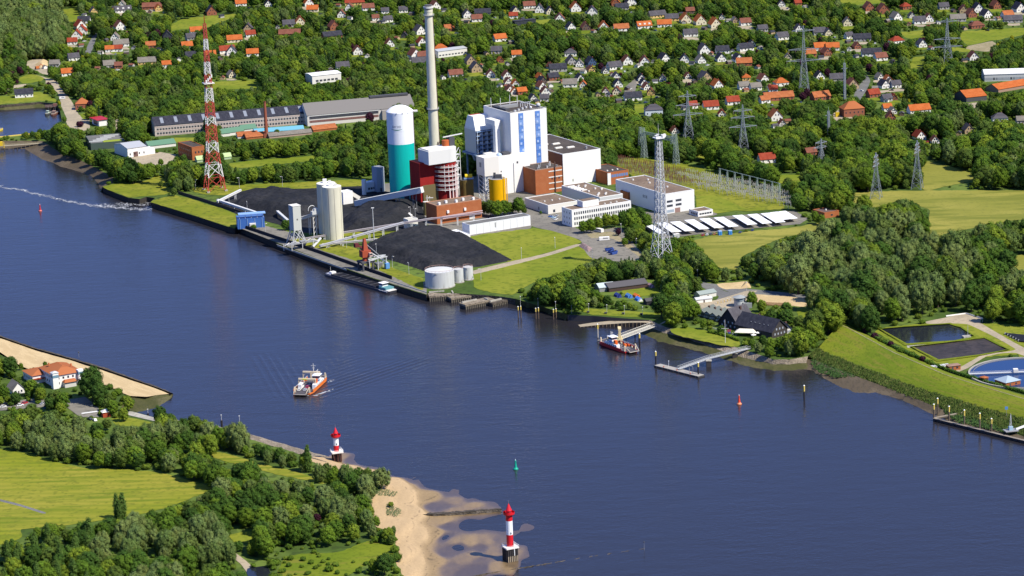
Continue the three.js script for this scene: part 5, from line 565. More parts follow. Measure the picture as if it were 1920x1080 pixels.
{
  const A = hall('factory_hall', 'long low factory hall with slate roof and pinkish two-row window front', [291, 256], [577, 232], 236, 26, 6, M(0.48, 0.42, 0.38), roofM.dark, { win: [[52, 6.6, 1.9, 1.7, dkwin], [52, 2.6, 1.9, 1.9, dkwin]], lights: 11, lw: 3 }); for (let i = 0; i < 3; i++) part(A.g, 'facade_band', bxb(A.L, 0.6, 0.2, 0, 0.6 + i * 3.9, 0.02), pinkwall);
  const B = hall('factory_hall', 'taller grey roofed factory hall with white framed window front', [577, 237], [778, 219], 217, 34, 9, M(0.55, 0.52, 0.48), M(0.165, 0.155, 0.145), { win: [[38, 7.8, 2.0, 2.6, dkwin, 0.02, 0.66], [38, 4.2, 2.0, 2.2, M(0.2, 0.1, 0.09, 0.4), 0.02, 0.66]] }); part(B.g, 'ridge_lantern', bxb(38, 1.6, 5, B.L * 0.3, B.h + B.rise, -B.depth / 2), darkgrey); part(B.g, 'lower_wall', bxb(B.L * 0.3, B.h * 0.9, 3, B.L * 0.34, 0, 1.5), M(0.30, 0.28, 0.26)); part(B.g, 'eaves_band', bxb(B.L * 0.66, 0.9, 0.3, -B.L * 0.16, B.h - 1, 0.1), white);
  const p = P(500, 258, G), H = topH(p, 190), c = thing('brick_chimney', 'slim old red brick chimney before the factory halls', 'chimney', p); part(c, 'shaft', cyl(1.9, 1.1, H, 0, 0, 0, 16), M(0.26, 0.085, 0.05)); part(c, 'crown', cyl(1.3, 1.3, 1, 0, H - 1, 0, 16), M(0.2, 0.07, 0.045)); part(c, 'plinth', bxb(4.4, 4, 4.4, 0, 0, 0), M(0.3, 0.1, 0.06)); occupy(c);
  hall('blue_shed', 'long shed with pale turquoise roof before the factory hall', [478, 252], [570, 245], 249, 13, 2.4, offwhite, roofM.cyan, { cat: 'shed' });
  const t = hall('tiled_workshop', 'low workshop with terracotta tiled roof beside the brick chimney', [588, 248], [632, 243], 244, 12, 3, TMAT.brick, roofM.terra, { cat: 'workshop' }); hall('tiled_workshop', 'low tiled workshop with orange roof at the chimney foot', [462, 262], [502, 258], 258, 12, 3, TMAT.brick, roofM.terra, { cat: 'workshop' }); hall('tiled_workshop', 'grey and rust patched low workshop beyond the poplar row', [505, 260], [585, 252], 256, 10, 2.5, M(0.35, 0.25, 0.2), roofM.taupe, { cat: 'workshop' });
  hall('tiled_workshop', 'orange tiled workshop beside the radio mast and green sheds', [446, 260], [484, 257], 256, 12, 3, offwhite, roofM.terra, { cat: 'workshop' });
  for (const [a, b, l] of [[[279, 280], [330, 274], 'green roofed shed with white walls beside the brick block'], [[405, 258], [432, 255], 'little green roofed shed nearest the radio mast'], [[428, 255], [458, 251], 'little green roofed shed second from the radio mast'], [[455, 249], [482, 246], 'pale green roofed shed behind the orange workshop']]) hall('green_shed', l, a, b, a[1] - 6, 14, 3, offwhite, roofM.green, { cat: 'shed' });
  const w = hall('white_hall', 'white hall with pale grey roof and brown gate near the shore', [240, 296], [275, 291], 279, 30, 2.6, white, roofM.silver, { win: [[1, 2.5, 4.5, 4.6, M(0.15, 0.09, 0.08), 0.3, 0.55], [4, 3, 1.1, 1.8, dkwin]] }); part(w.g, 'side_annex', bxb(9, w.h * 0.62, 12, w.L / 2 + 4.5, 0, -7), white);
  let b = block('flat_grey_hall', 'dark flat hall with grey roof and pale roof lights near the harbour', 'hall', [171, 282], 270, 62, 46, M(0.06, 0.085, 0.075), greyroof, { rim: 0.5, d: 42, yaw: 0.25 }); for (let i = 0; i < 5; i++) part(b.g, 'roof_light', bxb(14, 0.8, 1.6, b.w * (0.2 + 0.13 * i), b.h, -b.d * (0.2 + 0.15 * i)), M(0.42, 0.43, 0.42)); for (let i = 0; i < 8; i++) win(b, 'left', b.d * (0.06 + 0.12 * i), b.h * 0.55, 3, 2, dkwin); part(b.g, 'green_roof', bxb(b.w * 0.55, 0.3, 9, b.w * 0.65, b.h + 0.25, -5.5), M(0.22, 0.27, 0.03)); occupy(b.g);
  b = block('brick_block', 'two-storey red brick block with dark flat roof near the radio mast', 'building', [361, 301], 277, 22, 33, TMAT.brick, darkroof, { d: 32 }); for (const y of [0.32, 0.7]) winRow(b, 'left', 2, b.d - 2, 6, b.h * y, 1.5, 1.8); winRow(b, 'front', 2, b.w - 1, 3, b.h * 0.6, 1.4, 1.8); occupy(b.g);
  hall('green_barrel_shed', 'pale green barrel roofed shed beside the radio mast foot', [370, 305], [434, 298], 300, 8, 2.6, M(0.35, 0.45, 0.3), M(0.38, 0.50, 0.24), { cat: 'shed' });
  b = block('boat_shed', 'white boat shed with crimson roof beside a tall poplar', 'shed', [186, 237], 226, 16, 17, white, roofM.crimson, { rim: 0, d: 18 }); part(b.g, 'roof_overhang', bxb(b.w + 3, 0.6, b.d + 2, b.w / 2 - 1, b.h + 0.2, -b.d / 2), roofM.crimson); win(b, 'left', b.d * 0.5, b.h * 0.45, b.d * 0.6, b.h * 0.7, dkwin, 'gate'); occupy(b.g);
  hall('white_flat_hall', 'long flat white hall half hidden by village trees', [586, 158], [640, 152], 143, 20, 1, M(0.66, 0.64, 0.6), white, { win: [[6, 3, 3, 2, dkwin, 0.1, 0.9]], shrink: 0.2 });
  hall('white_flat_hall', 'low white flat building beside an orange hip-roofed house', [822, 109], [876, 102], 97, 16, 1.2, offwhite, roofM.silver, { win: [[9, 2.6, 2.4, 1.4, dkwin]] });
  hall('greenhouse_hall', 'very long silver roofed nursery hall behind the wood', [1846, 153], [2010, 148], 140, 24, 3, palegrey, M(0.62, 0.62, 0.6, 0.5), { win: [[30, 2.5, 4, 2.4, M(0.3, 0.32, 0.35, 0.3)]] });
  hall('riding_hall', 'dark riding hall with bright orange roof and sandy forecourt', [1812, 192], [1850, 188], 183, 24, 5, darkgrey, roofM.orange, {}); hall('riding_hall', 'long hall with bright orange roof beside the nursery hall', [1872, 174], [1930, 164], 168, 18, 4, M(0.3, 0.2, 0.15), roofM.orange, {});
}
// lamp posts, yard vehicles, skips
const lampProto = thing('lamp_post', 'slim grey lamp post on the power station quay', 'lamp post', P(318, 347, G), 0, 'lamp posts of the power station'); part(lampProto, 'pole', cyl(0.13, 0.1, 9, 0, 0, 0, 6), M(0.5, 0.5, 0.5)); part(lampProto, 'arm', bx(1.8, 0.18, 0.18, 0.6, 9, 0), M(0.5, 0.5, 0.5)); part(lampProto, 'lantern', bx(1.2, 0.3, 0.5, 1.3, 8.9, 0), offwhite);
for (const [x, y] of [[367, 356], [449, 352], [430, 386], [464, 398], [530, 350], [650, 465], [736, 502], [767, 515], [706, 478], [770, 408], [779, 412], [498, 440], [902, 526], [978, 487], [1041, 466], [1111, 488], [1165, 440], [1193, 468]]) copyOf(lampProto, P(x, y, G), rr(0, 6));
const tallLamp = thing('lamp_mast', 'very tall slim lighting mast at the edge of the coal heap', 'lamp mast', P(702, 461, G)); part(tallLamp, 'pole', cyl(0.4, 0.22, 30, 0, 0, 0, 8), palegrey); part(tallLamp, 'lamp_head', bxb(2.2, 0.6, 0.6, 0, 30, 0), white); part(tallLamp, 'footing', bxb(2, 0.8, 2, 0, 0, 0), TMAT.concrete);
function vehicle(name, label, cat, px, py, h0, L, Wd, Ht, m, turn, kind = 'car', group) { const g = thing(name, label, cat, P(px, py, h0), turn, group); if (kind === 'car') { part(g, 'body', prism([[-L / 2, 0.3], [L / 2, 0.3], [L / 2, Ht * 0.55], [L * 0.22, Ht * 0.62], [-L * 0.42, Ht * 0.62], [-L / 2, Ht * 0.55]], Wd), m); part(g, 'cabin', prism([[-L * 0.38, Ht * 0.6], [L * 0.22, Ht * 0.6], [L * 0.08, Ht], [-L * 0.28, Ht]], Wd * 0.88), glassM); part(g, 'roof', bx(L * 0.36, 0.06, Wd * 0.8, -L * 0.1, Ht + 0.02, 0), m); } else { part(g, 'body', bx(L, Ht * 0.8, Wd, 0, Ht * 0.55, 0), m); part(g, 'window', bx(L * 0.5, Ht * 0.22, Wd + 0.06, L * 0.1, Ht * 0.7, 0), glassM); part(g, 'roof', bx(L * 0.96, 0.12, Wd * 0.94, 0, Ht * 0.96, 0), m); } for (const [x, z] of [[-0.3, 1], [0.3, 1], [-0.3, -1], [0.3, -1]]) part(g, 'wheel', new THREE.CylinderGeometry(0.33, 0.33, 0.22, 12).rotateX(1.57).translate(x * L, 0.33, z * Wd * 0.45), M(0.02, 0.02, 0.02)); return g; }
vehicle('caravan', 'white caravan parked on the yard beside trees', 'caravan', 1133, 451, G, 8, 2.6, 3, white, 0.1, 'van'); vehicle('box_trailer', 'long white box trailer parked beside the office trees', 'trailer', 1122, 435, G, 10, 2.6, 3.2, white, -0.9, 'van');
for (const [i, [x, y]] of [[1033, 407], [1038, 409], [1042, 412], [1044, 406]].entries()) vehicle('parked_car', ['blue car parked beside the canteen block', 'pale blue car parked beside the canteen block', 'white car parked beside the canteen block', 'silver car parked nearest the canteen wall'][i], 'car', x, y, G, 4.4, 1.8, 1.5, [M(0.05, 0.12, 0.35, 0.3), M(0.3, 0.45, 0.6, 0.3), M(0.7, 0.7, 0.7, 0.3), M(0.4, 0.42, 0.45, 0.3)][i], 0.5 + i * 0.2);
for (const [i, [x, y]] of [[1142, 471], [1151, 477], [1146, 474]].entries()) { const g = thing('blue_skip', 'dark blue steel skip standing on the grey yard', 'skip', P(x, y, G), 0.3 + i * 0.4, 'blue skips on the yard'); part(g, 'bin', frustum(5, 2.2, 6.4, 2.6, 2.4, 0.2), M(0.03, 0.07, 0.28, 0.5)); part(g, 'load', bxb(5.4, 0.3, 2.1, 0, 2.3, 0), M(0.05, 0.06, 0.09)); for (const s of [-1, 1]) part(g, 'lift_bar', bx(0.3, 1.6, 2.7, s * 2, 1.4, 0), M(0.06, 0.1, 0.3)); }
for (const [i, [x, y]] of [[1350, 441], [1369, 440]].entries()) { const g = thing('portable_toilet', ['blue portable toilet beside the parking canopies', 'blue portable toilet second along the canopy row'][i], 'portable toilet', P(x, y, G), 0.3); part(g, 'cabin', bxb(2.6, 3.2, 2.6, 0, 0, 0), M(0.05, 0.22, 0.55, 0.5)); part(g, 'roof', bxb(2.8, 0.3, 2.8, 0, 3.2, 0), M(0.3, 0.45, 0.65)); part(g, 'door', bx(1.2, 2.4, 0.1, 0, 1.4, 1.32), M(0.03, 0.15, 0.4)); }
for (const [i, [x, y]] of [[1318, 442], [1326, 441], [1333, 440], [1340, 440], [1388, 437], [1411, 433]].entries()) vehicle('parked_car', 'small car parked at the edge of the canopy row', 'car', x, y, G, 4.2, 1.75, 1.5, [M(0.4, 0.04, 0.03, 0.3), M(0.6, 0.6, 0.6, 0.3), M(0.1, 0.1, 0.12, 0.3), M(0.5, 0.2, 0.05, 0.3), M(0.05, 0.07, 0.15, 0.3), M(0.03, 0.05, 0.15, 0.3)][i], 1.2, 'car', 'cars beside the parking canopies');
{ const g = vehicle('wheel_loader', 'yellow wheel loader working on top of the coal heap', 'wheel loader', 764, 438, G, 7, 2.8, 3.4, M(0.55, 0.30, 0.03, 0.5), 0.5, 'van'); part(g, 'bucket', bxb(1.6, 1.2, 3.2, 4.3, 0.4, 0), M(0.4, 0.22, 0.03)); part(g, 'lift_arm', bx(3, 0.4, 2, 3, 1.4, 0), M(0.5, 0.28, 0.03)); clear([[756, 430], [774, 430], [774, 440], [756, 440]], 438); }
{ const g = thing('grey_cabin', 'small grey site cabin under the antenna tower canopies', 'cabin', P(1268, 447, G), 0.3); part(g, 'wall', bxb(4.5, 3.4, 3, 0, 0, 0), palegrey); part(g, 'door', bx(1, 2.2, 0.1, 0, 1.3, 1.53), grey); part(g, 'roof', bxb(4.8, 0.25, 3.3, 0, 3.4, 0), offwhite); }
// ---------- lighthouses, boats, buoys, piles ----------
const lhRed = M(0.55, 0.010, 0.018, 0.45), lhWhite = M(0.78, 0.80, 0.80, 0.45);
function lighthouse(name, label, c, cx, baseKind, baseH, a, r, seg, gal, turn) {
  const p = P(c, cx, 0.2), g = thing(name, label, 'lighthouse', p, turn);
  if (baseKind === 'caisson') { part(g, 'caisson', bxb(a, baseH, a, 0, -0.6, 0), M(0.020, 0.020, 0.026)); for (let i = 0; i < 6; i++) for (const s of [0, 1]) { const u = -a / 2 + a * (i + 0.5) / 6; part(g, 'sheet_pile', bxb(s ? 0.35 : 0.55, baseH - 0.5, s ? 0.55 : 0.35, s ? -a / 2 - 0.1 : u, -0.5, s ? u : a / 2 + 0.1), M(0.045, 0.042, 0.042)); if (!s) part(g, 'dried_silt', bxb(0.5, baseH * 0.42, 0.1, u, 0, a / 2 + 0.3), M(0.33, 0.27, 0.19)); } part(g, 'fender_ladder', bxb(0.3, baseH * 0.5, 0.15, a * 0.14, baseH * 0.45, a / 2 + 0.4), lhWhite); }
  else { for (let i = 0; i < 8; i++) { const t = i / 8 * 6.283; part(g, 'pile', cyl(0.4, 0.4, baseH + 0.4, Math.cos(t) * a * 0.45, -0.8, Math.sin(t) * a * 0.45, 8), M(0.075, 0.032, 0.026)); } part(g, 'core', bxb(a * 0.5, baseH - 0.5, a * 0.5, 0, -0.6, 0), M(0.03, 0.02, 0.02)); }
  let y = baseH - 0.5; part(g, 'platform', bxb(a + 0.9, 0.7, a + 0.9, 0, y, 0), M(0.70, 0.66, 0.6)); const rl = [], e = a / 2 + 0.35; for (let i = 0; i < 9; i++) for (const s of [-1, 1]) { const u = -e + 2 * e * i / 8; rl.push(bxb(0.09, 1.1, 0.09, u, y + 0.7, s * e), bxb(0.09, 1.1, 0.09, s * e, y + 0.7, u)); } for (const s of [-1, 1]) rl.push(bxb(2 * e, 0.09, 0.09, 0, y + 1.8, s * e), bxb(0.09, 0.09, 2 * e, s * e, y + 1.8, 0)); part(g, 'railing', rl, lhWhite); y += 0.7;
  seg.forEach(([h, m], i) => { part(g, i % 2 ? 'white_band' : 'red_band', cyl(r, r, h, 0, y, 0, 32), m); y += h; });
  part(g, 'gallery', [cyl(r, gal * 0.94, 0.7, 0, y - 0.6, 0, 32), cyl(gal * 0.94, gal, 0.25, 0, y + 0.1, 0, 32), cyl(gal, gal, 1.1, 0, y + 0.35, 0, 32, true)], lhRed); part(g, 'lantern', cyl(r * 0.86, r * 0.8, 2.0, 0, y + 0.2, 0, 24), lhRed); part(g, 'lantern_window', bx(r * 0.7, 0.7, 0.3, 0, y + 1.5, r * 0.72), glassM); part(g, 'lantern_roof', cyl(r * 0.98, 0.12, gal * 1.25, 0, y + 2.2, 0, 20), lhRed); part(g, 'finial', cyl(0.08, 0.05, 2, 0, y + 2.1 + gal * 1.25, 0, 6), grey); part(g, 'window', bx(0.6, 1, 0.3, 0, baseH + seg[0][0] + 1.2, r * 0.98), darkgrey); part(g, 'door', bx(0.9, 2, 0.3, r * 0.5, baseH + 1.2, r * 0.86), M(0.3, 0.02, 0.02)); occupy(g, 0); return g;
}
lighthouse('lighthouse', 'tall red and white lighthouse on a dark square caisson in the shallows', 957.5, 1050, 'caisson', 7.6, 6.3, 1.78, [[6.6, lhRed], [7.7, lhWhite], [3.4, lhRed]], 3.1, 0.415);
lighthouse('lighthouse', 'smaller red and white lighthouse on brown piles at the beach', 632, 866, 'piles', 6.6, 6.0, 1.6, [[3.6, lhRed], [4.6, lhWhite], [0.6, lhRed]], 2.9, 0.3);
function hullShape(L, Wd, y0, y1, pin, flare = 1) { const q = [[-L / 2, Wd * pin / 2], [-L * 0.36, Wd / 2], [L * 0.36, Wd / 2], [L / 2, Wd * pin / 2], [L / 2, -Wd * pin / 2], [L * 0.36, -Wd / 2], [-L * 0.36, -Wd / 2], [-L / 2, -Wd * pin / 2]]; const g = prism(q, y1 - y0); g.rotateX(-Math.PI / 2); g.translate(0, (y0 + y1) / 2, 0); return g; }
function ferry(name, label, c, yaw, L, Wd, hullM, sideM, side, load) {
  const g = thing(name, label, 'ferry', P(c[0], c[1], 0), yaw), cream = M(0.62, 0.52, 0.36), deck = M(0.075, 0.07, 0.08);
  part(g, 'hull', hullShape(L, Wd, -0.5, 1.3, 0.8), sideM); part(g, 'keel_band', hullShape(L + 0.1, Wd + 0.1, -0.5, 0.45, 0.8), hullM); part(g, 'car_deck', hullShape(L - 0.5, Wd - 0.5, 1.3, 1.42, 0.8), deck);
  for (const s of [-1, 1]) { part(g, 'ramp', prism([[0, 0.7], [4.2, 1.3], [4.2, 1.6], [0, 1.4]], Wd * 0.62).rotateY(s < 0 ? Math.PI : 0).translate(s * L / 2, 0, 0), M(0.075, 0.07, 0.075)); part(g, 'ramp_edge', bx(0.35, 0.4, Wd * 0.64, s * (L / 2 + 4.1), 1.5, 0), M(0.42, 0.38, 0.33)); part(g, 'bulwark', bxb(L * 0.8, 1.3, 0.25, 0, 1.4, s * (Wd / 2 - 0.2)), sideM); part(g, 'rail', [bxb(L * 0.8, 0.12, 0.12, 0, 3.3, s * (Wd / 2 - 0.2)), ...Array.from({ length: 12 }, (_, i) => bxb(0.12, 0.8, 0.12, -L * 0.4 + L * 0.8 * i / 11, 2.7, s * (Wd / 2 - 0.2)))], offwhite); for (const e of [-1, 1]) part(g, 'ramp_post', [bxb(0.8, 3.6, 0.8, e * L * 0.46, 1.4, s * Wd * 0.36), bar(V(e * L * 0.46, 5, s * Wd * 0.36), V(e * (L / 2 + 4), 2, s * Wd * 0.3), 0.25)], cream); }
  const z = side * (Wd / 2 - 1.4); part(g, 'side_house', bxb(L * 0.46, 2.8, 2.6, 0, 1.4, z), lhWhite); for (let i = 0; i < 6; i++) part(g, 'porthole', bx(0.8, 0.8, 0.1, -L * 0.18 + i * L * 0.072, 3, z + side * 1.33), glassM); part(g, 'upper_deck', bxb(L * 0.34, 0.3, 3.4, 0, 4.2, z), offwhite); part(g, 'wheelhouse', frustum(4.2, 3.4, 5, 4, 2.8, 5.6).translate(0, 0, z * 0.92), lhWhite); part(g, 'wheelhouse_window', frustum(4.75, 3.9, 5.02, 4.15, 1.1, 7.0).translate(0, 0, z * 0.92), glassM); part(g, 'wheelhouse_roof', bxb(6, 0.35, 5.2, 0, 8.5, z * 0.92), lhWhite); part(g, 'wheelhouse_trunk', bxb(3, 1.5, 2.4, 0, 4.4, z), M(0.14, 0.28, 0.55, 0.5)); part(g, 'liferaft', [new THREE.CylinderGeometry(0.7, 0.7, 2.4, 12).rotateZ(1.57).translate(-5, 4.6, z), bxb(2.2, 2.4, 1.6, -4.2, 4.4, z)], M(0.62, 0.11, 0.02)); for (let i = 0; i < 5; i++) part(g, 'deck_box', bxb(1 + (i % 2), 0.9 + 0.4 * (i % 3), 0.8, -L * 0.3 + i * L * 0.14, 1.42, -side * (Wd / 2 - 1)), [cream, M(0.6, 0.12, 0.03), M(0.15, 0.16, 0.2)][i % 3]); part(g, 'side_opening', bx(L * 0.3, 1, 0.1, -L * 0.02, 3.2, z - side * 1.33), darkgrey); part(g, 'radar_arch', [bxb(0.25, 2.6, 0.25, 1.8, 8.8, z * 0.92), bxb(3.4, 0.2, 0.2, 1, 11.3, z * 0.92)], offwhite); part(g, 'funnel', cyl(0.6, 0.5, 3, 5.5, 4.4, z, 12), cream);
  if (load) { for (const [x, hh] of [[-L * 0.16, 7.2], [L * 0.1, 9.2]]) { part(g, 'portal', [bxb(0.6, hh - 1.4, 0.6, x, 1.4, Wd * 0.42), bxb(0.6, hh - 1.4, 0.6, x, 1.4, -Wd * 0.42), bxb(1.0, 1.1, Wd * 0.86, x, hh - 0.6, 0), bar(V(x, hh - 2.6, Wd * 0.42), V(x, hh, Wd * 0.2), 0.4), bar(V(x, hh - 2.6, -Wd * 0.42), V(x, hh, -Wd * 0.2), 0.4)], cream); } part(g, 'sign_board', bx(0.15, 0.9, 3.2, -L * 0.16 - 0.6, 7.2, -1.5), M(0.62, 0.6, 0.1)); part(g, 'mast', [cyl(0.2, 0.15, 6, L * 0.1, 9, 1.5, 6), bx(0.2, 0.2, 3.2, L * 0.1, 13.5, 1.5), bx(0.2, 0.2, 2, L * 0.1, 12, 1.5)], offwhite); }
  else { part(g, 'mast', [cyl(0.16, 0.12, 3.5, 0, 8.8, z, 6), bx(1.8, 0.15, 0.15, 0, 11, z)], offwhite); part(g, 'deck_lane', [bxb(L * 0.7, 0.03, 0.2, 0, 1.43, 0), bxb(L * 0.7, 0.03, 0.2, 0, 1.43, Wd * 0.2)], offwhite); part(g, 'deck_locker', bxb(2.2, 1.6, 1.6, -4, 1.42, side * -3), M(0.6, 0.13, 0.03)); part(g, 'anchor_mark', bxb(3.4, 1.2, 0.1, -L * 0.33, 0.5, -side * (Wd / 2 + 0.03)), M(0.68, 0.25, 0.02)); }
  occupy(g); return g;
}
const f1c = P(582, 726, 0);
ferry('car_ferry', 'orange and white car ferry under way with vehicles on deck', [582, 726], 1.33, 38, 13.5, M(0.02, 0.02, 0.03), M(0.62, 0.15, 0.02, 0.5), 1, true);
ferry('car_ferry', 'empty red car ferry moored at the link bridge', [1159, 652], 2.1, 32, 12, M(0.10, 0.012, 0.014), M(0.50, 0.022, 0.018, 0.45), -1, false);
{ const yaw = 1.33, on = (lx, lz) => V(lx, 0, lz).applyAxisAngle(UPV, yaw).add(f1c); const put = (n, lab, cat, lx, lz, L, Wd, Ht, m, k) => { const v = vehicle(n, lab, cat, 0, 0, 0, L, Wd, Ht, m, yaw, k); const q = on(lx, lz); v.position.set(q.x, 1.43, q.z); }; put('delivery_van', 'white box van on the deck of the moving ferry', 'van', -8, -3.6, 6.5, 2.4, 3.6, white, 'van'); put('passenger_car', 'red car on the deck of the moving ferry', 'car', -6, 0, 4.3, 1.8, 1.5, M(0.38, 0.02, 0.06, 0.3)); put('passenger_car', 'white car at the front of the ferry deck', 'car', -13, -3.4, 4.3, 1.8, 1.5, white); put('passenger_car', 'dark blue car waiting mid deck on the ferry', 'car', 0, -0.2, 4.3, 1.8, 1.5, M(0.03, 0.05, 0.12, 0.3)); put('passenger_car', 'silver car beside the red car on the ferry', 'car', -12.5, 0.3, 4.3, 1.8, 1.5, M(0.5, 0.5, 0.52, 0.3)); }
// wake: real wave ridges behind and beside the ferry, and foam
{ const cx = f1c.x, cz = f1c.z, pos = [], idx = [], uv = [], n = 150, R = 75; const ax = V(1, 0, 0).applyAxisAngle(UPV, 1.33);
  for (let j = 0; j <= n; j++) for (let i = 0; i <= n; i++) { const u = (i / n - 0.42) * 2 * R, w = (j / n - 0.5) * 2 * R, x = cx + ax.x * u - ax.z * w, z = cz + ax.z * u + ax.x * w, aw = Math.abs(w), t = u + 19; const e = sst(0, 0.16, Math.min(i, n - i) / n) * sst(0, 0.16, Math.min(j, n - j) / n); const arm = Math.exp(-(((aw - 6 - t * 0.55) / 14) ** 2)) * (t > -6 ? 1 : 0) + 0.35 * Math.exp(-((aw / 22) ** 2)) * (u > 18 ? 1 : 0); const h = arm * e * 0.20 * Math.sin((aw * 0.85 - t * 0.42) * 1.25 + (w > 0 ? 0.8 : 0)); pos.push(x, 0.06 * (e > 0 ? 1 : 0.3) + h, z); uv.push(x, -z); }
  for (let j = 0; j < n; j++) for (let i = 0; i < n; i++) { const a = j * (n + 1) + i, b = a + 1, c = a + n + 1, d = c + 1; idx.push(a, b, c, b, d, c); } const g = new THREE.BufferGeometry(); g.setAttribute('position', new THREE.Float32BufferAttribute(pos, 3)); g.setAttribute('uv', new THREE.Float32BufferAttribute(uv, 2)); g.setIndex(idx); g.computeVertexNormals(); if (g.attributes.normal.getY(n * 40) < 0) { const ix = g.index.array; for (let i = 0; i < ix.length; i += 3) { const t = ix[i]; ix[i] = ix[i + 1]; ix[i + 1] = t; } g.computeVertexNormals(); } setting('wake_water', g, waterMat); }
const foamM = M(0.42, 0.43, 0.45, 0.9);
function foam(name, pts, wid, seedn, n = 140) { // ragged flecks scattered along a line
  const L = resample(pts, n), gs = []; for (let k = 0; k < n; k++) { const c = Math.floor(wid[1] > 0 ? 4 : 3); for (let q = 0; q < c; q++) { const w = wid[0] + (wid[1] - wid[0]) * k / n; if (rnd() < 0.45) continue; const p = P(L[k][0] + rr(-3, 3), L[k][1] + (rr(-1, 1) + rr(-1, 1)) * w * 0.6 + 0.8 * Math.sin(k * 0.21) , 0.10); const r = rr(0.12, 0.5) * (0.6 + vn(k / 40, 0.5, 20, 2, 77)), sh = []; for (let a = 0; a < 7; a++) { const t = a / 7 * 6.283, rr2 = r * rr(0.5, 1.2); sh.push(new THREE.Vector2(Math.cos(t) * rr2 * 1.7, Math.sin(t) * rr2)); } const g = new THREE.ShapeGeometry(new THREE.Shape(sh)); g.rotateX(-Math.PI / 2); g.translate(p.x, 0.10 + 0.004 * (k % 5), p.z); gs.push(g); } }
  const o = new THREE.Mesh(mergeGeometries(gs.map(nrm)), foamM); o.name = numbered(name); scene.add(o); kindOf(o, 'stuff'); o.userData.label = 'white streaks of foam drifting on the river'; o.userData.category = 'foam'; return o;
}
foam('foam', [[-40, 346], [0, 350], [20, 354], [34, 354], [60, 362], [90, 368], [120, 376], [160, 383], [200, 388], [250, 391], [284, 393]], [1.3, 2.6], 1, 420); foam('foam', [[180, 386], [230, 384], [270, 382], [284, 381]], [3.5, 5], 2, 130); foam('foam', [[576, 741.5], [592, 741], [602, 738], [612, 734], [622, 729]], [0.4, 0.9], 3, 44); foam('foam', [[618, 716], [624, 711]], [1, 1], 4, 10);
// buoys and piles
function buoy(label, c, h, m, top) { const g = thing('channel_buoy', label, 'buoy', P(c[0], c[1], 0)); const s = h / 6; part(g, 'float', new THREE.LatheGeometry([[0.01, -0.5], [1.5, -0.3], [1.6, 0.4], [1.1, 0.9], [0.8, 1.2]].map(([x, y]) => new THREE.Vector2(x * s, y * s)), 20), top ?? m); part(g, 'tower', cyl(0.85 * s, 0.4 * s, 3.2 * s, 0, 1.1 * s, 0, 16), m); part(g, 'top_mark', [cyl(0.5 * s, 0.5 * s, 1.0 * s, 0, 4.4 * s, 0, 12)], m); part(g, 'lantern', cyl(0.18 * s, 0.18 * s, 0.9 * s, 0, 5.3 * s, 0, 8), lhWhite); return g; }
buoy('red channel buoy off the grassy quay', [75.5, 396], 6, M(0.45, 0.02, 0.025, 0.5), M(0.5, 0.12, 0.1, 0.5)); buoy('orange channel buoy near the pontoon pier', [1386, 758], 6.2, M(0.60, 0.055, 0.02, 0.5), M(0.66, 0.22, 0.1, 0.5)); buoy('green channel buoy off the beach', [967, 880], 6, M(0.0, 0.30, 0.20, 0.5));
const yel = M(0.62, 0.47, 0.10, 0.6), pileDk = M(0.028, 0.026, 0.030, 0.7);
function pile(label, c, ty, capf = 0.3, r = 0.5, group, m2 = pileDk) { const p = P(c[0], c[1], -0.5), H = topH(p, ty), g = thing('mooring_pile', label, 'pile', p, 0, group); part(g, 'shaft', cyl(r, r, H * (1 - capf), 0, 0, 0, 12), m2); part(g, 'yellow_cap', cyl(r * 1.08, r * 1.08, H * capf, 0, H * (1 - capf), 0, 12), yel); part(g, 'crown', cyl(r * 1.1, r * 0.2, r * 0.9, 0, H, 0, 12), lhWhite); return g; }
pile('lone dark mooring pile with yellow cap off the mud flat', [1508, 753], 723, 0.36); pile('yellow capped pile at the free end of the pontoon', [1230, 688], 659, 0.28); pile('yellow capped pile where pontoon meets its bridge', [1309.5, 706], 680, 0.3); pile('pale yellow capped pile beside the moored ferry bow', [1121, 634], 608, 0.34, 0.55, undefined, M(0.35, 0.33, 0.3)); pile('yellow capped dark pile beside the moored ferry ramp', [1199.5, 652], 626, 0.3, 0.55);
for (const [x, y, t] of [[972, 597, 575], [977, 597, 574], [1005, 599, 578], [1010, 599, 577], [1038, 600, 580], [1043, 599, 579]]) pile('slim brown pile with yellow top standing in pairs off the bank', [x, y], t, 0.3, 0.4, 'paired piles off the bank', M(0.12, 0.085, 0.06));
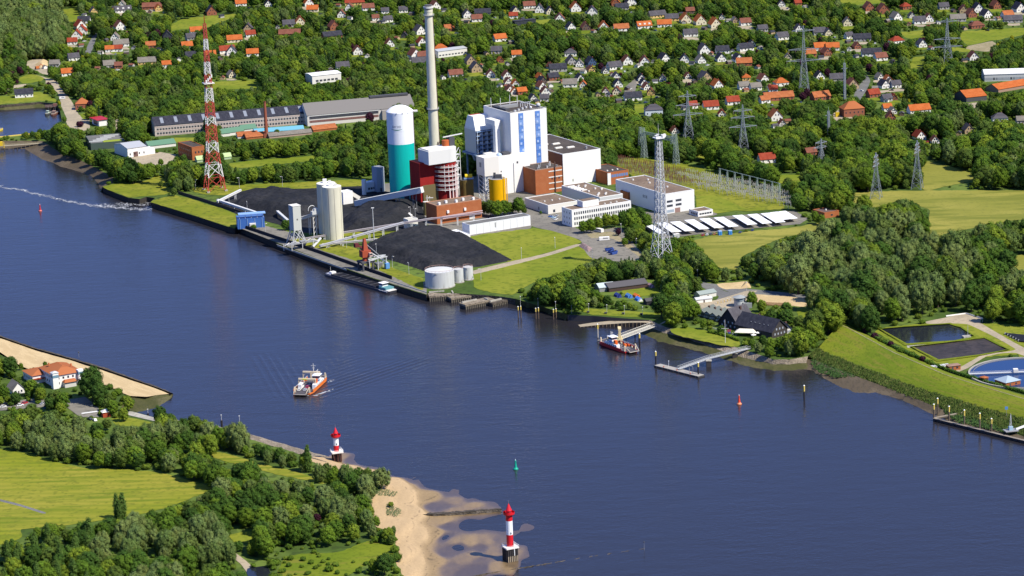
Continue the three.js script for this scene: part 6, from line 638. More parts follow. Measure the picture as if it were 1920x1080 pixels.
{ // right-hand jetty
  const A = P(1751, 789, 0), B = P(1990, 848, 0), d = B.clone().sub(A), L = d.length(), g = thing('sheet_jetty', 'dark low jetty beam along the reed shore', 'jetty', A, Math.atan2(-d.z, d.x)); part(g, 'beam', bxb(L, 1.5, 1.6, L / 2, 0.1, 0), M(0.05, 0.045, 0.042)); part(g, 'walkway', bxb(L, 0.25, 2, L / 2, 1.6, 0), M(0.22, 0.19, 0.15)); part(g, 'return_beam', bar(V(0, 1.4, 0), V(8, 2.2, -22), 1.2), M(0.2, 0.17, 0.13)); for (let i = 0; i < 20; i++) part(g, 'fender', bxb(0.5, 2, 0.5, L * (i + 0.5) / 20, -0.4, 0.9), pileDk);
  for (const [x, y, t] of [[1751, 790, 758], [1758, 780, 747], [1779.5, 796, 762], [1808, 803, 769], [1837, 810, 775], [1859, 816, 785], [1950, 838, 806]]) pile('weathered pile with ochre top along the reed jetty', [x, y], t, 0.3, 0.5, 'piles of the reed jetty', M(0.13, 0.10, 0.07));
  const s = thing('gauge_station', 'small steel gauge platform with mast at the jetty end', 'gauge station', P(1895, 818, 0), 0.2); for (const [x, z] of [[-3, -2], [3, -2], [-3, 2], [3, 2]]) part(s, 'leg', bxb(0.5, 4, 0.5, x, -0.5, z), pileDk); part(s, 'deck', bxb(8, 0.4, 6, 0, 3.5, 0), grey); part(s, 'hut', bxb(2.4, 2.2, 2, 0, 3.9, 0), M(0.3, 0.42, 0.5)); part(s, 'lattice_mast', [bar(V(-0.8, 3.9, 0), V(0, 14, 0), 0.25), bar(V(0.8, 3.9, 0), V(0, 14, 0), 0.25), bar(V(-0.6, 6, 0), V(0.4, 9, 0), 0.15)], palegrey); part(s, 'gangway', bar(V(3, 3.9, 0), V(22, 5, -10), 1.4), palegrey);
  const fl = thing('flag_pole', 'thin pole with small blue sign on the dike foot', 'pole', P(1887, 783, 3), 0); part(fl, 'pole', cyl(0.1, 0.08, 6, 0, 0, 0, 6), grey); part(fl, 'sign', bx(1.8, 1.8, 0.1, 0, 6, 0), M(0.1, 0.25, 0.5));
}
{ // pontoon and gangway
  const A = P(1226, 688, 0), B = P(1309, 709, 0), d = B.clone().sub(A), L = d.length(), g = thing('landing_pontoon', 'low grey floating pontoon with pale deck beside the yellow capped piles', 'pontoon', A, Math.atan2(-d.z, d.x)); part(g, 'float', bxb(L, 1.4, 6, L / 2, -0.5, -3), M(0.05, 0.05, 0.055)); part(g, 'deck', bxb(L - 0.6, 0.2, 5.4, L / 2, 0.9, -3), M(0.30, 0.28, 0.25)); for (let i = 0; i < 8; i++) part(g, 'fender', bxb(0.6, 1.2, 0.4, L * (i + 0.5) / 8, -0.3, 0.1), darkgrey); for (let i = 0; i < 3; i++) part(g, 'bollard', cyl(0.3, 0.3, 0.8, L * (0.2 + 0.3 * i), 1.1, -1, 8), M(0.5, 0.1, 0.03)); part(g, 'lamp', [cyl(0.1, 0.1, 4, L * 0.24, 1, -4, 6), bx(0.6, 0.4, 0.4, L * 0.24, 5, -4)], lhWhite); part(g, 'gate_frame', [bxb(0.25, 4.4, 0.25, L * 0.72, 1, -3.4), bxb(0.25, 4.4, 0.25, L * 0.8, 1, -3.4), bx(2.6, 0.3, 0.3, L * 0.76, 5.4, -3.4)], grey);
  const a = P(1272, 692, 1.6), m_ = P(1328, 672, 4.2), b = P(1405, 653, 5.6), q = thing('gangway_bridge', 'long grey steel gangway bridge from shore to the pontoon', 'bridge', V(a.x, 0, a.z)); const rel = v => v.clone().sub(V(a.x, 0, a.z)); for (const [s, e, nm] of [[a, m_, 'lower_span'], [m_, b, 'upper_span']]) { const S = rel(s), E = rel(e), dir = E.clone().sub(S).setY(0).normalize(), nn = V(-dir.z, 0, dir.x); const sp = part(q, nm, (() => { const k = strip([[S.clone().addScaledVector(nn, -1.3), E.clone().addScaledVector(nn, -1.3)], [S.clone().addScaledVector(nn, 1.3), E.clone().addScaledVector(nn, 1.3)]]); return k; })(), palegrey); for (const z of [-1.3, 1.3]) { const c = [], n = 16; for (let i = 0; i <= n; i++) { const p0 = S.clone().lerp(E, i / n).addScaledVector(nn, z); c.push(bar(p0, p0.clone().setY(p0.y + 1.7), 0.16)); if (i < n) { const p1 = S.clone().lerp(E, (i + 1) / n).addScaledVector(nn, z); c.push(bar(p0.clone().setY(p0.y + 1.7), p1.clone().setY(p1.y + 1.7), 0.2), bar(p0, p1, 0.34), bar(p0, p1.clone().setY(p1.y + 1.7), 0.12)); } } part(q, 'truss', c, M(0.25, 0.26, 0.27, 0.65)); } }
  for (const [x, y] of [[1329, 687], [1378, 673]]) { const p = rel(P(x, y, 0)); part(q, 'pier', bxb(3.2, 5, 3.2, p.x, -1, p.z), M(0.055, 0.05, 0.05)); part(q, 'pier_cap', bxb(3.8, 0.5, 3.8, p.x, 3.8, p.z), TMAT.concrete); }
  // link bridge of the moored ferry
  const la = P(1162, 634, 3.2), lb = P(1224, 611, 5), lk = thing('ferry_link_bridge', 'steel link bridge with cream portal leading to the moored ferry', 'link bridge', V(la.x, 0, la.z)); const LB = lb.clone().sub(V(la.x, 0, la.z)), S = V(0, 3.2, 0), dir = LB.clone().sub(S).setY(0).normalize(), nn = V(-dir.z, 0, dir.x); part(lk, 'roadway', strip([[S.clone().addScaledVector(nn, -2.4), LB.clone().addScaledVector(nn, -2.4)], [S.clone().addScaledVector(nn, 2.4), LB.clone().addScaledVector(nn, 2.4)]]), M(0.34, 0.32, 0.27)); for (const z of [-2.5, 2.5]) { const c = [], n = 14; for (let i = 0; i <= n; i++) { const p0 = S.clone().lerp(LB, i / n).addScaledVector(nn, z); c.push(bar(p0, p0.clone().setY(p0.y + 1.8), 0.2)); if (i < n) { const p1 = S.clone().lerp(LB, (i + 1) / n).addScaledVector(nn, z); c.push(bar(p0.clone().setY(p0.y + 1.8), p1.clone().setY(p1.y + 1.8), 0.3), bar(p0, p1, 0.7), bar(p0, p1.clone().setY(p1.y + 1.8), 0.16)); } } part(lk, 'truss', c, M(0.36, 0.35, 0.31, 0.65)); } part(lk, 'portal', [bxb(1.6, 8, 1.6, 0, 1.5, -2.6), bxb(1.6, 8, 1.6, 0, 1.5, 2.6), bxb(2.2, 1.4, 7, 0, 9.2, 0)], M(0.58, 0.48, 0.26)); part(lk, 'buffer_beam', bxb(6, 1.2, 8, -1, 2.2, 0), M(0.55, 0.46, 0.25)); for (const t of [0.12, 0.5]) { const p0 = S.clone().lerp(LB, t); part(lk, 'support', [bar(V(p0.x - 1, -0.5, p0.z), V(p0.x - 1, p0.y, p0.z), 0.7), bar(V(p0.x + 1.5, -0.5, p0.z), V(p0.x + 1.5, p0.y, p0.z), 0.5)], pileDk); } occupy(lk, 0, false);
}
{ // slipway with piled front, fender posts on the retaining wall
  const up = [[1084, 609], [1110, 605], [1140, 602], [1175, 599.5], [1215, 598], [1256, 599]], dn = [[1088, 613], [1115, 610], [1145, 607.5], [1180, 605], [1206, 604.5], [1240, 608]], hs = [0.3, 1.2, 2, 2.8, 3.6, 4.6]; const sl = setting('ferry_slipway', strip([resample(up, 24).map(([x, y], i) => P(x, y, hs[0] + (hs[5] - hs[0]) * i / 23)), resample(dn, 24).map(([x, y], i) => P(x, y, hs[0] + (hs[5] - hs[0]) * i / 23))]), TMAT.track); clear([...up, ...dn.slice().reverse()], null);
  const fd = resample(dn, 44); const g = thing('slipway_pile_wall', 'row of dark timber piles along the slipway front', 'pile wall', P(1150, 607, 0)); fd.slice(0, 38).forEach(([x, y], i) => { const h = 0.3 + 4.3 * i / 43, p = P(x, y, h).sub(g.position); part(g, 'timber_pile', bxb(0.8, h + 0.3, 0.6, p.x, -0.5, p.z), i % 2 ? pileDk : M(0.14, 0.11, 0.08)); });
  for (const [x, y] of [[1103, 597], [1136, 599], [1169, 600], [1203, 601]]) { const q = thing('fender_post', 'dark square fender post on the promenade wall', 'fender post', P(x, y, 0.5), 0, 'fender posts of the promenade wall'); part(q, 'timber', bxb(1.8, 6, 1.2, 0, -1, 0), pileDk); part(q, 'cap', bxb(2, 0.3, 1.4, 0, 5, 0), darkgrey); }
  const lp = (x, y, h, lab, grp, hh = 6) => { const q = thing('lamp_post', lab, 'lamp post', P(x, y, h), 0, grp); part(q, 'pole', cyl(0.1, 0.08, hh, 0, 0, 0, 6), offwhite); part(q, 'lantern', cyl(0.3, 0.4, 0.5, 0, hh, 0, 8), white); return q; };
  for (const [x, y] of [[976, 572], [1009, 576], [1042, 582], [1072, 588], [1104, 586], [1138, 588], [1171, 590], [1205, 592]]) lp(x, y, G, 'white lamp post along the far bank promenade', 'promenade lamps'); for (const [x, y] of [[1272, 503], [1290, 512], [1308, 522], [1322, 528], [1400, 545]]) lp(x, y, G, 'white lamp post beside the ferry road', 'ferry road lamps');
  for (const [x, y, t] of [[242, 776, 766], [278, 783, 762], [311, 791, 765], [416, 799, 773], [450, 803, 775]]) { const p = P(x, y, 0), H = topH(p, t + 6), q = thing('mooring_dolphin', 'black mooring dolphin with white lamp at the near bank', 'dolphin', p, 0, 'dolphins at the near bank'); part(q, 'post', cyl(0.7, 0.7, H * 0.62, 0, -0.5, 0, 12), pileDk); part(q, 'lamp_pole', cyl(0.1, 0.1, H * 0.5, 0, H * 0.55, 0, 6), offwhite); part(q, 'lamp', bx(0.7, 0.4, 0.4, 0, H * 1.05, 0), white); }
  const st = thing('marker_stake', 'thin marker stake standing in the water off the sand beach', 'stake', P(148, 670, 0), 0); part(st, 'pole', cyl(0.12, 0.1, 4, 0, -0.5, 0, 6), grey); part(st, 'basket', cyl(0.5, 0.5, 0.8, 0, 3.2, 0, 8), darkgrey);
  const st2 = thing('marker_stake', 'thin marker stake at the end of the sunken groyne', 'stake', P(1208, 1032, 0), 0); part(st2, 'pole', cyl(0.1, 0.08, 5, 0, -0.5, 0, 6), grey); part(st2, 'basket', cyl(0.35, 0.35, 0.6, 0, 4.4, 0, 8), darkgrey);
}
{ // harbour: footbridge, boats
  const A = P(-120, 282, 4), B = P(82, 268, 4), d = B.clone().sub(A), L = d.length(), g = thing('jetty_bridge', 'long pale jetty bridge on thin piles at the harbour mouth', 'jetty', V(A.x, 0, A.z), Math.atan2(-d.z, d.x)); part(g, 'deck', bxb(L, 0.5, 3, L / 2, 3.6, 0), M(0.33, 0.29, 0.2)); part(g, 'handrail', [bxb(L, 0.12, 0.12, L / 2, 5.2, 1.4), bxb(L, 0.12, 0.12, L / 2, 5.2, -1.4)], M(0.4, 0.36, 0.22)); for (let i = 0; i < 26; i++) for (const z of [-1.2, 1.2]) part(g, 'pile', cyl(0.25, 0.25, 4.4, L * (i + 0.5) / 26, -0.6, z, 6), M(0.16, 0.13, 0.1)); part(g, 'yellow_gate', [bxb(4, 4, 3, L * 0.6, 4, 0), bxb(0.6, 6, 0.6, L * 0.63, 2, 1.5)], M(0.6, 0.42, 0.03));
  const e = single('harbour_rail', 'yellow painted rail along the harbour mole', 'rail', (() => { const t = row(resample([[-100, 266], [0, 258], [78, 250]], 20), G); return strip([t, t.map(p => V(p.x, G + 1.1, p.z)), t.map(p => V(p.x, G + 1.1, p.z - 1)), t.map(p => V(p.x, G, p.z - 1))]); })(), M(0.42, 0.33, 0.08));
  const mk = (lab, x, y, yaw, L, m, cab) => { const b = thing('work_boat', lab, 'boat', P(x, y, 0), yaw); part(b, 'hull', hullShape(L, L * 0.28, -0.4, 1.4, 0.35), m); part(b, 'deck', hullShape(L * 0.92, L * 0.24, 1.4, 1.5, 0.35), M(0.25, 0.22, 0.18)); part(b, 'cabin', bxb(L * 0.25, 2.4, L * 0.18, -L * 0.15, 1.5, 0), cab); part(b, 'window', bx(L * 0.26, 0.7, L * 0.185, -L * 0.15, 3.2, 0), glassM); part(b, 'mast', cyl(0.1, 0.08, 6, L * 0.1, 1.4, 0, 6), grey); return b; };
  mk('yellow work boat lying in the harbour entrance', -6, 246, 1.2, 20, M(0.55, 0.42, 0.05), M(0.6, 0.5, 0.1)); mk('old brown work boat moored at the harbour wall', 103, 214, 1.4, 18, M(0.12, 0.05, 0.04), M(0.3, 0.2, 0.16)); mk('pale green work boat moored in the harbour basin', 91, 214, 1.3, 14, M(0.05, 0.06, 0.06), M(0.4, 0.5, 0.42));
  const pr = thing('harbour_pier', 'dark timber pier at the harbour basin wall', 'pier', P(100, 205, 0), 0.2); part(pr, 'deck', bxb(16, 0.5, 14, 0, 3.4, 0), M(0.09, 0.06, 0.05)); for (let i = 0; i < 10; i++) part(pr, 'post', bxb(0.6, 5, 0.6, -7 + (i % 5) * 3.5, -0.5, i < 5 ? -6 : 6), M(0.08, 0.06, 0.05)); part(pr, 'crate', bxb(4, 2, 3, 2, 3.9, 1), M(0.16, 0.08, 0.07));
  const eq = thing('excavator', 'orange excavator working on the sandy track', 'excavator', P(70, 130, G), 0.6); part(eq, 'track', [bxb(5, 1, 0.8, 0, 0, 1.2), bxb(5, 1, 0.8, 0, 0, -1.2)], darkgrey); part(eq, 'cab', bxb(4, 2.4, 2.8, 0, 1, 0), M(0.45, 0.14, 0.04)); part(eq, 'boom', [bar(V(1.5, 2.5, 0), V(5, 5.5, 0), 0.6), bar(V(5, 5.5, 0), V(7.5, 2, 0), 0.5)], M(0.45, 0.14, 0.04)); part(eq, 'bucket', bxb(1.2, 1.2, 1.4, 7.6, 1, 0), darkgrey);
  vehicle('parked_van', 'white van parked on the harbour track', 'van', 117, 186, G, 6, 2.2, 2.6, white, 0.1, 'van'); vehicle('parked_car', 'dark car parked beside the red brick harbour house', 'car', 152, 209, G, 4.5, 1.8, 1.5, M(0.04, 0.05, 0.06, 0.3), 0.2);
}
{ // clarifier and works huts
  const c = P(1926, 702, G), r = 37, g = thing('round_clarifier', 'large round sewage clarifier with blue water and a walkway bridge', 'clarifier', c); part(g, 'rim_wall', [cyl(r, r, 1.4, 0, 0, 0, 72, true), cyl(r - 1, r - 1, 1.4, 0, 0, 0, 72, true), new THREE.RingGeometry(r - 1, r, 72).rotateX(-Math.PI / 2).translate(0, 1.4, 0)], TMAT.concrete); part(g, 'water', new THREE.CircleGeometry(r - 1, 72).rotateX(-Math.PI / 2).translate(0, 0.9, 0), new THREE.MeshPhysicalMaterial({ color: lin(0.012, 0.035, 0.11), roughness: 0.06, ior: 1.33, bumpMap: waveTex, bumpScale: 0.06 })); part(g, 'walkway_bridge', [bxb(r * 2, 0.4, 2, 0, 1.6, 0), bxb(r * 2, 0.12, 0.12, 0, 2.8, 0.9), bxb(r * 2, 0.12, 0.12, 0, 2.8, -0.9)], palegrey); part(g, 'drive_cabin', bxb(3, 2.2, 3, -r * 0.2, 1.8, 0), offwhite); part(g, 'scum_baffle', cyl(r - 3, r - 3, 0.7, 0, 0.7, 0, 72, true), grey); occupy(g);
  const hut = (name, lab, fl, ty, dF, dL, wall, roof, o = {}) => { const b = block(name, lab, 'hut', fl, ty, dF, dL, wall, null, o); part(b.g, 'roof', frustum(b.w + 1, b.d + 1, 0.4, 0.4, o.rise ?? 2, b.h).translate(b.w / 2, 0, -b.d / 2), roof); win(b, 'front', b.w * 0.3, b.h * 0.45, 1.1, 2, darkgrey, 'door'); win(b, 'front', b.w * 0.7, b.h * 0.55, 1.4, 1, glassM); occupy(b.g); return b; };
  hut('pump_house', 'brick pump house with pale blue pyramid roof beside the clarifier', [1886, 728], 718, 30, 22, TMAT.brick, M(0.30, 0.37, 0.42, 0.5), { yaw: 0.5, d: 11, rise: 2.6 }); hut('works_kiosk', 'tiny red roofed kiosk between dike and clarifier', [1846, 718], 709, 8, 8, TMAT.brick, roofM.terra, { yaw: 0.6, d: 4, rise: 0.6 }); hut('brick_hut', 'small orange brick hut at the dike foot by the settling pond', [1780, 696], 687, 22, 8, TMAT.brick, M(0.25, 0.16, 0.12), { yaw: 0.3, d: 5, rise: 0.5 });
  const gr = thing('screen_grating', 'grey inlet screens beside the small brick hut', 'inlet screen', P(1762, 688, G), 0.3); for (let i = 0; i < 5; i++) part(gr, 'screen_bay', bxb(2.2, 1.2, 3.6, -5 + i * 2.6, 0, 0), palegrey);
  for (let i = 0; i < 6; i++) { const p = thing('pipe_length', 'long black plastic pipe lying stacked beside the works road', 'pipe', P(1893 + i * 5, 629 + i * 2.6, G), -0.55, 'black pipes beside the works road'); part(p, 'pipe', new THREE.CylinderGeometry(0.8, 0.8, 26, 10).rotateZ(1.57).translate(10, 0.8, 0), M(0.02, 0.02, 0.024, 0.4)); part(p, 'end_flange', new THREE.CylinderGeometry(1, 1, 0.5, 10).rotateZ(1.57).translate(-3, 0.8, 0), grey); }
  const w = thing('pond_weir', 'small concrete weir with lamp between the two settling ponds', 'weir', P(1812, 634, G), 0.2); part(w, 'box', bxb(5, 1.6, 4, 0, 0, 0), TMAT.concrete); part(w, 'lamp', cyl(0.12, 0.1, 9, 1, 0, 0, 6), palegrey); part(w, 'railing', bxb(5, 0.12, 0.12, 0, 2.6, 2), palegrey);
  const cb = single('yard_kerb', 'low white kerb wall around the works yard', 'kerb', (() => { const t = row(resample([[1774, 594], [1812, 589], [1844, 599], [1842, 606]], 20), G); return strip([t, t.map(p => V(p.x, G + 0.9, p.z)), t.map(p => V(p.x, G + 0.9, p.z - 0.8)), t.map(p => V(p.x, G, p.z - 0.8))]); })(), offwhite);
  const bs = block('brick_flat_house', 'brown flat roofed brick house among trees beside the parking canopies', 'building', [1546, 410], 400, 29, 26, TMAT.brick, M(0.11, 0.075, 0.065), { yaw: 0.5, d: 16 }); part(bs.g, 'chimney', bxb(1, 1.2, 1, bs.w * 0.5, bs.h, -bs.d * 0.5), offwhite); win(bs, 'front', bs.w * 0.5, bs.h * 0.5, 2, 1.2); occupy(bs.g);
}
// ---------- houses ----------
const wallM = { w: M(0.72, 0.70, 0.66), c: M(0.62, 0.55, 0.40), y: M(0.60, 0.42, 0.16), b: M(0.27, 0.10, 0.06), t: M(0.38, 0.28, 0.17), g: M(0.34, 0.33, 0.32), n: M(0.12, 0.085, 0.07), l: M(0.52, 0.58, 0.64), d: M(0.045, 0.05, 0.06), k: M(0.05, 0.09, 0.18) };
const wallN = { w: 'white', c: 'cream', y: 'yellow', b: 'brick', t: 'tan', g: 'grey', n: 'dark brown', l: 'pale blue', d: 'dark', k: 'dark blue' }, roofN = { o: 'orange', r: 'red', n: 'brown', g: 'grey', d: 'dark slate', t: 'terracotta', u: 'taupe' }, roofK = { o: 'orange', r: 'red', n: 'brown', g: 'grey', d: 'dark', t: 'terra', u: 'taupe' };
const HW = bx(1.1, 1.35, 0.12), HD = bx(1.0, 2.0, 0.12), CH = bx(0.7, 1.5, 0.7);
function zoneOf(x, y) { return x < 190 && y > 100 ? 'near the harbour basin' : x < 260 ? 'along the harbour lane' : y > 300 ? 'in the wood behind the substation' : x < 720 ? (y < 40 ? 'at the far village edge behind the halls' : 'behind the factory halls') : x < 1030 ? (y < 60 ? 'far behind the tall chimney' : 'behind the boiler house') : x < 1290 ? (y < 70 ? 'beyond the garden wood' : y < 140 ? 'below the garden wood' : 'in rows behind the turbine hall') : x < 1440 ? (y < 70 ? 'beside the far dark wood' : y < 130 ? 'in the white gabled row' : 'above the substation trees') : x < 1700 ? (y < 80 ? 'beyond the tall pylon' : y < 140 ? 'near the tall pylon' : 'beside the village road') : (y < 60 ? 'in the farthest village rows' : y < 140 ? 'near the village lawns' : 'above the mown fields'); }
function house(px, py, wpx, code, o = {}) {
  const [ty, wk, rk] = code; const p = P(px, py, o.g ?? G), m = p.distanceTo(camera.position) / F, e = ty === 'e' || ty === 'h'; let w, len, h, rise, rf; const s = o.s ?? 1;
  if (!e) { w = Math.max(6.5, Math.min(12, wpx * m * 0.92)); len = w * 1.25; h = (o.h ?? 0.36) * w; rise = w * (o.r ?? 0.56); } else { len = Math.max(8, wpx * m); w = o.dp ?? Math.max(7.5, Math.min(10, len * 0.8)); h = o.h ? o.h * 10 : 3.6; rise = w * (o.r ?? 0.44); }
  const yaw = o.yaw ?? ((hsh(Math.round(px), Math.round(py), 3) - 0.1) * 0.45), turn = e ? yaw + Math.PI / 2 : yaw, back = (e ? w : len) / 2; const pos = p.clone().add(V(0, 0, -back)); 
  const big = wpx > (e ? 32 : 21), lab = o.label ?? `${wallN[wk]} ${e ? (ty === 'h' ? 'hip-roofed' : 'broad-roofed') : 'gable-fronted'} house with ${roofN[rk]} roof ${zoneOf(px, py)}`;
  const g = thing(o.name ?? 'village_house', (big && !o.label ? 'large ' : '') + lab, 'house', pos, turn, o.label ? undefined : 'village houses'); const q = gable(w, len, h, rise, 0.5);
  if (ty === 'h') { part(g, 'wall', bxb(w, h, len, 0, 0, 0), wallM[wk]); rf = part(g, 'roof', frustum(w + 1, len + 1, w * 0.05, Math.max(0.4, len - w), rise, h), roofM[roofK[rk]]); } else { part(g, 'wall', q.body, wallM[wk]); rf = part(g, 'roof', q.roof, roofM[roofK[rk]]); }
  const ch = part(rf, 'chimney', CH, M(0.24, 0.09, 0.06)); ch.position.set(w * 0.12, h + rise * 0.95, len * (hsh(px | 0, py | 0, 5) - 0.5) * 0.5);
  const put = (gm, n, x, y, z, ry, mm = glassM) => { const c = part(g, n, gm, mm); c.position.set(x, y, z); c.rotation.y = ry; };
  if (!e) { for (const x of [-0.26, 0.26]) { put(HW, 'window', x * w, h * 0.5 + 0.3, len / 2 + 0.03, 0); } for (const x of [-0.12, 0.12]) put(HW, 'window', x * w, h + rise * 0.3, len / 2 + 0.03, 0); put(HD, 'door', 0, 1.0, len / 2 + 0.03, 0, M(0.10, 0.06, 0.04)); for (const z of [-0.25, 0.25]) put(HW, 'window', w / 2 + 0.03, h * 0.55, z * len, Math.PI / 2); }
  else { const n = Math.max(2, Math.round(len / 4)), sx = Math.cos(turn) * 0 - 1; for (let i = 0; i < n; i++) put(HW, 'window', -w / 2 - 0.03, h * 0.55, len * ((i + 0.5) / n - 0.5), -Math.PI / 2); put(HD, 'door', -w / 2 - 0.03, 1, len * 0.08, -Math.PI / 2, M(0.12, 0.07, 0.05)); if (ty !== 'h') for (const z of [-1, 1]) put(HW, 'window', 0, h + rise * 0.25, z * (len / 2 + 0.03), 0); if (o.dorm) for (let i = 0; i < o.dorm; i++) { const c = part(rf, 'dormer', bx(2.2, 1.6, 2.4), wallM[wk]); c.position.set(-w * 0.3, h + rise * 0.42, len * ((i + 0.5) / o.dorm - 0.5)); } }
  occupy(g, o.shrink ?? (hsh(px | 0, py | 0, 9) < 0.35 ? 0.5 : 0.3)); return g;
}
// x, y, width in the picture, code: g gable / e eaves / h hip, wall, roof
const HS = `230,24,30,ewg 228,14,14,gwu 157,44,22,ewd 149,56,22,gwr 152,66,22,gwr 143,74,20,gwr 135,84,18,ewr 223,57,20,gwn 174,28,16,gyg 215,76,16,gwu 226,88,28,ewu 125,143,21,ewo 102,126,18,egu 137,114,20,ewg 275,122,33,eyu 204,128,22,egu 222,129,14,ebn 312,127,17,ewo 395,29,22,gbd 451,12,20,ewo 285,18,36,ebn 296,21,14,gyo 367,64,22,ewo 362,76,28,egg 350,92,20,ewo 439,80,28,eco 424,100,30,ewr 434,104,20,gwg 465,60,18,gtg 469,70,18,ewr 473,106,22,ewo 433,146,15,gcu 363,111,32,egd 394,109,20,ewo 282,91,18,ebt 313,74,18,gdd 205,98,16,ewo 221,97,16,ewr 578,12,18,gwo 586,23,21,eco 502,13,14,gwd 562,47,18,gct 541,51,22,egg 543,69,40,ebn 625,57,20,gbn 622,73,36,ebd 665,10,36,eyr 655,20,16,gwn 690,20,22,ewn 722,26,14,ewg 704,39,12,ewn 727,42,16,ewg 670,103,19,gwn 642,131,24,ewg 730,88,17,gwn 758,71,12,gdd 786,65,20,gwg 777,111,22,gwn 797,111,28,ewn 790,86,18,gwr 826,97,24,hwo 790,123,34,ewg 882,121,20,gtg 892,136,22,gtg 854,146,26,ewn 876,34,18,gwg 905,30,30,egd 894,41,20,ewn 842,59,18,ebt 937,78,23,ewo 920,146,17,gwn 950,149,18,gwn 953,160,16,gwn 956,176,18,gwn 938,118,12,gbo 931,101,20,egg 966,27,17,gcd 992,16,22,ewn 1012,24,18,gwg 1031,27,16,gcd 1079,22,26,gwo 1111,30,20,gwg 963,35,16,ewr 1050,43,20,gwn 1070,57,17,gwd 1098,57,17,gnn 1132,58,20,gwo 1165,59,28,ewt 1208,54,27,ewo 1246,51,26,ewo 1155,12,18,gbo 1166,20,24,egd 1183,11,20,gwd 1232,34,32,eyg 1260,40,25,eyg 1286,44,22,gco 1313,47,22,gco 1341,53,22,gco 1295,69,26,ewg 1294,26,16,enn 1354,37,10,gwd 1378,43,12,gtu 1398,48,20,ewn 969,108,18,ewo 1070,106,22,hwg 1071,122,19,ggg 1108,123,18,gkd 1087,126,16,gwu 1108,135,13,gyn 1032,129,12,gwn 1046,135,32,egd 1037,151,20,ebd 1087,152,15,gwd 1069,164,26,ewu 1094,164,14,gwo 1012,150,14,gyo 1016,158,16,gnd 1015,168,17,gwn 1023,180,20,gwn 966,162,14,gwo 964,177,15,gwo 978,178,18,ebo 999,189,14,gwd 1021,191,16,ewg 1176,122,20,gwn 1152,131,26,ewg 1135,138,11,gwg 1209,123,20,gwn 1245,116,18,gwd 1284,118,18,gwd 1314,119,17,gwu 1320,102,22,gwg 1352,116,18,gwd 1384,117,18,gwd 1396,124,28,ebt 1355,101,24,ewd 1398,96,28,ewd 1322,153,21,gtg 1345,167,20,gwo 1290,148,12,gwn 1400,152,15,hyo 1431,154,17,gwn 1395,168,20,ewu 1417,170,20,ewu 1156,150,16,gwg 1159,164,17,gwd 1157,178,17,gcn 1136,177,14,gwn 1203,152,15,gwd 1207,161,15,gwd 1212,169,15,gwn 1221,179,15,gyn 1243,153,14,gwg 1187,189,32,ewd 1299,204,16,ewr 1333,206,28,ewr 1354,219,15,gwr 1374,197,24,ewr 1434,194,18,ewt 1265,251,15,gwn 1630,21,19,gbn 1657,26,22,gbn 1699,18,18,hbr 1466,13,14,gwg 1496,11,12,ebr 1681,39,18,gwu 1710,34,12,gwg 1725,45,22,ewg 1742,41,17,gwn 1770,18,18,egg 1808,25,17,gtn 1835,24,20,gwd 1850,34,18,gwd 1868,17,17,gbn 1912,23,20,gwd 1890,34,20,ewt 1900,43,34,egg 1797,41,28,egu 1822,33,18,gbn 1832,54,26,hbn 1590,49,18,gcu 1467,75,22,ewg 1537,66,22,egg 1553,67,15,gcg 1592,73,14,ewg 1617,78,32,egd 1635,106,36,ewd 1652,114,22,ewn 1607,92,14,gbn 1682,83,25,hwr 1729,89,17,gwg 1562,95,24,ewo 1538,95,22,ewo 1550,105,17,gbn 1519,107,22,ebt 1826,114,19,gwn 1478,113,14,gcu 1537,149,17,gwd 1465,162,25,hwo 1450,174,16,ewr 1598,167,22,gtn 1570,154,26,egg 1650,150,14,gwu 1665,154,14,gwo 1658,166,18,gwd 1680,165,18,ewg 1638,183,22,ebr 1663,191,18,egg 1676,188,12,gbr 1724,213,40,ewo 1664,209,16,ewo 1674,214,12,gwu 1671,226,18,gbn 1460,189,56,ebt 1539,188,34,ebt 1455,227,24,gwt 1467,237,13,gwn 1725,263,20,gwr 1754,269,16,gwn 1817,251,20,gtg 1876,229,28,hwg 1916,233,18,egu 1438,306,30,ewr 1520,293,20,ebn 640,33,16,gwn 756,24,16,ewg 815,18,18,gwn 1430,60,18,egg 1410,88,14,gwd 1498,60,16,gwg`.split(/\s+/);
const carProto = vehicle('street_car', 'white car parked in a village driveway', 'car', 1181, 168, G, 4.4, 1.8, 1.5, M(0.7, 0.7, 0.7, 0.3), 0.4, 'car', 'cars in village driveways'), carMats = [[0.7, 0.7, 0.7, 'white'], [0.3, 0.32, 0.34, 'silver'], [0.32, 0.02, 0.02, 'red'], [0.03, 0.05, 0.14, 'blue'], [0.025, 0.025, 0.03, 'black']];
HS.forEach((r, i) => { const [x, y, w] = r.split(',').map(Number), k = hsh(i, 13, 21); if (k > 0.34 || y < 10) return; const q = carMats[i % 5], c = copyOf(carProto, P(x + w * 0.75, y + 4, G), k * 9, `${q[3]} car parked in a driveway ${zoneOf(x, y)}`); for (const n of [0, 2]) c.children[n].material = M(q[0], q[1], q[2], 0.3); clear([[x + w * 0.75 - 5, y - 1], [x + w * 0.75 + 5, y - 1], [x + w * 0.75 + 5, y + 5], [x + w * 0.75 - 5, y + 5]], y + 4); });
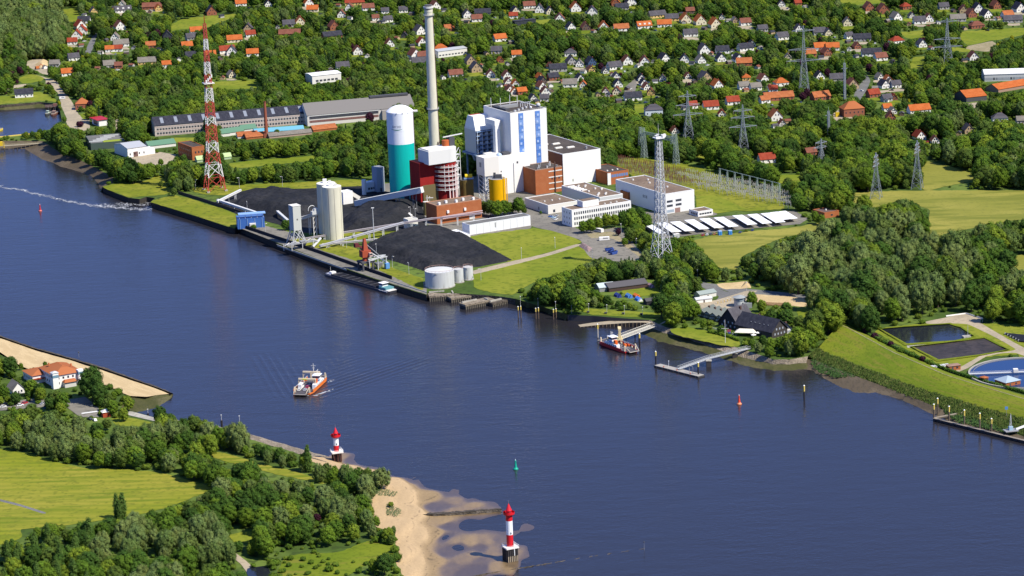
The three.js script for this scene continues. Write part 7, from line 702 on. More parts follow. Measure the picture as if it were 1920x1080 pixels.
const gardenShed = (x, y, lab, k) => { const g = thing('garden_shed', lab, 'shed', P(x, y, G), 0.3 * k, 'garden sheds of the village'), q = gable(4.2, 5.5, 2.3, 1.3, 0.3); part(g, 'wall', q.body, [wallM.w, wallM.n, wallM.g, wallM.t][k % 4]); part(g, 'roof', q.roof, roofM[['grey', 'dark', 'taupe', 'brown'][(k >> 1) % 4]]); const d = part(g, 'door', HD, M(0.12, 0.08, 0.06)); d.position.set(0, 1, 2.78); occupy(g, 0.35); };
HS.forEach((r, i) => { const [x, y, w] = r.split(',').map(Number), k = hsh(i, 3, 11), k2 = hsh(i, 5, 12); if (k < 0.42) gardenShed(x + (k2 < 0.5 ? -1 : 1) * (w * 0.7 + 5), y + 2 + k2 * 3, `small ${['white', 'brown', 'grey', 'tan'][i % 4]} garden shed beside a house ${zoneOf(x, y)}`, i); if (k2 > 0.28 && y > 8) { const s = 8 + k2 * 9, e = 2.6 + k * 2.6; patch('garden_lawn', [[x - s, y + 1.2], [x + s * 0.8, y + 0.6], [x + s * 1.1, y + 1 + e], [x - s * 0.7, y + 1.6 + e]], hsh(i, 7, 14) < 0.25 ? TMAT.track : hsh(i, 7, 15) < 0.5 ? TMAT.lawn : TMAT.dike); } });
for (const r of HS) { const [x, y, w, c] = r.split(','); const g = house(+x, +y, +w, c, /^(1208|430|230)$/.test(x) ? { dorm: 3 } : {}); }
house(44, 183, 33, 'ewd', { label: 'white house with broad dark roof on the harbour lawn', h: 0.4 }); house(153, 206, 24, 'hbt', { label: 'tall red brick house with hipped roof beside the harbour quay', name: 'brick_house', h: 0.6, dp: 12 });
house(983, 47, 42, 'hdd', { label: 'wide dark flat modern house with white window frames', h: 0.55, r: 0.05, dp: 9 }); house(1226, 221, 33, 'hlg', { label: 'tall pale blue villa with grey hipped roof above the substation wood', name: 'villa', h: 0.75, dp: 11, shrink: 0.3 }); house(1599, 219, 40, 'hbt', { label: 'big dark brick house with hipped red roof at the village road end', name: 'brick_villa', h: 0.75, dp: 14, shrink: 0.1 });
{ const g = thing('bus_shelter', 'bright yellow bus shelter beside the big brick house', 'shelter', P(1570, 219, G), 0.1); part(g, 'panel', bxb(3.4, 4, 1.6, 0, 0, 0), M(0.6, 0.42, 0.02)); part(g, 'roof', bxb(3.8, 0.3, 2, 0, 4, 0), M(0.5, 0.36, 0.03)); occupy(g); }
// the inn
{ const ins = (lab, px, py, w, len, h, rise, yaw, wl, rf, nm = 'inn_house') => { const p = P(px, py, G), g = thing(nm, lab, 'inn', p, yaw), q = gable(w, len, h, rise, 0.8); for (const k of ['body', 'roof']) q[k].translate(0, 0, -len / 2); part(g, 'wall', q.body, wl); part(g, 'roof', q.roof, rf); for (let j = 0; j < 2; j++) for (let i = 0; i < 4 - j; i++) { const c = part(g, 'window', HW, M(0.3, 0.33, 0.4, 0.3)); c.position.set((i - (3 - j) / 2) * w * 0.2, h * 0.5 + j * (h * 0.45 + 1.2), 0.04); } const ch = part(g, 'chimney', bx(1.2, 2.4, 1.2), M(0.10, 0.06, 0.05)); ch.position.set(w * 0.1, h + rise * 0.9, -len * 0.6); occupy(g, 0.15); return { g, w, len, h, rise }; };
  const a = ins('big dark timbered inn gable with steep slate roof at the river', 1366, 615, 19, 17, 3, 10.5, -0.82, M(0.03, 0.03, 0.035), roofM.grey); const b = ins('long dark slate-roofed wing of the inn with skylights', 1462, 631, 15, 34, 4.6, 7, 0.71, M(0.05, 0.045, 0.045), roofM.dark); for (let i = 0; i < 5; i++) { const c = part(b.g, 'skylight', bx(0.1, 1.2, 1), M(0.6, 0.62, 0.65, 0.3)); c.position.set(-b.w * 0.3, b.h + b.rise * 0.42, -6 - i * 4); c.rotation.z = 0.8; }
  ins('white gabled end house of the dark inn', 1477, 626, 6.5, 7, 3.4, 3.2, 0.35, wallM.w, roofM.dark); for (const [i, [x, y]] of [[1315, 594], [1326, 597], [1337, 600], [1349, 604]].entries()) { const h = ins('low grey-green gabled pavilion in the row before the inn', x, y, 7.5, 16, 2.4, 2.6, -0.6, M(0.10, 0.10, 0.10), M(0.12, 0.135, 0.125), 'inn_pavilion'); h.g.userData.group = 'pavilions of the inn'; h.g.userData.category = 'pavilion'; }
  const t = thing('terrace_awning', 'cream terrace awning before the inn', 'awning', P(1398, 629, G), -0.3); part(t, 'canvas', frustum(14, 8, 9, 3, 1.6, 2.8), M(0.6, 0.56, 0.46)); for (const [x, z] of [[-6, -3], [6, -3], [-6, 3], [6, 3]]) part(t, 'post', bxb(0.2, 2.8, 0.2, x, 0, z), offwhite); occupy(t);
  for (const [i, [x, y]] of [[1415, 629], [1421, 630], [1413, 634]].entries()) { const u = thing('sun_parasol', 'white parasol on the inn terrace', 'parasol', P(x, y, G), i, 'parasols of the inn terrace'); part(u, 'pole', cyl(0.06, 0.06, 2.6, 0, 0, 0, 6), grey); part(u, 'canopy', cyl(1.9, 0.1, 0.8, 0, 2.3, 0, 8), white); }
  const f = thing('flag_mast', 'tall white flag mast with red white and dark flag before the inn', 'flag mast', P(1360, 643, G), 0); part(f, 'pole', cyl(0.16, 0.1, 16, 0, 0, 0, 8), white); part(f, 'yard', bx(5, 0.14, 0.14, 0, 10, 0), white); part(f, 'flag', bx(2.6, 1.6, 0.06, 2.6, 8.4, 0), M(0.3, 0.06, 0.10)); part(f, 'flag', bx(1.6, 1.1, 0.06, 3, 7.0, 0.2), M(0.08, 0.1, 0.3));
  const rl = single('terrace_railing', 'white picket railing along the inn terrace hedge', 'railing', (() => { const c = [], t = row(resample([[1330, 616], [1350, 620], [1376, 628]], 20), G); t.forEach((p, i) => { c.push(bxb(0.2, 1.2, 0.2, p.x, G, p.z)); if (i) c.push(bar(V(p.x, G + 1.1, p.z), V(t[i - 1].x, G + 1.1, t[i - 1].z), 0.15)); }); return c; })(), white);
  const k = thing('ferry_kiosk', 'round pale kiosk with glazed top at the ferry landing', 'kiosk', P(1387, 574, G), 0); part(k, 'drum', cyl(4, 4, 4.4, 0, 0, 0, 12), palegrey); part(k, 'glazing', cyl(4.2, 4.2, 2.2, 0, 4.4, 0, 12), M(0.22, 0.26, 0.3, 0.2)); part(k, 'roof', cyl(5, 0.4, 1.6, 0, 6.6, 0, 12), M(0.26, 0.28, 0.28)); part(k, 'annex', bxb(6, 3.6, 6, 5, 0, 4), M(0.25, 0.27, 0.27)); occupy(k);
  const sh = (n, lab, x, y, w, d, h, wl, rf, yaw) => { const g = thing(n, lab, 'shed', P(x, y, G), yaw), q = gable(d, w, h, d * 0.18, 0.4); for (const kk of ['body', 'roof']) q[kk].rotateY(Math.PI / 2); part(g, 'wall', q.body, wl); part(g, 'roof', q.roof, rf); const c = part(g, 'door', HD, M(0.07, 0.05, 0.04)); c.position.set(0, 1, d / 2 + 0.03); occupy(g, 0.1); };
  sh('camp_hall', 'dark flat-pitched camp hall in the riverside trees', 1172, 540, 30, 13, 3, M(0.07, 0.045, 0.04), M(0.085, 0.08, 0.085), 0.35); sh('camp_shelter', 'pale metal roofed shelter beside the camp hall', 1134, 543, 12, 11, 3, grey, M(0.42, 0.47, 0.47, 0.5), 0.3); sh('camp_shed', 'black gabled shed at the camp lawn', 1223, 569, 11, 7, 2.8, M(0.03, 0.03, 0.035), M(0.07, 0.07, 0.07), 0.3); sh('ferry_shed', 'low grey shed beside the ferry road', 1322, 556, 14, 8, 3, offwhite, M(0.25, 0.29, 0.27), 0.5); sh('ferry_shed', 'white slatted shed at the ferry yard', 1318, 566, 12, 5, 2.6, white, palegrey, 0.3);
  for (const [lab, x, y, m] of [['blue ridge tent on the camp lawn', 1179, 557, M(0.08, 0.2, 0.45)], ['orange tent beside the blue tents', 1193, 557, M(0.62, 0.16, 0.03)], ['bright blue tent with white porch on the camp lawn', 1197, 563, M(0.06, 0.2, 0.6)], ['small dark blue tent at the camp hedge', 1158, 556, M(0.03, 0.05, 0.2)], ['pinkish pavilion tent beside the black shed', 1220, 538, M(0.3, 0.2, 0.22)]]) { const g = thing('camp_tent', lab, 'tent', P(x, y, G), 0.4); part(g, 'canvas', prism([[-2, 0], [2, 0], [1.6, 1.6], [0, 2.8], [-1.6, 1.6]], 5), m); part(g, 'porch', prism([[-1.6, 0], [1.6, 0], [0, 2.2]], 2).translate(0, 0, 3.4), lab.includes('porch') ? white : m); occupy(g); }
  const yellowF = M(0.55, 0.40, 0.14); for (let i = 0; i < 9; i++) { const q = thing('yellow_bollard', 'short yellow timber bollard along the ferry road', 'bollard', P(1346 + i * 6, 570 - i * 1.4, G), 0, 'bollards at the ferry landing'); part(q, 'post', bxb(0.5, 2.2, 0.5, 0, 0, 0), yellowF); part(q, 'cap', bxb(0.6, 0.2, 0.6, 0, 2.2, 0), offwhite); }
  const fn = single('site_fence', 'brown slatted fence around the building plot', 'fence', (() => { const c = [], t = row(resample([[1422, 572], [1470, 574]], 26), G); t.forEach((p, i) => { c.push(bxb(0.5, 2.4, 0.3, p.x, G, p.z)); }); return c; })(), M(0.28, 0.12, 0.06));
}
// hotel on the near bank
{ const blk = (lab, fl, ty, dF, dL, rise, o, wk = wallM.w, rf = roofM.terra) => { const b = block('hotel_wing', lab, 'hotel', fl, ty, dF, dL, wk, null, { g: NH, yaw: 0.52, ...o }); part(b.g, 'roof', frustum(b.w + 1.6, b.d + 1.6, Math.max(0.5, b.w - b.d * 0.9), Math.max(0.5, b.d - b.w * 0.9), rise, b.h).translate(b.w / 2, 0, -b.d / 2), rf); return b; };
  const a = blk('white hotel main wing with wide terracotta hipped roof', [104, 728], 705, 46, 38, 4, { d: 27 }); for (const y of [0.35, 0.75]) { winRow(a, 'front', 1, a.w - 1, 5, a.h * y, 1.2, 1.5); winRow(a, 'left', 1, a.d - 1, 7, a.h * y, 1.2, 1.5); } part(a.g, 'corner_bay', [bxb(4, a.h + 2.4, 4, 0, 0, 0)], wallM.w); part(a.g, 'bay_glazing', bx(4.2, 1.8, 4.2, 0, a.h, 0), M(0.15, 0.25, 0.32, 0.2)); part(a.g, 'bay_roof', frustum(4.8, 4.8, 0.4, 0.4, 1, a.h + 2.4), palegrey); part(a.g, 'corner_bay', bxb(4, a.h + 1.6, 4, a.w - 1, 0, 0.5), wallM.w); part(a.g, 'bay_glazing', bx(4.2, 1.8, 4.2, a.w - 1, a.h - 0.4, 0.5), M(0.15, 0.25, 0.32, 0.2)); part(a.g, 'porch_roof', frustum(9, 5, 7, 0.6, 1.6, 3.6).translate(a.w * 0.5, 0, 2), roofM.terra); part(a.g, 'porch', bxb(8, 3.6, 3.6, a.w * 0.5, 0, 1.8), M(0.5, 0.48, 0.44)); for (let i = 0; i < 3; i++) part(a.g, 'chimney', bxb(0.9, 1.6, 0.9, a.w * (0.2 + 0.3 * i), a.h + 2.6, -a.d * (0.7 - 0.2 * i)), M(0.45, 0.14, 0.05)); occupy(a.g);
  const b = blk('low white hotel side wing with terracotta roof', [62, 720], 705, 32, 30, 2.4, { d: 17 }); winRow(b, 'left', 1, b.d - 1, 4, b.h * 0.5, 1.2, 1.6); winRow(b, 'front', 1, b.w - 1, 2, b.h * 0.5, 1.2, 1.6); part(b.g, 'balcony_roof', bxb(b.w + 1, 0.4, 2, b.w / 2, b.h * 0.55, 1), roofM.red); occupy(b.g);
  const c = thing('white_cottage', 'small white gabled cottage beside the terracotta hotel', 'house', P(30, 735, NH), 0.5), q = gable(8, 11, 3, 4.4, 0.5); part(c, 'wall', q.body, wallM.w); part(c, 'roof', q.roof, roofM.taupe); for (const x of [-2, 2]) { const w = part(c, 'window', HW, glassM); w.position.set(x, 1.8, 5.54); } const dd = part(c, 'door', HD, darkgrey); dd.position.set(0, 1, 5.54); occupy(c);
  const cars = [[6, 764, 'w'], [38, 761, 'w'], [46, 757, 'r'], [80, 758, 's'], [86, 765, 'b'], [172, 762, 'k'], [178, 789, 'w'], [168, 787, 'k'], [-8, 770, 'w']]; const cm = { w: M(0.7, 0.7, 0.7, 0.3), r: M(0.4, 0.02, 0.03, 0.3), s: M(0.4, 0.42, 0.45, 0.3), b: M(0.04, 0.07, 0.2, 0.3), k: M(0.03, 0.035, 0.045, 0.3) }; const nm = { w: 'white', r: 'red', s: 'silver', b: 'dark blue', k: 'black' }; cars.forEach(([x, y, k], i) => { vehicle('parked_car', `${nm[k]} car parked on the hotel forecourt`, 'car', x, y, NH, 4.4, 1.8, 1.5, cm[k], 0.2 + i * 0.3, 'car', 'cars at the hotel'); clear([[x - 7, y - 5], [x + 7, y - 5], [x + 7, y + 2], [x - 7, y + 2]], y); });
  const bh = thing('ticket_booth', 'small red-fronted ticket booth beside the hotel trees', 'booth', P(199, 781, NH), 0.4); part(bh, 'wall', bxb(5, 3.4, 4, 0, 0, 0), M(0.32, 0.06, 0.03)); part(bh, 'roof', frustum(6, 5, 1, 0.6, 1.6, 3.4), offwhite); occupy(bh);
  const pav = single('painted_crossing', 'white painted lane marking on the hotel road', 'road marking', flat([[153, 774], [183, 770], [183, 772], [153, 776]], NH + 0.27), M(0.6, 0.6, 0.58));
}
// ---------- trees ----------
const leafM = c => new THREE.MeshPhysicalMaterial({ color: lin(...c), vertexColors: true, roughness: 0.9, specularIntensity: 0.06 });
const sph = () => { const u = rr(-1, 1), a = rr(0, 6.283), s = Math.sqrt(1 - u * u); return V(Math.cos(a) * s, u, Math.sin(a) * s); };
const ICO = new THREE.IcosahedronGeometry(1, 0), ICO1 = new THREE.IcosahedronGeometry(1, 1);
function crownGeo(clumps, leaf, perClump, flat_ = 1, body) { // clumps: [x,y,z,r]; unit tree height 1; body: [y, rx, ry] inner mass
  const pos = [], col = []; const cy = body ? body[0] : 0;
  const blob = (G0, x, y, z, rx, ry, c0, lo, hi) => { const ip = G0.attributes.position, hs = {}; for (let i = 0; i < ip.count; i++) { const k = [ip.getX(i), ip.getY(i), ip.getZ(i)].map(q => q.toFixed(2)).join(); const s = hs[k] ?? (hs[k] = rr(lo, hi)); pos.push(x + ip.getX(i) * rx * s, y + ip.getY(i) * ry * s, z + ip.getZ(i) * rx * s); col.push(...c0); } };
  if (body) blob(ICO1, 0, body[0], 0, body[1], body[2], [1, 1, 1], 0.8, 1);
  for (const [x, y, z, r] of clumps) {
    const t = rr(0.86, 1.14), w = rr(-0.07, 0.07), cc = k => [t * (1 + w) * k, t * k, t * (1 - w) * k];
    blob(ICO, x, y, z, r, r * flat_, cc(1), 0.6, 0.9);
    const td = body ? V(x / body[1], (y - cy) / body[2], z / body[1]).normalize() : V(0, 1, 0);
    for (let i = 0; i < perClump; i++) {
      const d = sph(); if (body && d.dot(td) < -0.25) d.negate(); const k = rr(0.78, 1.16), p = V(x + d.x * r * k, y + d.y * r * k * flat_, z + d.z * r * k), n = d.clone().multiplyScalar(0.7).addScaledVector(td, 0.6).add(sph().multiplyScalar(0.55)).normalize(), a = sph().cross(n).normalize(), b = n.clone().cross(a), s = leaf * rr(0.6, 1.3), c = cc(rr(0.8, 1.22));
      const q = [p.clone().addScaledVector(a, s * 1.3), p.clone().addScaledVector(b, s * 1.1).addScaledVector(a, -s * 0.6), p.clone().addScaledVector(b, -s * 1.1).addScaledVector(a, -s * 0.6)];
      for (const e of q) { pos.push(e.x, e.y, e.z); col.push(...c); }
    }
  }
  const g = new THREE.BufferGeometry(); g.setAttribute('position', new THREE.Float32BufferAttribute(pos, 3)); g.setAttribute('color', new THREE.Float32BufferAttribute(col, 3)); g.computeVertexNormals(); return g;
}
function dome(n, R, y0, y1, cr, j = 0.16) { const cy = (y0 + y1) / 2, ry = (y1 - y0) / 2, c = [], ga = 2.39996, a0 = rr(0, 6.283), lob = [rr(0.86, 1.12), rr(0.86, 1.12), rr(0.86, 1.12), rr(0.86, 1.12), rr(0.86, 1.12)]; for (let i = 0; i < n; i++) { const u = 0.98 - 1.75 * (i + 0.5) / n, s = Math.sqrt(1 - u * u), a = a0 + i * ga, k = (1 - cr[1] / R * 0.8) * rr(1 - j, 1 + j) * lob[Math.floor((a % 6.283) / 6.2832 * 5)]; c.push([Math.cos(a) * s * R * k, cy + u * (ry - cr[0] * 0.8) * rr(1 - j * 0.5, 1 + j * 0.3), Math.sin(a) * s * R * k, rr(...cr)]); } return [c, [cy, R * 0.66, ry * 0.72]]; }
function trunkGeo(h0, r, limbs) { const gs = [cyl(r, r * 0.55, h0, 0, 0, 0, 6)]; for (let i = 0; i < limbs; i++) { const a = i / limbs * 6.283 + 0.4; gs.push(bar(V(0, h0 * 0.75, 0), V(Math.cos(a) * 0.17, h0 + 0.16, Math.sin(a) * 0.17), r * 0.9)); } return mergeGeometries(gs.map(nrm)); }
const K = {
  broad: { n: 5, mk: i => { const [c, b] = dome(30, rr(0.36, 0.47), 0.07, 0.99, [0.085, 0.135], 0.2); return crownGeo(c, 0.0195, 74, 1, b); }, tr: () => trunkGeo(0.3, 0.028, 3) },
  willow: { n: 3, mk: () => { const [c, b] = dome(30, rr(0.36, 0.43), 0.05, 0.98, [0.075, 0.12], 0.26); return crownGeo(c, 0.0165, 80, 1.5, b); }, tr: () => trunkGeo(0.3, 0.035, 3) },
  fir: { n: 2, mk: () => { const c = []; for (let i = 0; i < 16; i++) { const t = i / 15, q = 0.15 * (1 - t); for (let j = 0; j < (t > 0.7 ? 1 : 2); j++) { const a = rr(0, 6.283); c.push([Math.cos(a) * q * 0.55, 0.08 + t * 0.85, Math.sin(a) * q * 0.55, 0.03 + q * 0.62]); } } return crownGeo(c, 0.017, 44, 0.9); }, tr: () => trunkGeo(0.3, 0.02, 0) },
  poplar: { n: 2, mk: () => { const c = []; for (let i = 0; i < 22; i++) { const t = i / 21, q = 0.10 * Math.sin(Math.PI * (0.14 + 0.78 * t)), a = rr(0, 6.283); c.push([Math.cos(a) * q * 0.6, 0.08 + t * 0.86, Math.sin(a) * q * 0.6, 0.045 + q * 0.6]); } return crownGeo(c, 0.016, 70, 1.4); }, tr: () => trunkGeo(0.2, 0.02, 0) },
  bush: { n: 3, mk: () => { const [c, b] = dome(12, rr(0.6, 0.8), 0.0, 0.95, [0.22, 0.34], 0.2); return crownGeo(c, 0.055, 60, 0.9, b); }, tr: () => trunkGeo(0.3, 0.05, 3) },
};
for (const k in K) { K[k].g = []; for (let i = 0; i < K[k].n; i++) K[k].g.push(K[k].mk()); K[k].t = K[k].tr(); }
const tints = { broad: [[0.064, 0.116, 0.014], [0.088, 0.144, 0.015], [0.050, 0.098, 0.016], [0.122, 0.172, 0.018], [0.070, 0.108, 0.020], [0.040, 0.080, 0.015]], willow: [[0.106, 0.146, 0.042], [0.086, 0.126, 0.032], [0.124, 0.162, 0.048]], fir: [[0.030, 0.060, 0.022], [0.040, 0.070, 0.020]], poplar: [[0.056, 0.098, 0.020]], bush: [[0.082, 0.132, 0.015], [0.062, 0.108, 0.015], [0.112, 0.158, 0.02]], copper: [[0.040, 0.014, 0.024]], gold: [[0.24, 0.25, 0.016]] };
const barkM = M(0.085, 0.065, 0.05), leafMats = {}; for (const k in tints) leafMats[k] = tints[k].map(leafM);
const all = [];
function addTree(x, z, gy, h, kind, tint, force) { const b = proj(V(x, gy, z)), t = proj(V(x, gy + h, z)); all.push({ x, z, gy, h, kind, tint: tint ?? kind, v: (rnd() * K[kind].n) | 0, c: (rnd() * tints[tint ?? kind].length) | 0, px: b[0], py: b[1], hp: b[1] - t[1], r: rr(0, 6.283), s: rr(0.9, 1.12), force }); }
function okTree(x, z, gy, h, wd) { const b = proj(V(x, gy, z)), t = proj(V(x, gy + h, z)), hp = b[1] - t[1], wp = hp * wd; let hits = 0; if (maskAt(b[0], b[1], soft) > -9e3) return false; for (let j = 0; j < 6; j++) for (let i = -2; i <= 2; i++) { const yy = t[1] + hp * (0.03 + j * 0.17), ww = j === 0 ? 0.5 : j === 5 ? 0.35 : 1, xx = b[0] + i * wp * 0.5 * ww, m = maskAt(xx, yy), n = maskAt(xx, yy, soft); if (m > -9e3 && m <= b[1] + 0.5) return false; if (n > -9e3 && n <= b[1] + 0.5 && ++hits > 6) return false; } return true; }
const WD = { broad: 0.44, willow: 0.42, fir: 0.17, poplar: 0.12, bush: 0.7 };
const farPoly = [...farTop, ...quayA, ...quayB, ...oldPier, ...bankC, ...retWall, ...bankD, [1545, 640], [1583, 610], [1700, 668], [1800, 710], [1920, 742], [2200, 826], [2200, -150], [-260, -150]], nearPoly = [...nearTop.slice(0, -1), [800, 1180], [-300, 1180]];
clear([[1575, 606], [1690, 660], [1775, 701], [1920, 745], [2200, 826], [2200, 900], [1920, 830], [1750, 790], [1600, 740], [1500, 700], [1530, 660]], null);
clear([[-200, 280], [80, 276], [110, 318], [160, 328], [192, 365], [282, 392], [440, 450], [800, 568], [960, 574], [1060, 604], [1200, 630], [1400, 694], [1500, 700], [1500, 900], [900, 900], [700, 868], [470, 808], [325, 785], [330, 740], [0, 628], [-200, 560]], null);
clear([[455, 810], [605, 848], [605, 868], [560, 856], [455, 826]], null); clear([[-200, 200], [104, 198], [112, 240], [0, 256], [-200, 270]], null); clear([[612, 860], [690, 872], [760, 890], [960, 960], [1000, 1080], [760, 1080], [752, 1000], [700, 984], [700, 940], [720, 915], [712, 890], [612, 872]], null); clear([[0, 636], [330, 740], [240, 745], [160, 715], [0, 690]], null);
// explicit trees the photograph shows one by one
const solo = [[908, 404, 12], [920, 406, 14], [932, 408, 14.5], [945, 405, 13.5], [956, 402, 10], [973, 402, 14.5], [983, 402, 6], [1014, 402, 3], [1095, 438, 10.5], [1108, 437, 12], [1122, 433, 12], [1138, 428, 12], [1153, 426, 11], [1168, 422, 12], [1183, 418, 12], [1200, 413, 11], [1195, 434, 12], [1212, 430, 13], [1182, 457, 13], [1198, 456, 12], [1208, 468, 14], [1160, 442, 6, 'broad', 'copper'], [1172, 462, 7], [1225, 475, 9],
  [1296, 510, 18], [1280, 498, 15], [1308, 500, 16], [1338, 528, 12.5], [1275, 560, 16], [1255, 575, 17], [1240, 596, 18], [1270, 606, 20], [1300, 600, 14], [1256, 608, 12], [1290, 560, 12, 'fir'], [1268, 545, 12, 'fir'], [1306, 545, 10], [1410, 575, 11], [1428, 585, 9], [1475, 590, 9], [1465, 600, 8], [1430, 650, 8], [1410, 655, 7], [1480, 664, 15], [1500, 668, 17], [1515, 660, 15], [1530, 640, 13], [1495, 650, 14], [1553, 626, 13], [1565, 622, 8], [1445, 660, 9], [1460, 655, 8],
  [174, 754, 24], [188, 760, 15], [165, 745, 15], [105, 768, 13], [118, 772, 13], [60, 742, 11], [75, 746, 10], [95, 772, 10], [20, 706, 14], [-5, 708, 15], [85, 691, 5], [150, 712, 4, 'bush'], [160, 716, 4, 'bush'], [206, 730, 4, 'bush'], [222, 741, 5, 'bush'], [236, 752, 4, 'bush'], [214, 750, 6], [248, 757, 3, 'bush'], [62, 700, 4, 'bush'], [40, 694, 5], [120, 705, 3, 'bush'], [30, 760, 9], [8, 748, 9], [60, 790, 12], [212, 780, 11], [232, 790, 9], [448, 845, 18, 'willow'], [440, 840, 15, 'willow'], [345, 826, 14], [365, 822, 15], [385, 826, 13], [330, 830, 10], [405, 836, 10], [578, 886, 17, 'poplar'], [574, 884, 12], [548, 872, 8], [525, 866, 9], [500, 862, 9], [485, 856, 8], [716, 916, 12.5, 'willow'], [703, 908, 8], [690, 902, 8], [672, 898, 7], [650, 892, 6], [628, 888, 5], [696, 935, 8, 'willow'], [688, 955, 9, 'willow'], [694, 975, 8], [738, 1003, 5, 'willow'], [741, 1036, 4, 'bush'], [744, 1052, 5, 'bush'], [705, 990, 7], [721, 1078, 12], [730, 1068, 9], [700, 1075, 8], [728, 1018, 9], [716, 1014, 6], [733, 950, 3, 'bush'], [220, 974, 15.5, 'poplar'], [231, 973, 15.5, 'poplar'], [225, 976, 12, 'poplar'], [595, 982, 6, 'broad', 'copper'], [275, 1082, 6, 'broad', 'copper'],
  [208, 255, 22, 'poplar'], [256, 250, 22, 'poplar'], [270, 248, 18, 'poplar'], [245, 252, 16, 'poplar'], [95, 176, 10], [92, 168, 8, 'broad', 'copper'], [210, 328, 16], [225, 325, 15], [195, 318, 14], [240, 318, 12], [125, 296, 12], [115, 288, 10], [150, 302, 9], [265, 342, 14], [250, 345, 12], [280, 336, 11], [302, 352, 6], [165, 310, 9], [345, 310, 10], [302, 312, 7], [475, 430, 4, 'bush'], [535, 432, 9], [545, 428, 8], [150, 238, 6, 'bush', 'copper'], [694, 232, 11, 'broad', 'copper'], [690, 240, 8], [132, 100, 8, 'broad', 'gold'], [155, 112, 5, 'broad', 'gold'], [1500, 300, 6, 'broad', 'gold'], [1578, 308, 7, 'broad', 'gold'], [520, 256, 7], [1478, 360, 12], [1490, 366, 11], [1530, 420, 9], [1540, 423, 9], [1528, 414, 8], [1620, 395, 13], [1612, 408, 12], [1628, 400, 11], [500, 75, 7, 'broad', 'gold'], [905, 160, 8, 'broad', 'gold'], [280, 80, 13, 'broad', 'copper'], [295, 72, 11, 'broad', 'copper'], [580, 92, 10, 'broad', 'copper'], [690, 96, 10, 'broad', 'copper'], [660, 95, 8, 'broad', 'copper'], [170, 205, 9, 'broad', 'copper'], [1325, 170, 8, 'broad', 'copper'], [1290, 95, 9, 'broad', 'copper'], [1505, 190, 9, 'broad', 'copper'], [1625, 626, 5, 'bush', 'copper'], [1640, 634, 4, 'bush', 'copper'], [1655, 642, 4, 'bush'], [1670, 650, 4, 'bush', 'copper'], [1690, 662, 4, 'bush'], [1710, 670, 4, 'bush'], [1730, 678, 4, 'bush', 'copper'], [1745, 684, 3.5, 'bush']];
for (const [x, y, h, kind, tint] of solo) { const near = x < 790 && y > 640; const p = P(x, y, near ? NH : G); addTree(p.x, p.z, p.y, h, kind ?? 'broad', tint ?? (kind ? undefined : 'broad'), true); }
for (let k = 0; k < 30; k++) { const t = k / 29, p = P(1165 + t * 95 + rr(-3, 3), 512 + 6 * t + rr(-4, 4), G); addTree(p.x, p.z, G, rr(9, 14), 'fir', undefined, true); }
// the rest of the woods, gardens and thickets
function fill(poly, gy, step, pick, x0, x1, z0, z1) {
  const P2 = poly.map(([x, y]) => { const p = P(x, y, gy); return [p.x, p.z]; });
  for (let z = z0; z < z1; z += step) for (let x = x0; x < x1; x += step) { const xx = x + rr(-0.45, 0.45) * step, zz = z + rr(-0.45, 0.45) * step; const b = proj(V(xx, gy, zz)); if (b[0] < -110 || b[0] > 2030 || b[1] < -125 || b[1] > 1150) { rnd(); continue; } if (!inside(P2, xx, zz) || inFoot(xx, zz) || noTree.some(q => inside(q, b[0], b[1]))) continue; const s = pick(b[0], b[1]); if (!s) continue; let [kind, h, tint] = s; let ok = okTree(xx, zz, gy, h, WD[kind]); if (!ok && kind !== 'bush') { h *= 0.55; ok = okTree(xx, zz, gy, h, WD[kind]); } if (!ok) { kind = 'bush'; h = rr(1.6, 3.2); tint = undefined; if (rnd() < 0.5) continue; ok = okTree(xx, zz, gy, h, WD.bush); } if (ok) addTree(xx, zz, gy, h, kind, tint); }
}
const pickFar = (x, y) => {
  const n = fbm(x / 1920 + 1, y / 1080 + 1, 24, 3, 101), r = rnd(), big = 0.72 + 0.6 * fbm(x / 1920 + 1, y / 1080 + 1, 60, 2, 111) + rr(-0.2, 0.2) + (rnd() < 0.1 ? 0.38 : 0);
  if (x < 130 && y < 112) return r < 0.75 ? ['willow', 21 * big] : ['broad', 18 * big];
  if (y > 420 && x > 1370) return n > 0.48 ? (r < 0.72 ? ['willow', 19 * big] : ['broad', 17 * big]) : r < 0.85 ? ['broad', 18 * big] : ['willow', 17 * big];
  if (x > 430 && x < 730 && y > 262) return r < 0.85 ? ['broad', 11.5 * big] : ['poplar', rr(9, 13)];
  if (x > 840 && x < 940 && y > 140 && y < 240) return r < 0.4 ? ['poplar', rr(13, 19)] : ['broad', 14 * big];
  if (y > 500) return r < 0.75 ? ['broad', 13 * big] : ['willow', 12 * big];
  if (y > 230) return r < 0.05 ? null : r < 0.86 ? ['broad', 16.5 * big] : r < 0.93 ? ['willow', 15 * big] : ['fir', rr(12, 19)];
  return r < 0.18 ? null : r < 0.76 ? ['broad', 13 * big] : r < 0.81 ? ['willow', 12.5 * big] : r < 0.90 ? ['fir', rr(10, 17)] : r < 0.915 ? ['broad', rr(7, 11), 'copper'] : r < 0.93 ? ['broad', rr(4, 7), 'gold'] : ['bush', rr(2, 5)];
};
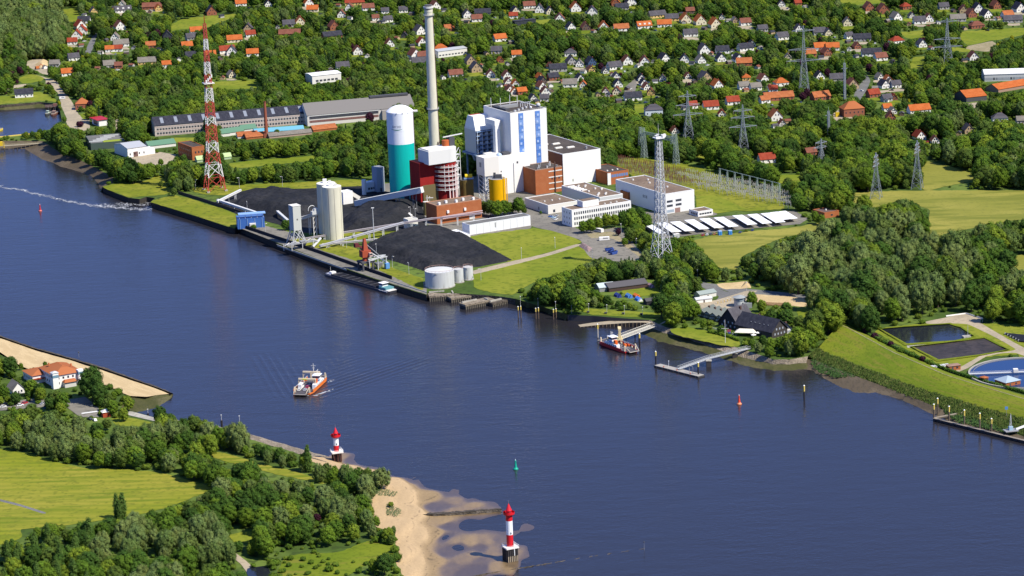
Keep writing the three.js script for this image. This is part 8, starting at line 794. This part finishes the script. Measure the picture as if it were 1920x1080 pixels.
const pickNear = (x, y) => { const n = fbm(x / 1920 + 1, y / 1080 + 1, 30, 3, 105), r = rnd(), big = 0.7 + 0.6 * fbm(x / 1920 + 1, y / 1080 + 1, 60, 2, 113) + rr(-0.2, 0.2); if (y > 1025 && x > 500) return r < 0.5 ? ['bush', rr(1.2, 3.2) * (n > 0.5 ? 1.7 : 0.9)] : null; if (x < 170 && y > 960) return r < 0.45 ? ['poplar', rr(13, 18)] : ['broad', 12 * big]; if (x < 330 && y < 800) return r < 0.6 ? ['broad', 9 * big] : ['bush', rr(2, 3)]; return r < 0.12 ? ['bush', rr(2.5, 5)] : n > 0.54 ? ['willow', 13 * big] : ['broad', 12.5 * big]; };
fill(farPoly, G, 9.2, (x, y) => x > 1370 && y > 400 && rnd() < 0.42 ? null : pickFar(x, y), -900, 940, -2500, 560); fill(nearPoly, NH, 7.2, (x, y) => rnd() < 0.34 ? (rnd() < 0.5 ? ['bush', rr(1.6, 4)] : null) : pickNear(x, y), -420, 60, 150, 680);
// low thicket at wood edges
fill(farPoly, G, 10, () => ['bush', rr(1.5, 4)], -720, 760, -1400, 480); fill(nearPoly, NH, 7, () => rnd() < 0.6 ? ['bush', rr(1.2, 2.6)] : null, -420, 60, 150, 680);
// the largest in the picture stand as things of their own, the others form the woods
const lim = { broad: 300, willow: 190, fir: 60, poplar: 60, bush: 90, copper: 60, gold: 30 }, cnt = {}, nameOf_ = { broad: 'broadleaf_tree', willow: 'willow_tree', fir: 'fir_tree', poplar: 'poplar_tree', bush: 'bush', copper: 'copper_leaved_tree', gold: 'golden_leaved_tree' }, wordOf = { broad: 'round green leafy tree', willow: 'grey-green willow tree', fir: 'dark pointed conifer', poplar: 'tall narrow poplar', bush: 'low green bush', copper: 'dark purple leaved tree', gold: 'yellow-green leaved tree' };
const treeZone = t => t.gy === NH ? (t.py < 800 && t.px < 260 ? 'around the hotel forecourt' : t.px > 690 ? 'at the edge of the sandy beach' : t.py < 905 ? 'in the thicket between meadow and river' : t.px < 250 ? 'in the grove below the mown meadow' : 'in the wood behind the sandy beach') : t.py > 640 ? 'on the dike by the inn' : t.px > 1370 && t.py > 420 ? t.px < 1560 ? 'in the large wood behind the inn' : t.py > 520 ? 'in the large wood behind the settling ponds' : 'in the large wood below the mown field' : t.py > 500 ? 'in the riverside grove by the camp' : t.px > 1540 && t.py > 300 ? 'beside the mown fields' : t.px < 330 && t.py > 220 ? 'along the harbour shore' : t.px < 730 && t.py > 260 ? 'in the belt between coal yard and factory' : t.py > 380 ? 'on the power station grounds' : t.py > 240 ? 'in the wood around the substation' : 'in the village gardens';
all.forEach(t => { t.key = t.hp * (t.force ? 3 : 1) * (t.px > -10 && t.px < 1930 && t.py > 5 ? 1 : 0.05); }); all.sort((a, b) => b.key - a.key);
const rest = {}, wordOf2 = (k, c) => k === 'broad' ? ['mid green', 'fresh green', 'deep green', 'bright green', 'olive green', 'dark green'][c] + ' leafy tree' : k === 'willow' ? ['grey-green', 'olive-grey', 'silvery'][c] + ' willow tree' : wordOf[k];
for (const t of all) {
  const k = t.tint === 'copper' || t.tint === 'gold' ? t.tint : t.kind; cnt[k] = (cnt[k] ?? 0) + 1;
  if (cnt[k] <= lim[k]) { const z = treeZone(t), g = thing(nameOf_[k], `${t.h > 17 ? 'tall ' : t.h < 8.5 && k !== 'bush' ? 'small ' : ''}${wordOf2(k, t.c)} ${z}`, k === 'bush' ? 'bush' : 'tree', V(t.x, t.gy, t.z), t.r, `${wordOf2(k, t.c)}${k === 'bush' ? 'es' : 's'} ${z}`); const c = new THREE.Mesh(K[t.kind].g[t.v], leafMats[t.tint][t.c]); c.name = 'crown'; g.add(c); const tr = new THREE.Mesh(K[t.kind].t, barkM); tr.name = 'trunk'; g.add(tr); g.scale.set(t.h * t.s, t.h, t.h * t.s); }
  else (rest[t.kind + t.v] ??= []).push(t);
}
{ const m4 = new THREE.Matrix4(), qq = new THREE.Quaternion(), wm = new THREE.MeshPhysicalMaterial({ color: 0xffffff, vertexColors: true, roughness: 0.9, specularIntensity: 0.06 }), cc = new THREE.Color();
  for (const k in rest) { const L = rest[k], t0 = L[0], geo = K[t0.kind].g[t0.v], im = new THREE.InstancedMesh(geo, wm, L.length); L.forEach((t, i) => { m4.compose(V(t.x, t.gy, t.z), qq.setFromAxisAngle(UPV, t.r), V(t.h * t.s, t.h, t.h * t.s)); im.setMatrixAt(i, m4); const c = tints[t.tint][t.c], j = 0.85 + 0.3 * hsh(i, 7, 3); im.setColorAt(i, cc.setRGB(c[0] * j, c[1] * j, c[2] * j)); }); im.name = numbered(t0.kind === 'bush' ? 'undergrowth' : 'woodland'); scene.add(im); kindOf(im, 'stuff'); im.userData.label = t0.kind === 'bush' ? 'low green undergrowth along the wood edges' : 'dense mixed woodland foliage over the village and fields'; im.userData.category = t0.kind === 'bush' ? 'undergrowth' : 'woodland'; }
}
// hedge on the inner dike foot, reeds at its outer foot
{ const cl = [], L = resample([[1590, 609], [1640, 635], [1680, 655], [1775, 696], [1850, 719], [1920, 738], [2060, 780]], 260), o = P(1750, 690, G); L.forEach(([x, y]) => { const p = P(x + rr(-0.5, 0.5), y, G).sub(o); cl.push([p.x, 1.0 + rr(0, 0.5), p.z, rr(1.1, 1.6)]); }); const h = thing('clipped_hedge', 'long dark clipped hedge along the inner foot of the dike', 'hedge', o); const c = new THREE.Mesh(crownGeo(cl, 0.3, 16), leafMats.broad[2]); c.name = 'foliage'; h.add(c); const st = new THREE.Mesh(mergeGeometries(L.filter((_, i) => i % 4 === 0).map(([x, y]) => { const p = P(x, y, G).sub(o); return nrm(bxb(0.2, 1, 0.2, p.x, 0, p.z)); })), barkM); st.name = 'stem'; st.userData.kind = 'stuff'; h.add(st); 
  const cl2 = [], L2 = resample([[1330, 624], [1350, 628], [1376, 636], [1385, 640]], 26), o2 = P(1355, 630, G); L2.forEach(([x, y]) => { const p = P(x, y, G).sub(o2); cl2.push([p.x, 1.1, p.z, rr(1.2, 1.9)]); }); const h2 = thing('clipped_hedge', 'rounded green hedge before the inn terrace', 'hedge', o2); const c2 = new THREE.Mesh(crownGeo(cl2, 0.3, 30), leafMats.broad[1]); c2.name = 'foliage'; h2.add(c2); }
{ const tuft = (() => { const pos = [], col = []; for (let i = 0; i < 22; i++) { const a = rr(0, 6.283), q = rr(0, 0.7), x = Math.cos(a) * q, z = Math.sin(a) * q, h = rr(0.7, 1.3), w = 0.14, b = rr(0, 6.283), l = rr(-0.3, 0.3), t = rr(0.75, 1.25); pos.push(x - Math.cos(b) * w, 0, z - Math.sin(b) * w, x + Math.cos(b) * w, 0, z + Math.sin(b) * w, x + l, h, z + l); for (let k = 0; k < 3; k++) col.push(t, t, t * 0.9); } const g = new THREE.BufferGeometry(); g.setAttribute('position', new THREE.Float32BufferAttribute(pos, 3)); g.setAttribute('color', new THREE.Float32BufferAttribute(col, 3)); g.computeVertexNormals(); return g; })();
  const wm = new THREE.MeshPhysicalMaterial({ color: 0xffffff, vertexColors: true, roughness: 0.9, specularIntensity: 0.25 }), m4 = new THREE.Matrix4(), qq = new THREE.Quaternion(), cc = new THREE.Color(); const reedL = [], A = resample(foot, 300), B = resample(reedEdge, 300); for (let i = 0; i < 300; i++) for (let k = 0; k < 26; k++) { const t = Math.pow(rnd(), 0.9), x = A[i][0] + (B[i][0] - A[i][0]) * t + rr(-2, 2), y = A[i][1] + (B[i][1] - A[i][1]) * t; reedL.push([P(x, y, 3 - 1.3 * t), rr(0.7, 1.7) * (0.7 + 0.6 * fbm(x / 500, y / 500, 60, 2, 131)), 0]); }
  for (let i = 0; i < 900; i++) { const x = rr(1520, 1605), y = rr(672, 708); if (inside([[1520, 676], [1545, 682], [1585, 694], [1606, 704], [1600, 709], [1562, 708], [1535, 698], [1522, 686]], x, y)) reedL.push([P(x, y, 1.6), rr(0.8, 1.2), 1]); }
  for (let i = 0; i < 1500; i++) { const x = rr(1762, 1920), y = rr(755, 815); if (inside([[1765, 762], [1800, 775], [1850, 790], [1920, 812], [1920, 822], [1860, 806], [1800, 794], [1775, 780]], x, y)) reedL.push([P(x, y, 1.4), rr(1, 1.6), 1]); }
  for (let i = 0; i < 420; i++) { const x = rr(724, 752), y = rr(944, 968); if (inside([[720, 944], [735, 948], [760, 960], [742, 968], [724, 966]], x, y)) reedL.push([P(x, y, 2.95), rr(0.3, 0.55), 2]); const x2 = rr(690, 746), y2 = rr(916, 931); if (inside([[690, 920], [720, 917], [746, 922], [740, 930], [700, 930]], x2, y2)) reedL.push([P(x2, y2, 2.95), rr(0.3, 0.55), 2]); }
  const im = new THREE.InstancedMesh(tuft, wm, reedL.length); reedL.forEach(([p, h, k], i) => { m4.compose(p, qq.setFromAxisAngle(UPV, rr(0, 6.283)), V(h * 1.2, h, h * 1.2)); im.setMatrixAt(i, m4); const j = rr(0.7, 1.25), c = [hsh(i, 2, 5) < 0.25 ? [0.17, 0.19, 0.06] : [0.10, 0.15, 0.035], [0.085, 0.16, 0.05], [0.24, 0.28, 0.15]][k]; im.setColorAt(i, cc.setRGB(c[0] * j, c[1] * j, c[2] * j)); }); im.name = 'reed_bed'; scene.add(im); kindOf(im, 'stuff'); im.userData.label = 'green reeds and marsh grass along the outer dike foot'; im.userData.category = 'reeds'; }

scene.traverse(o => { if (o.isMesh) { o.castShadow = true; o.receiveShadow = true; } });
renderer.render(scene, camera);
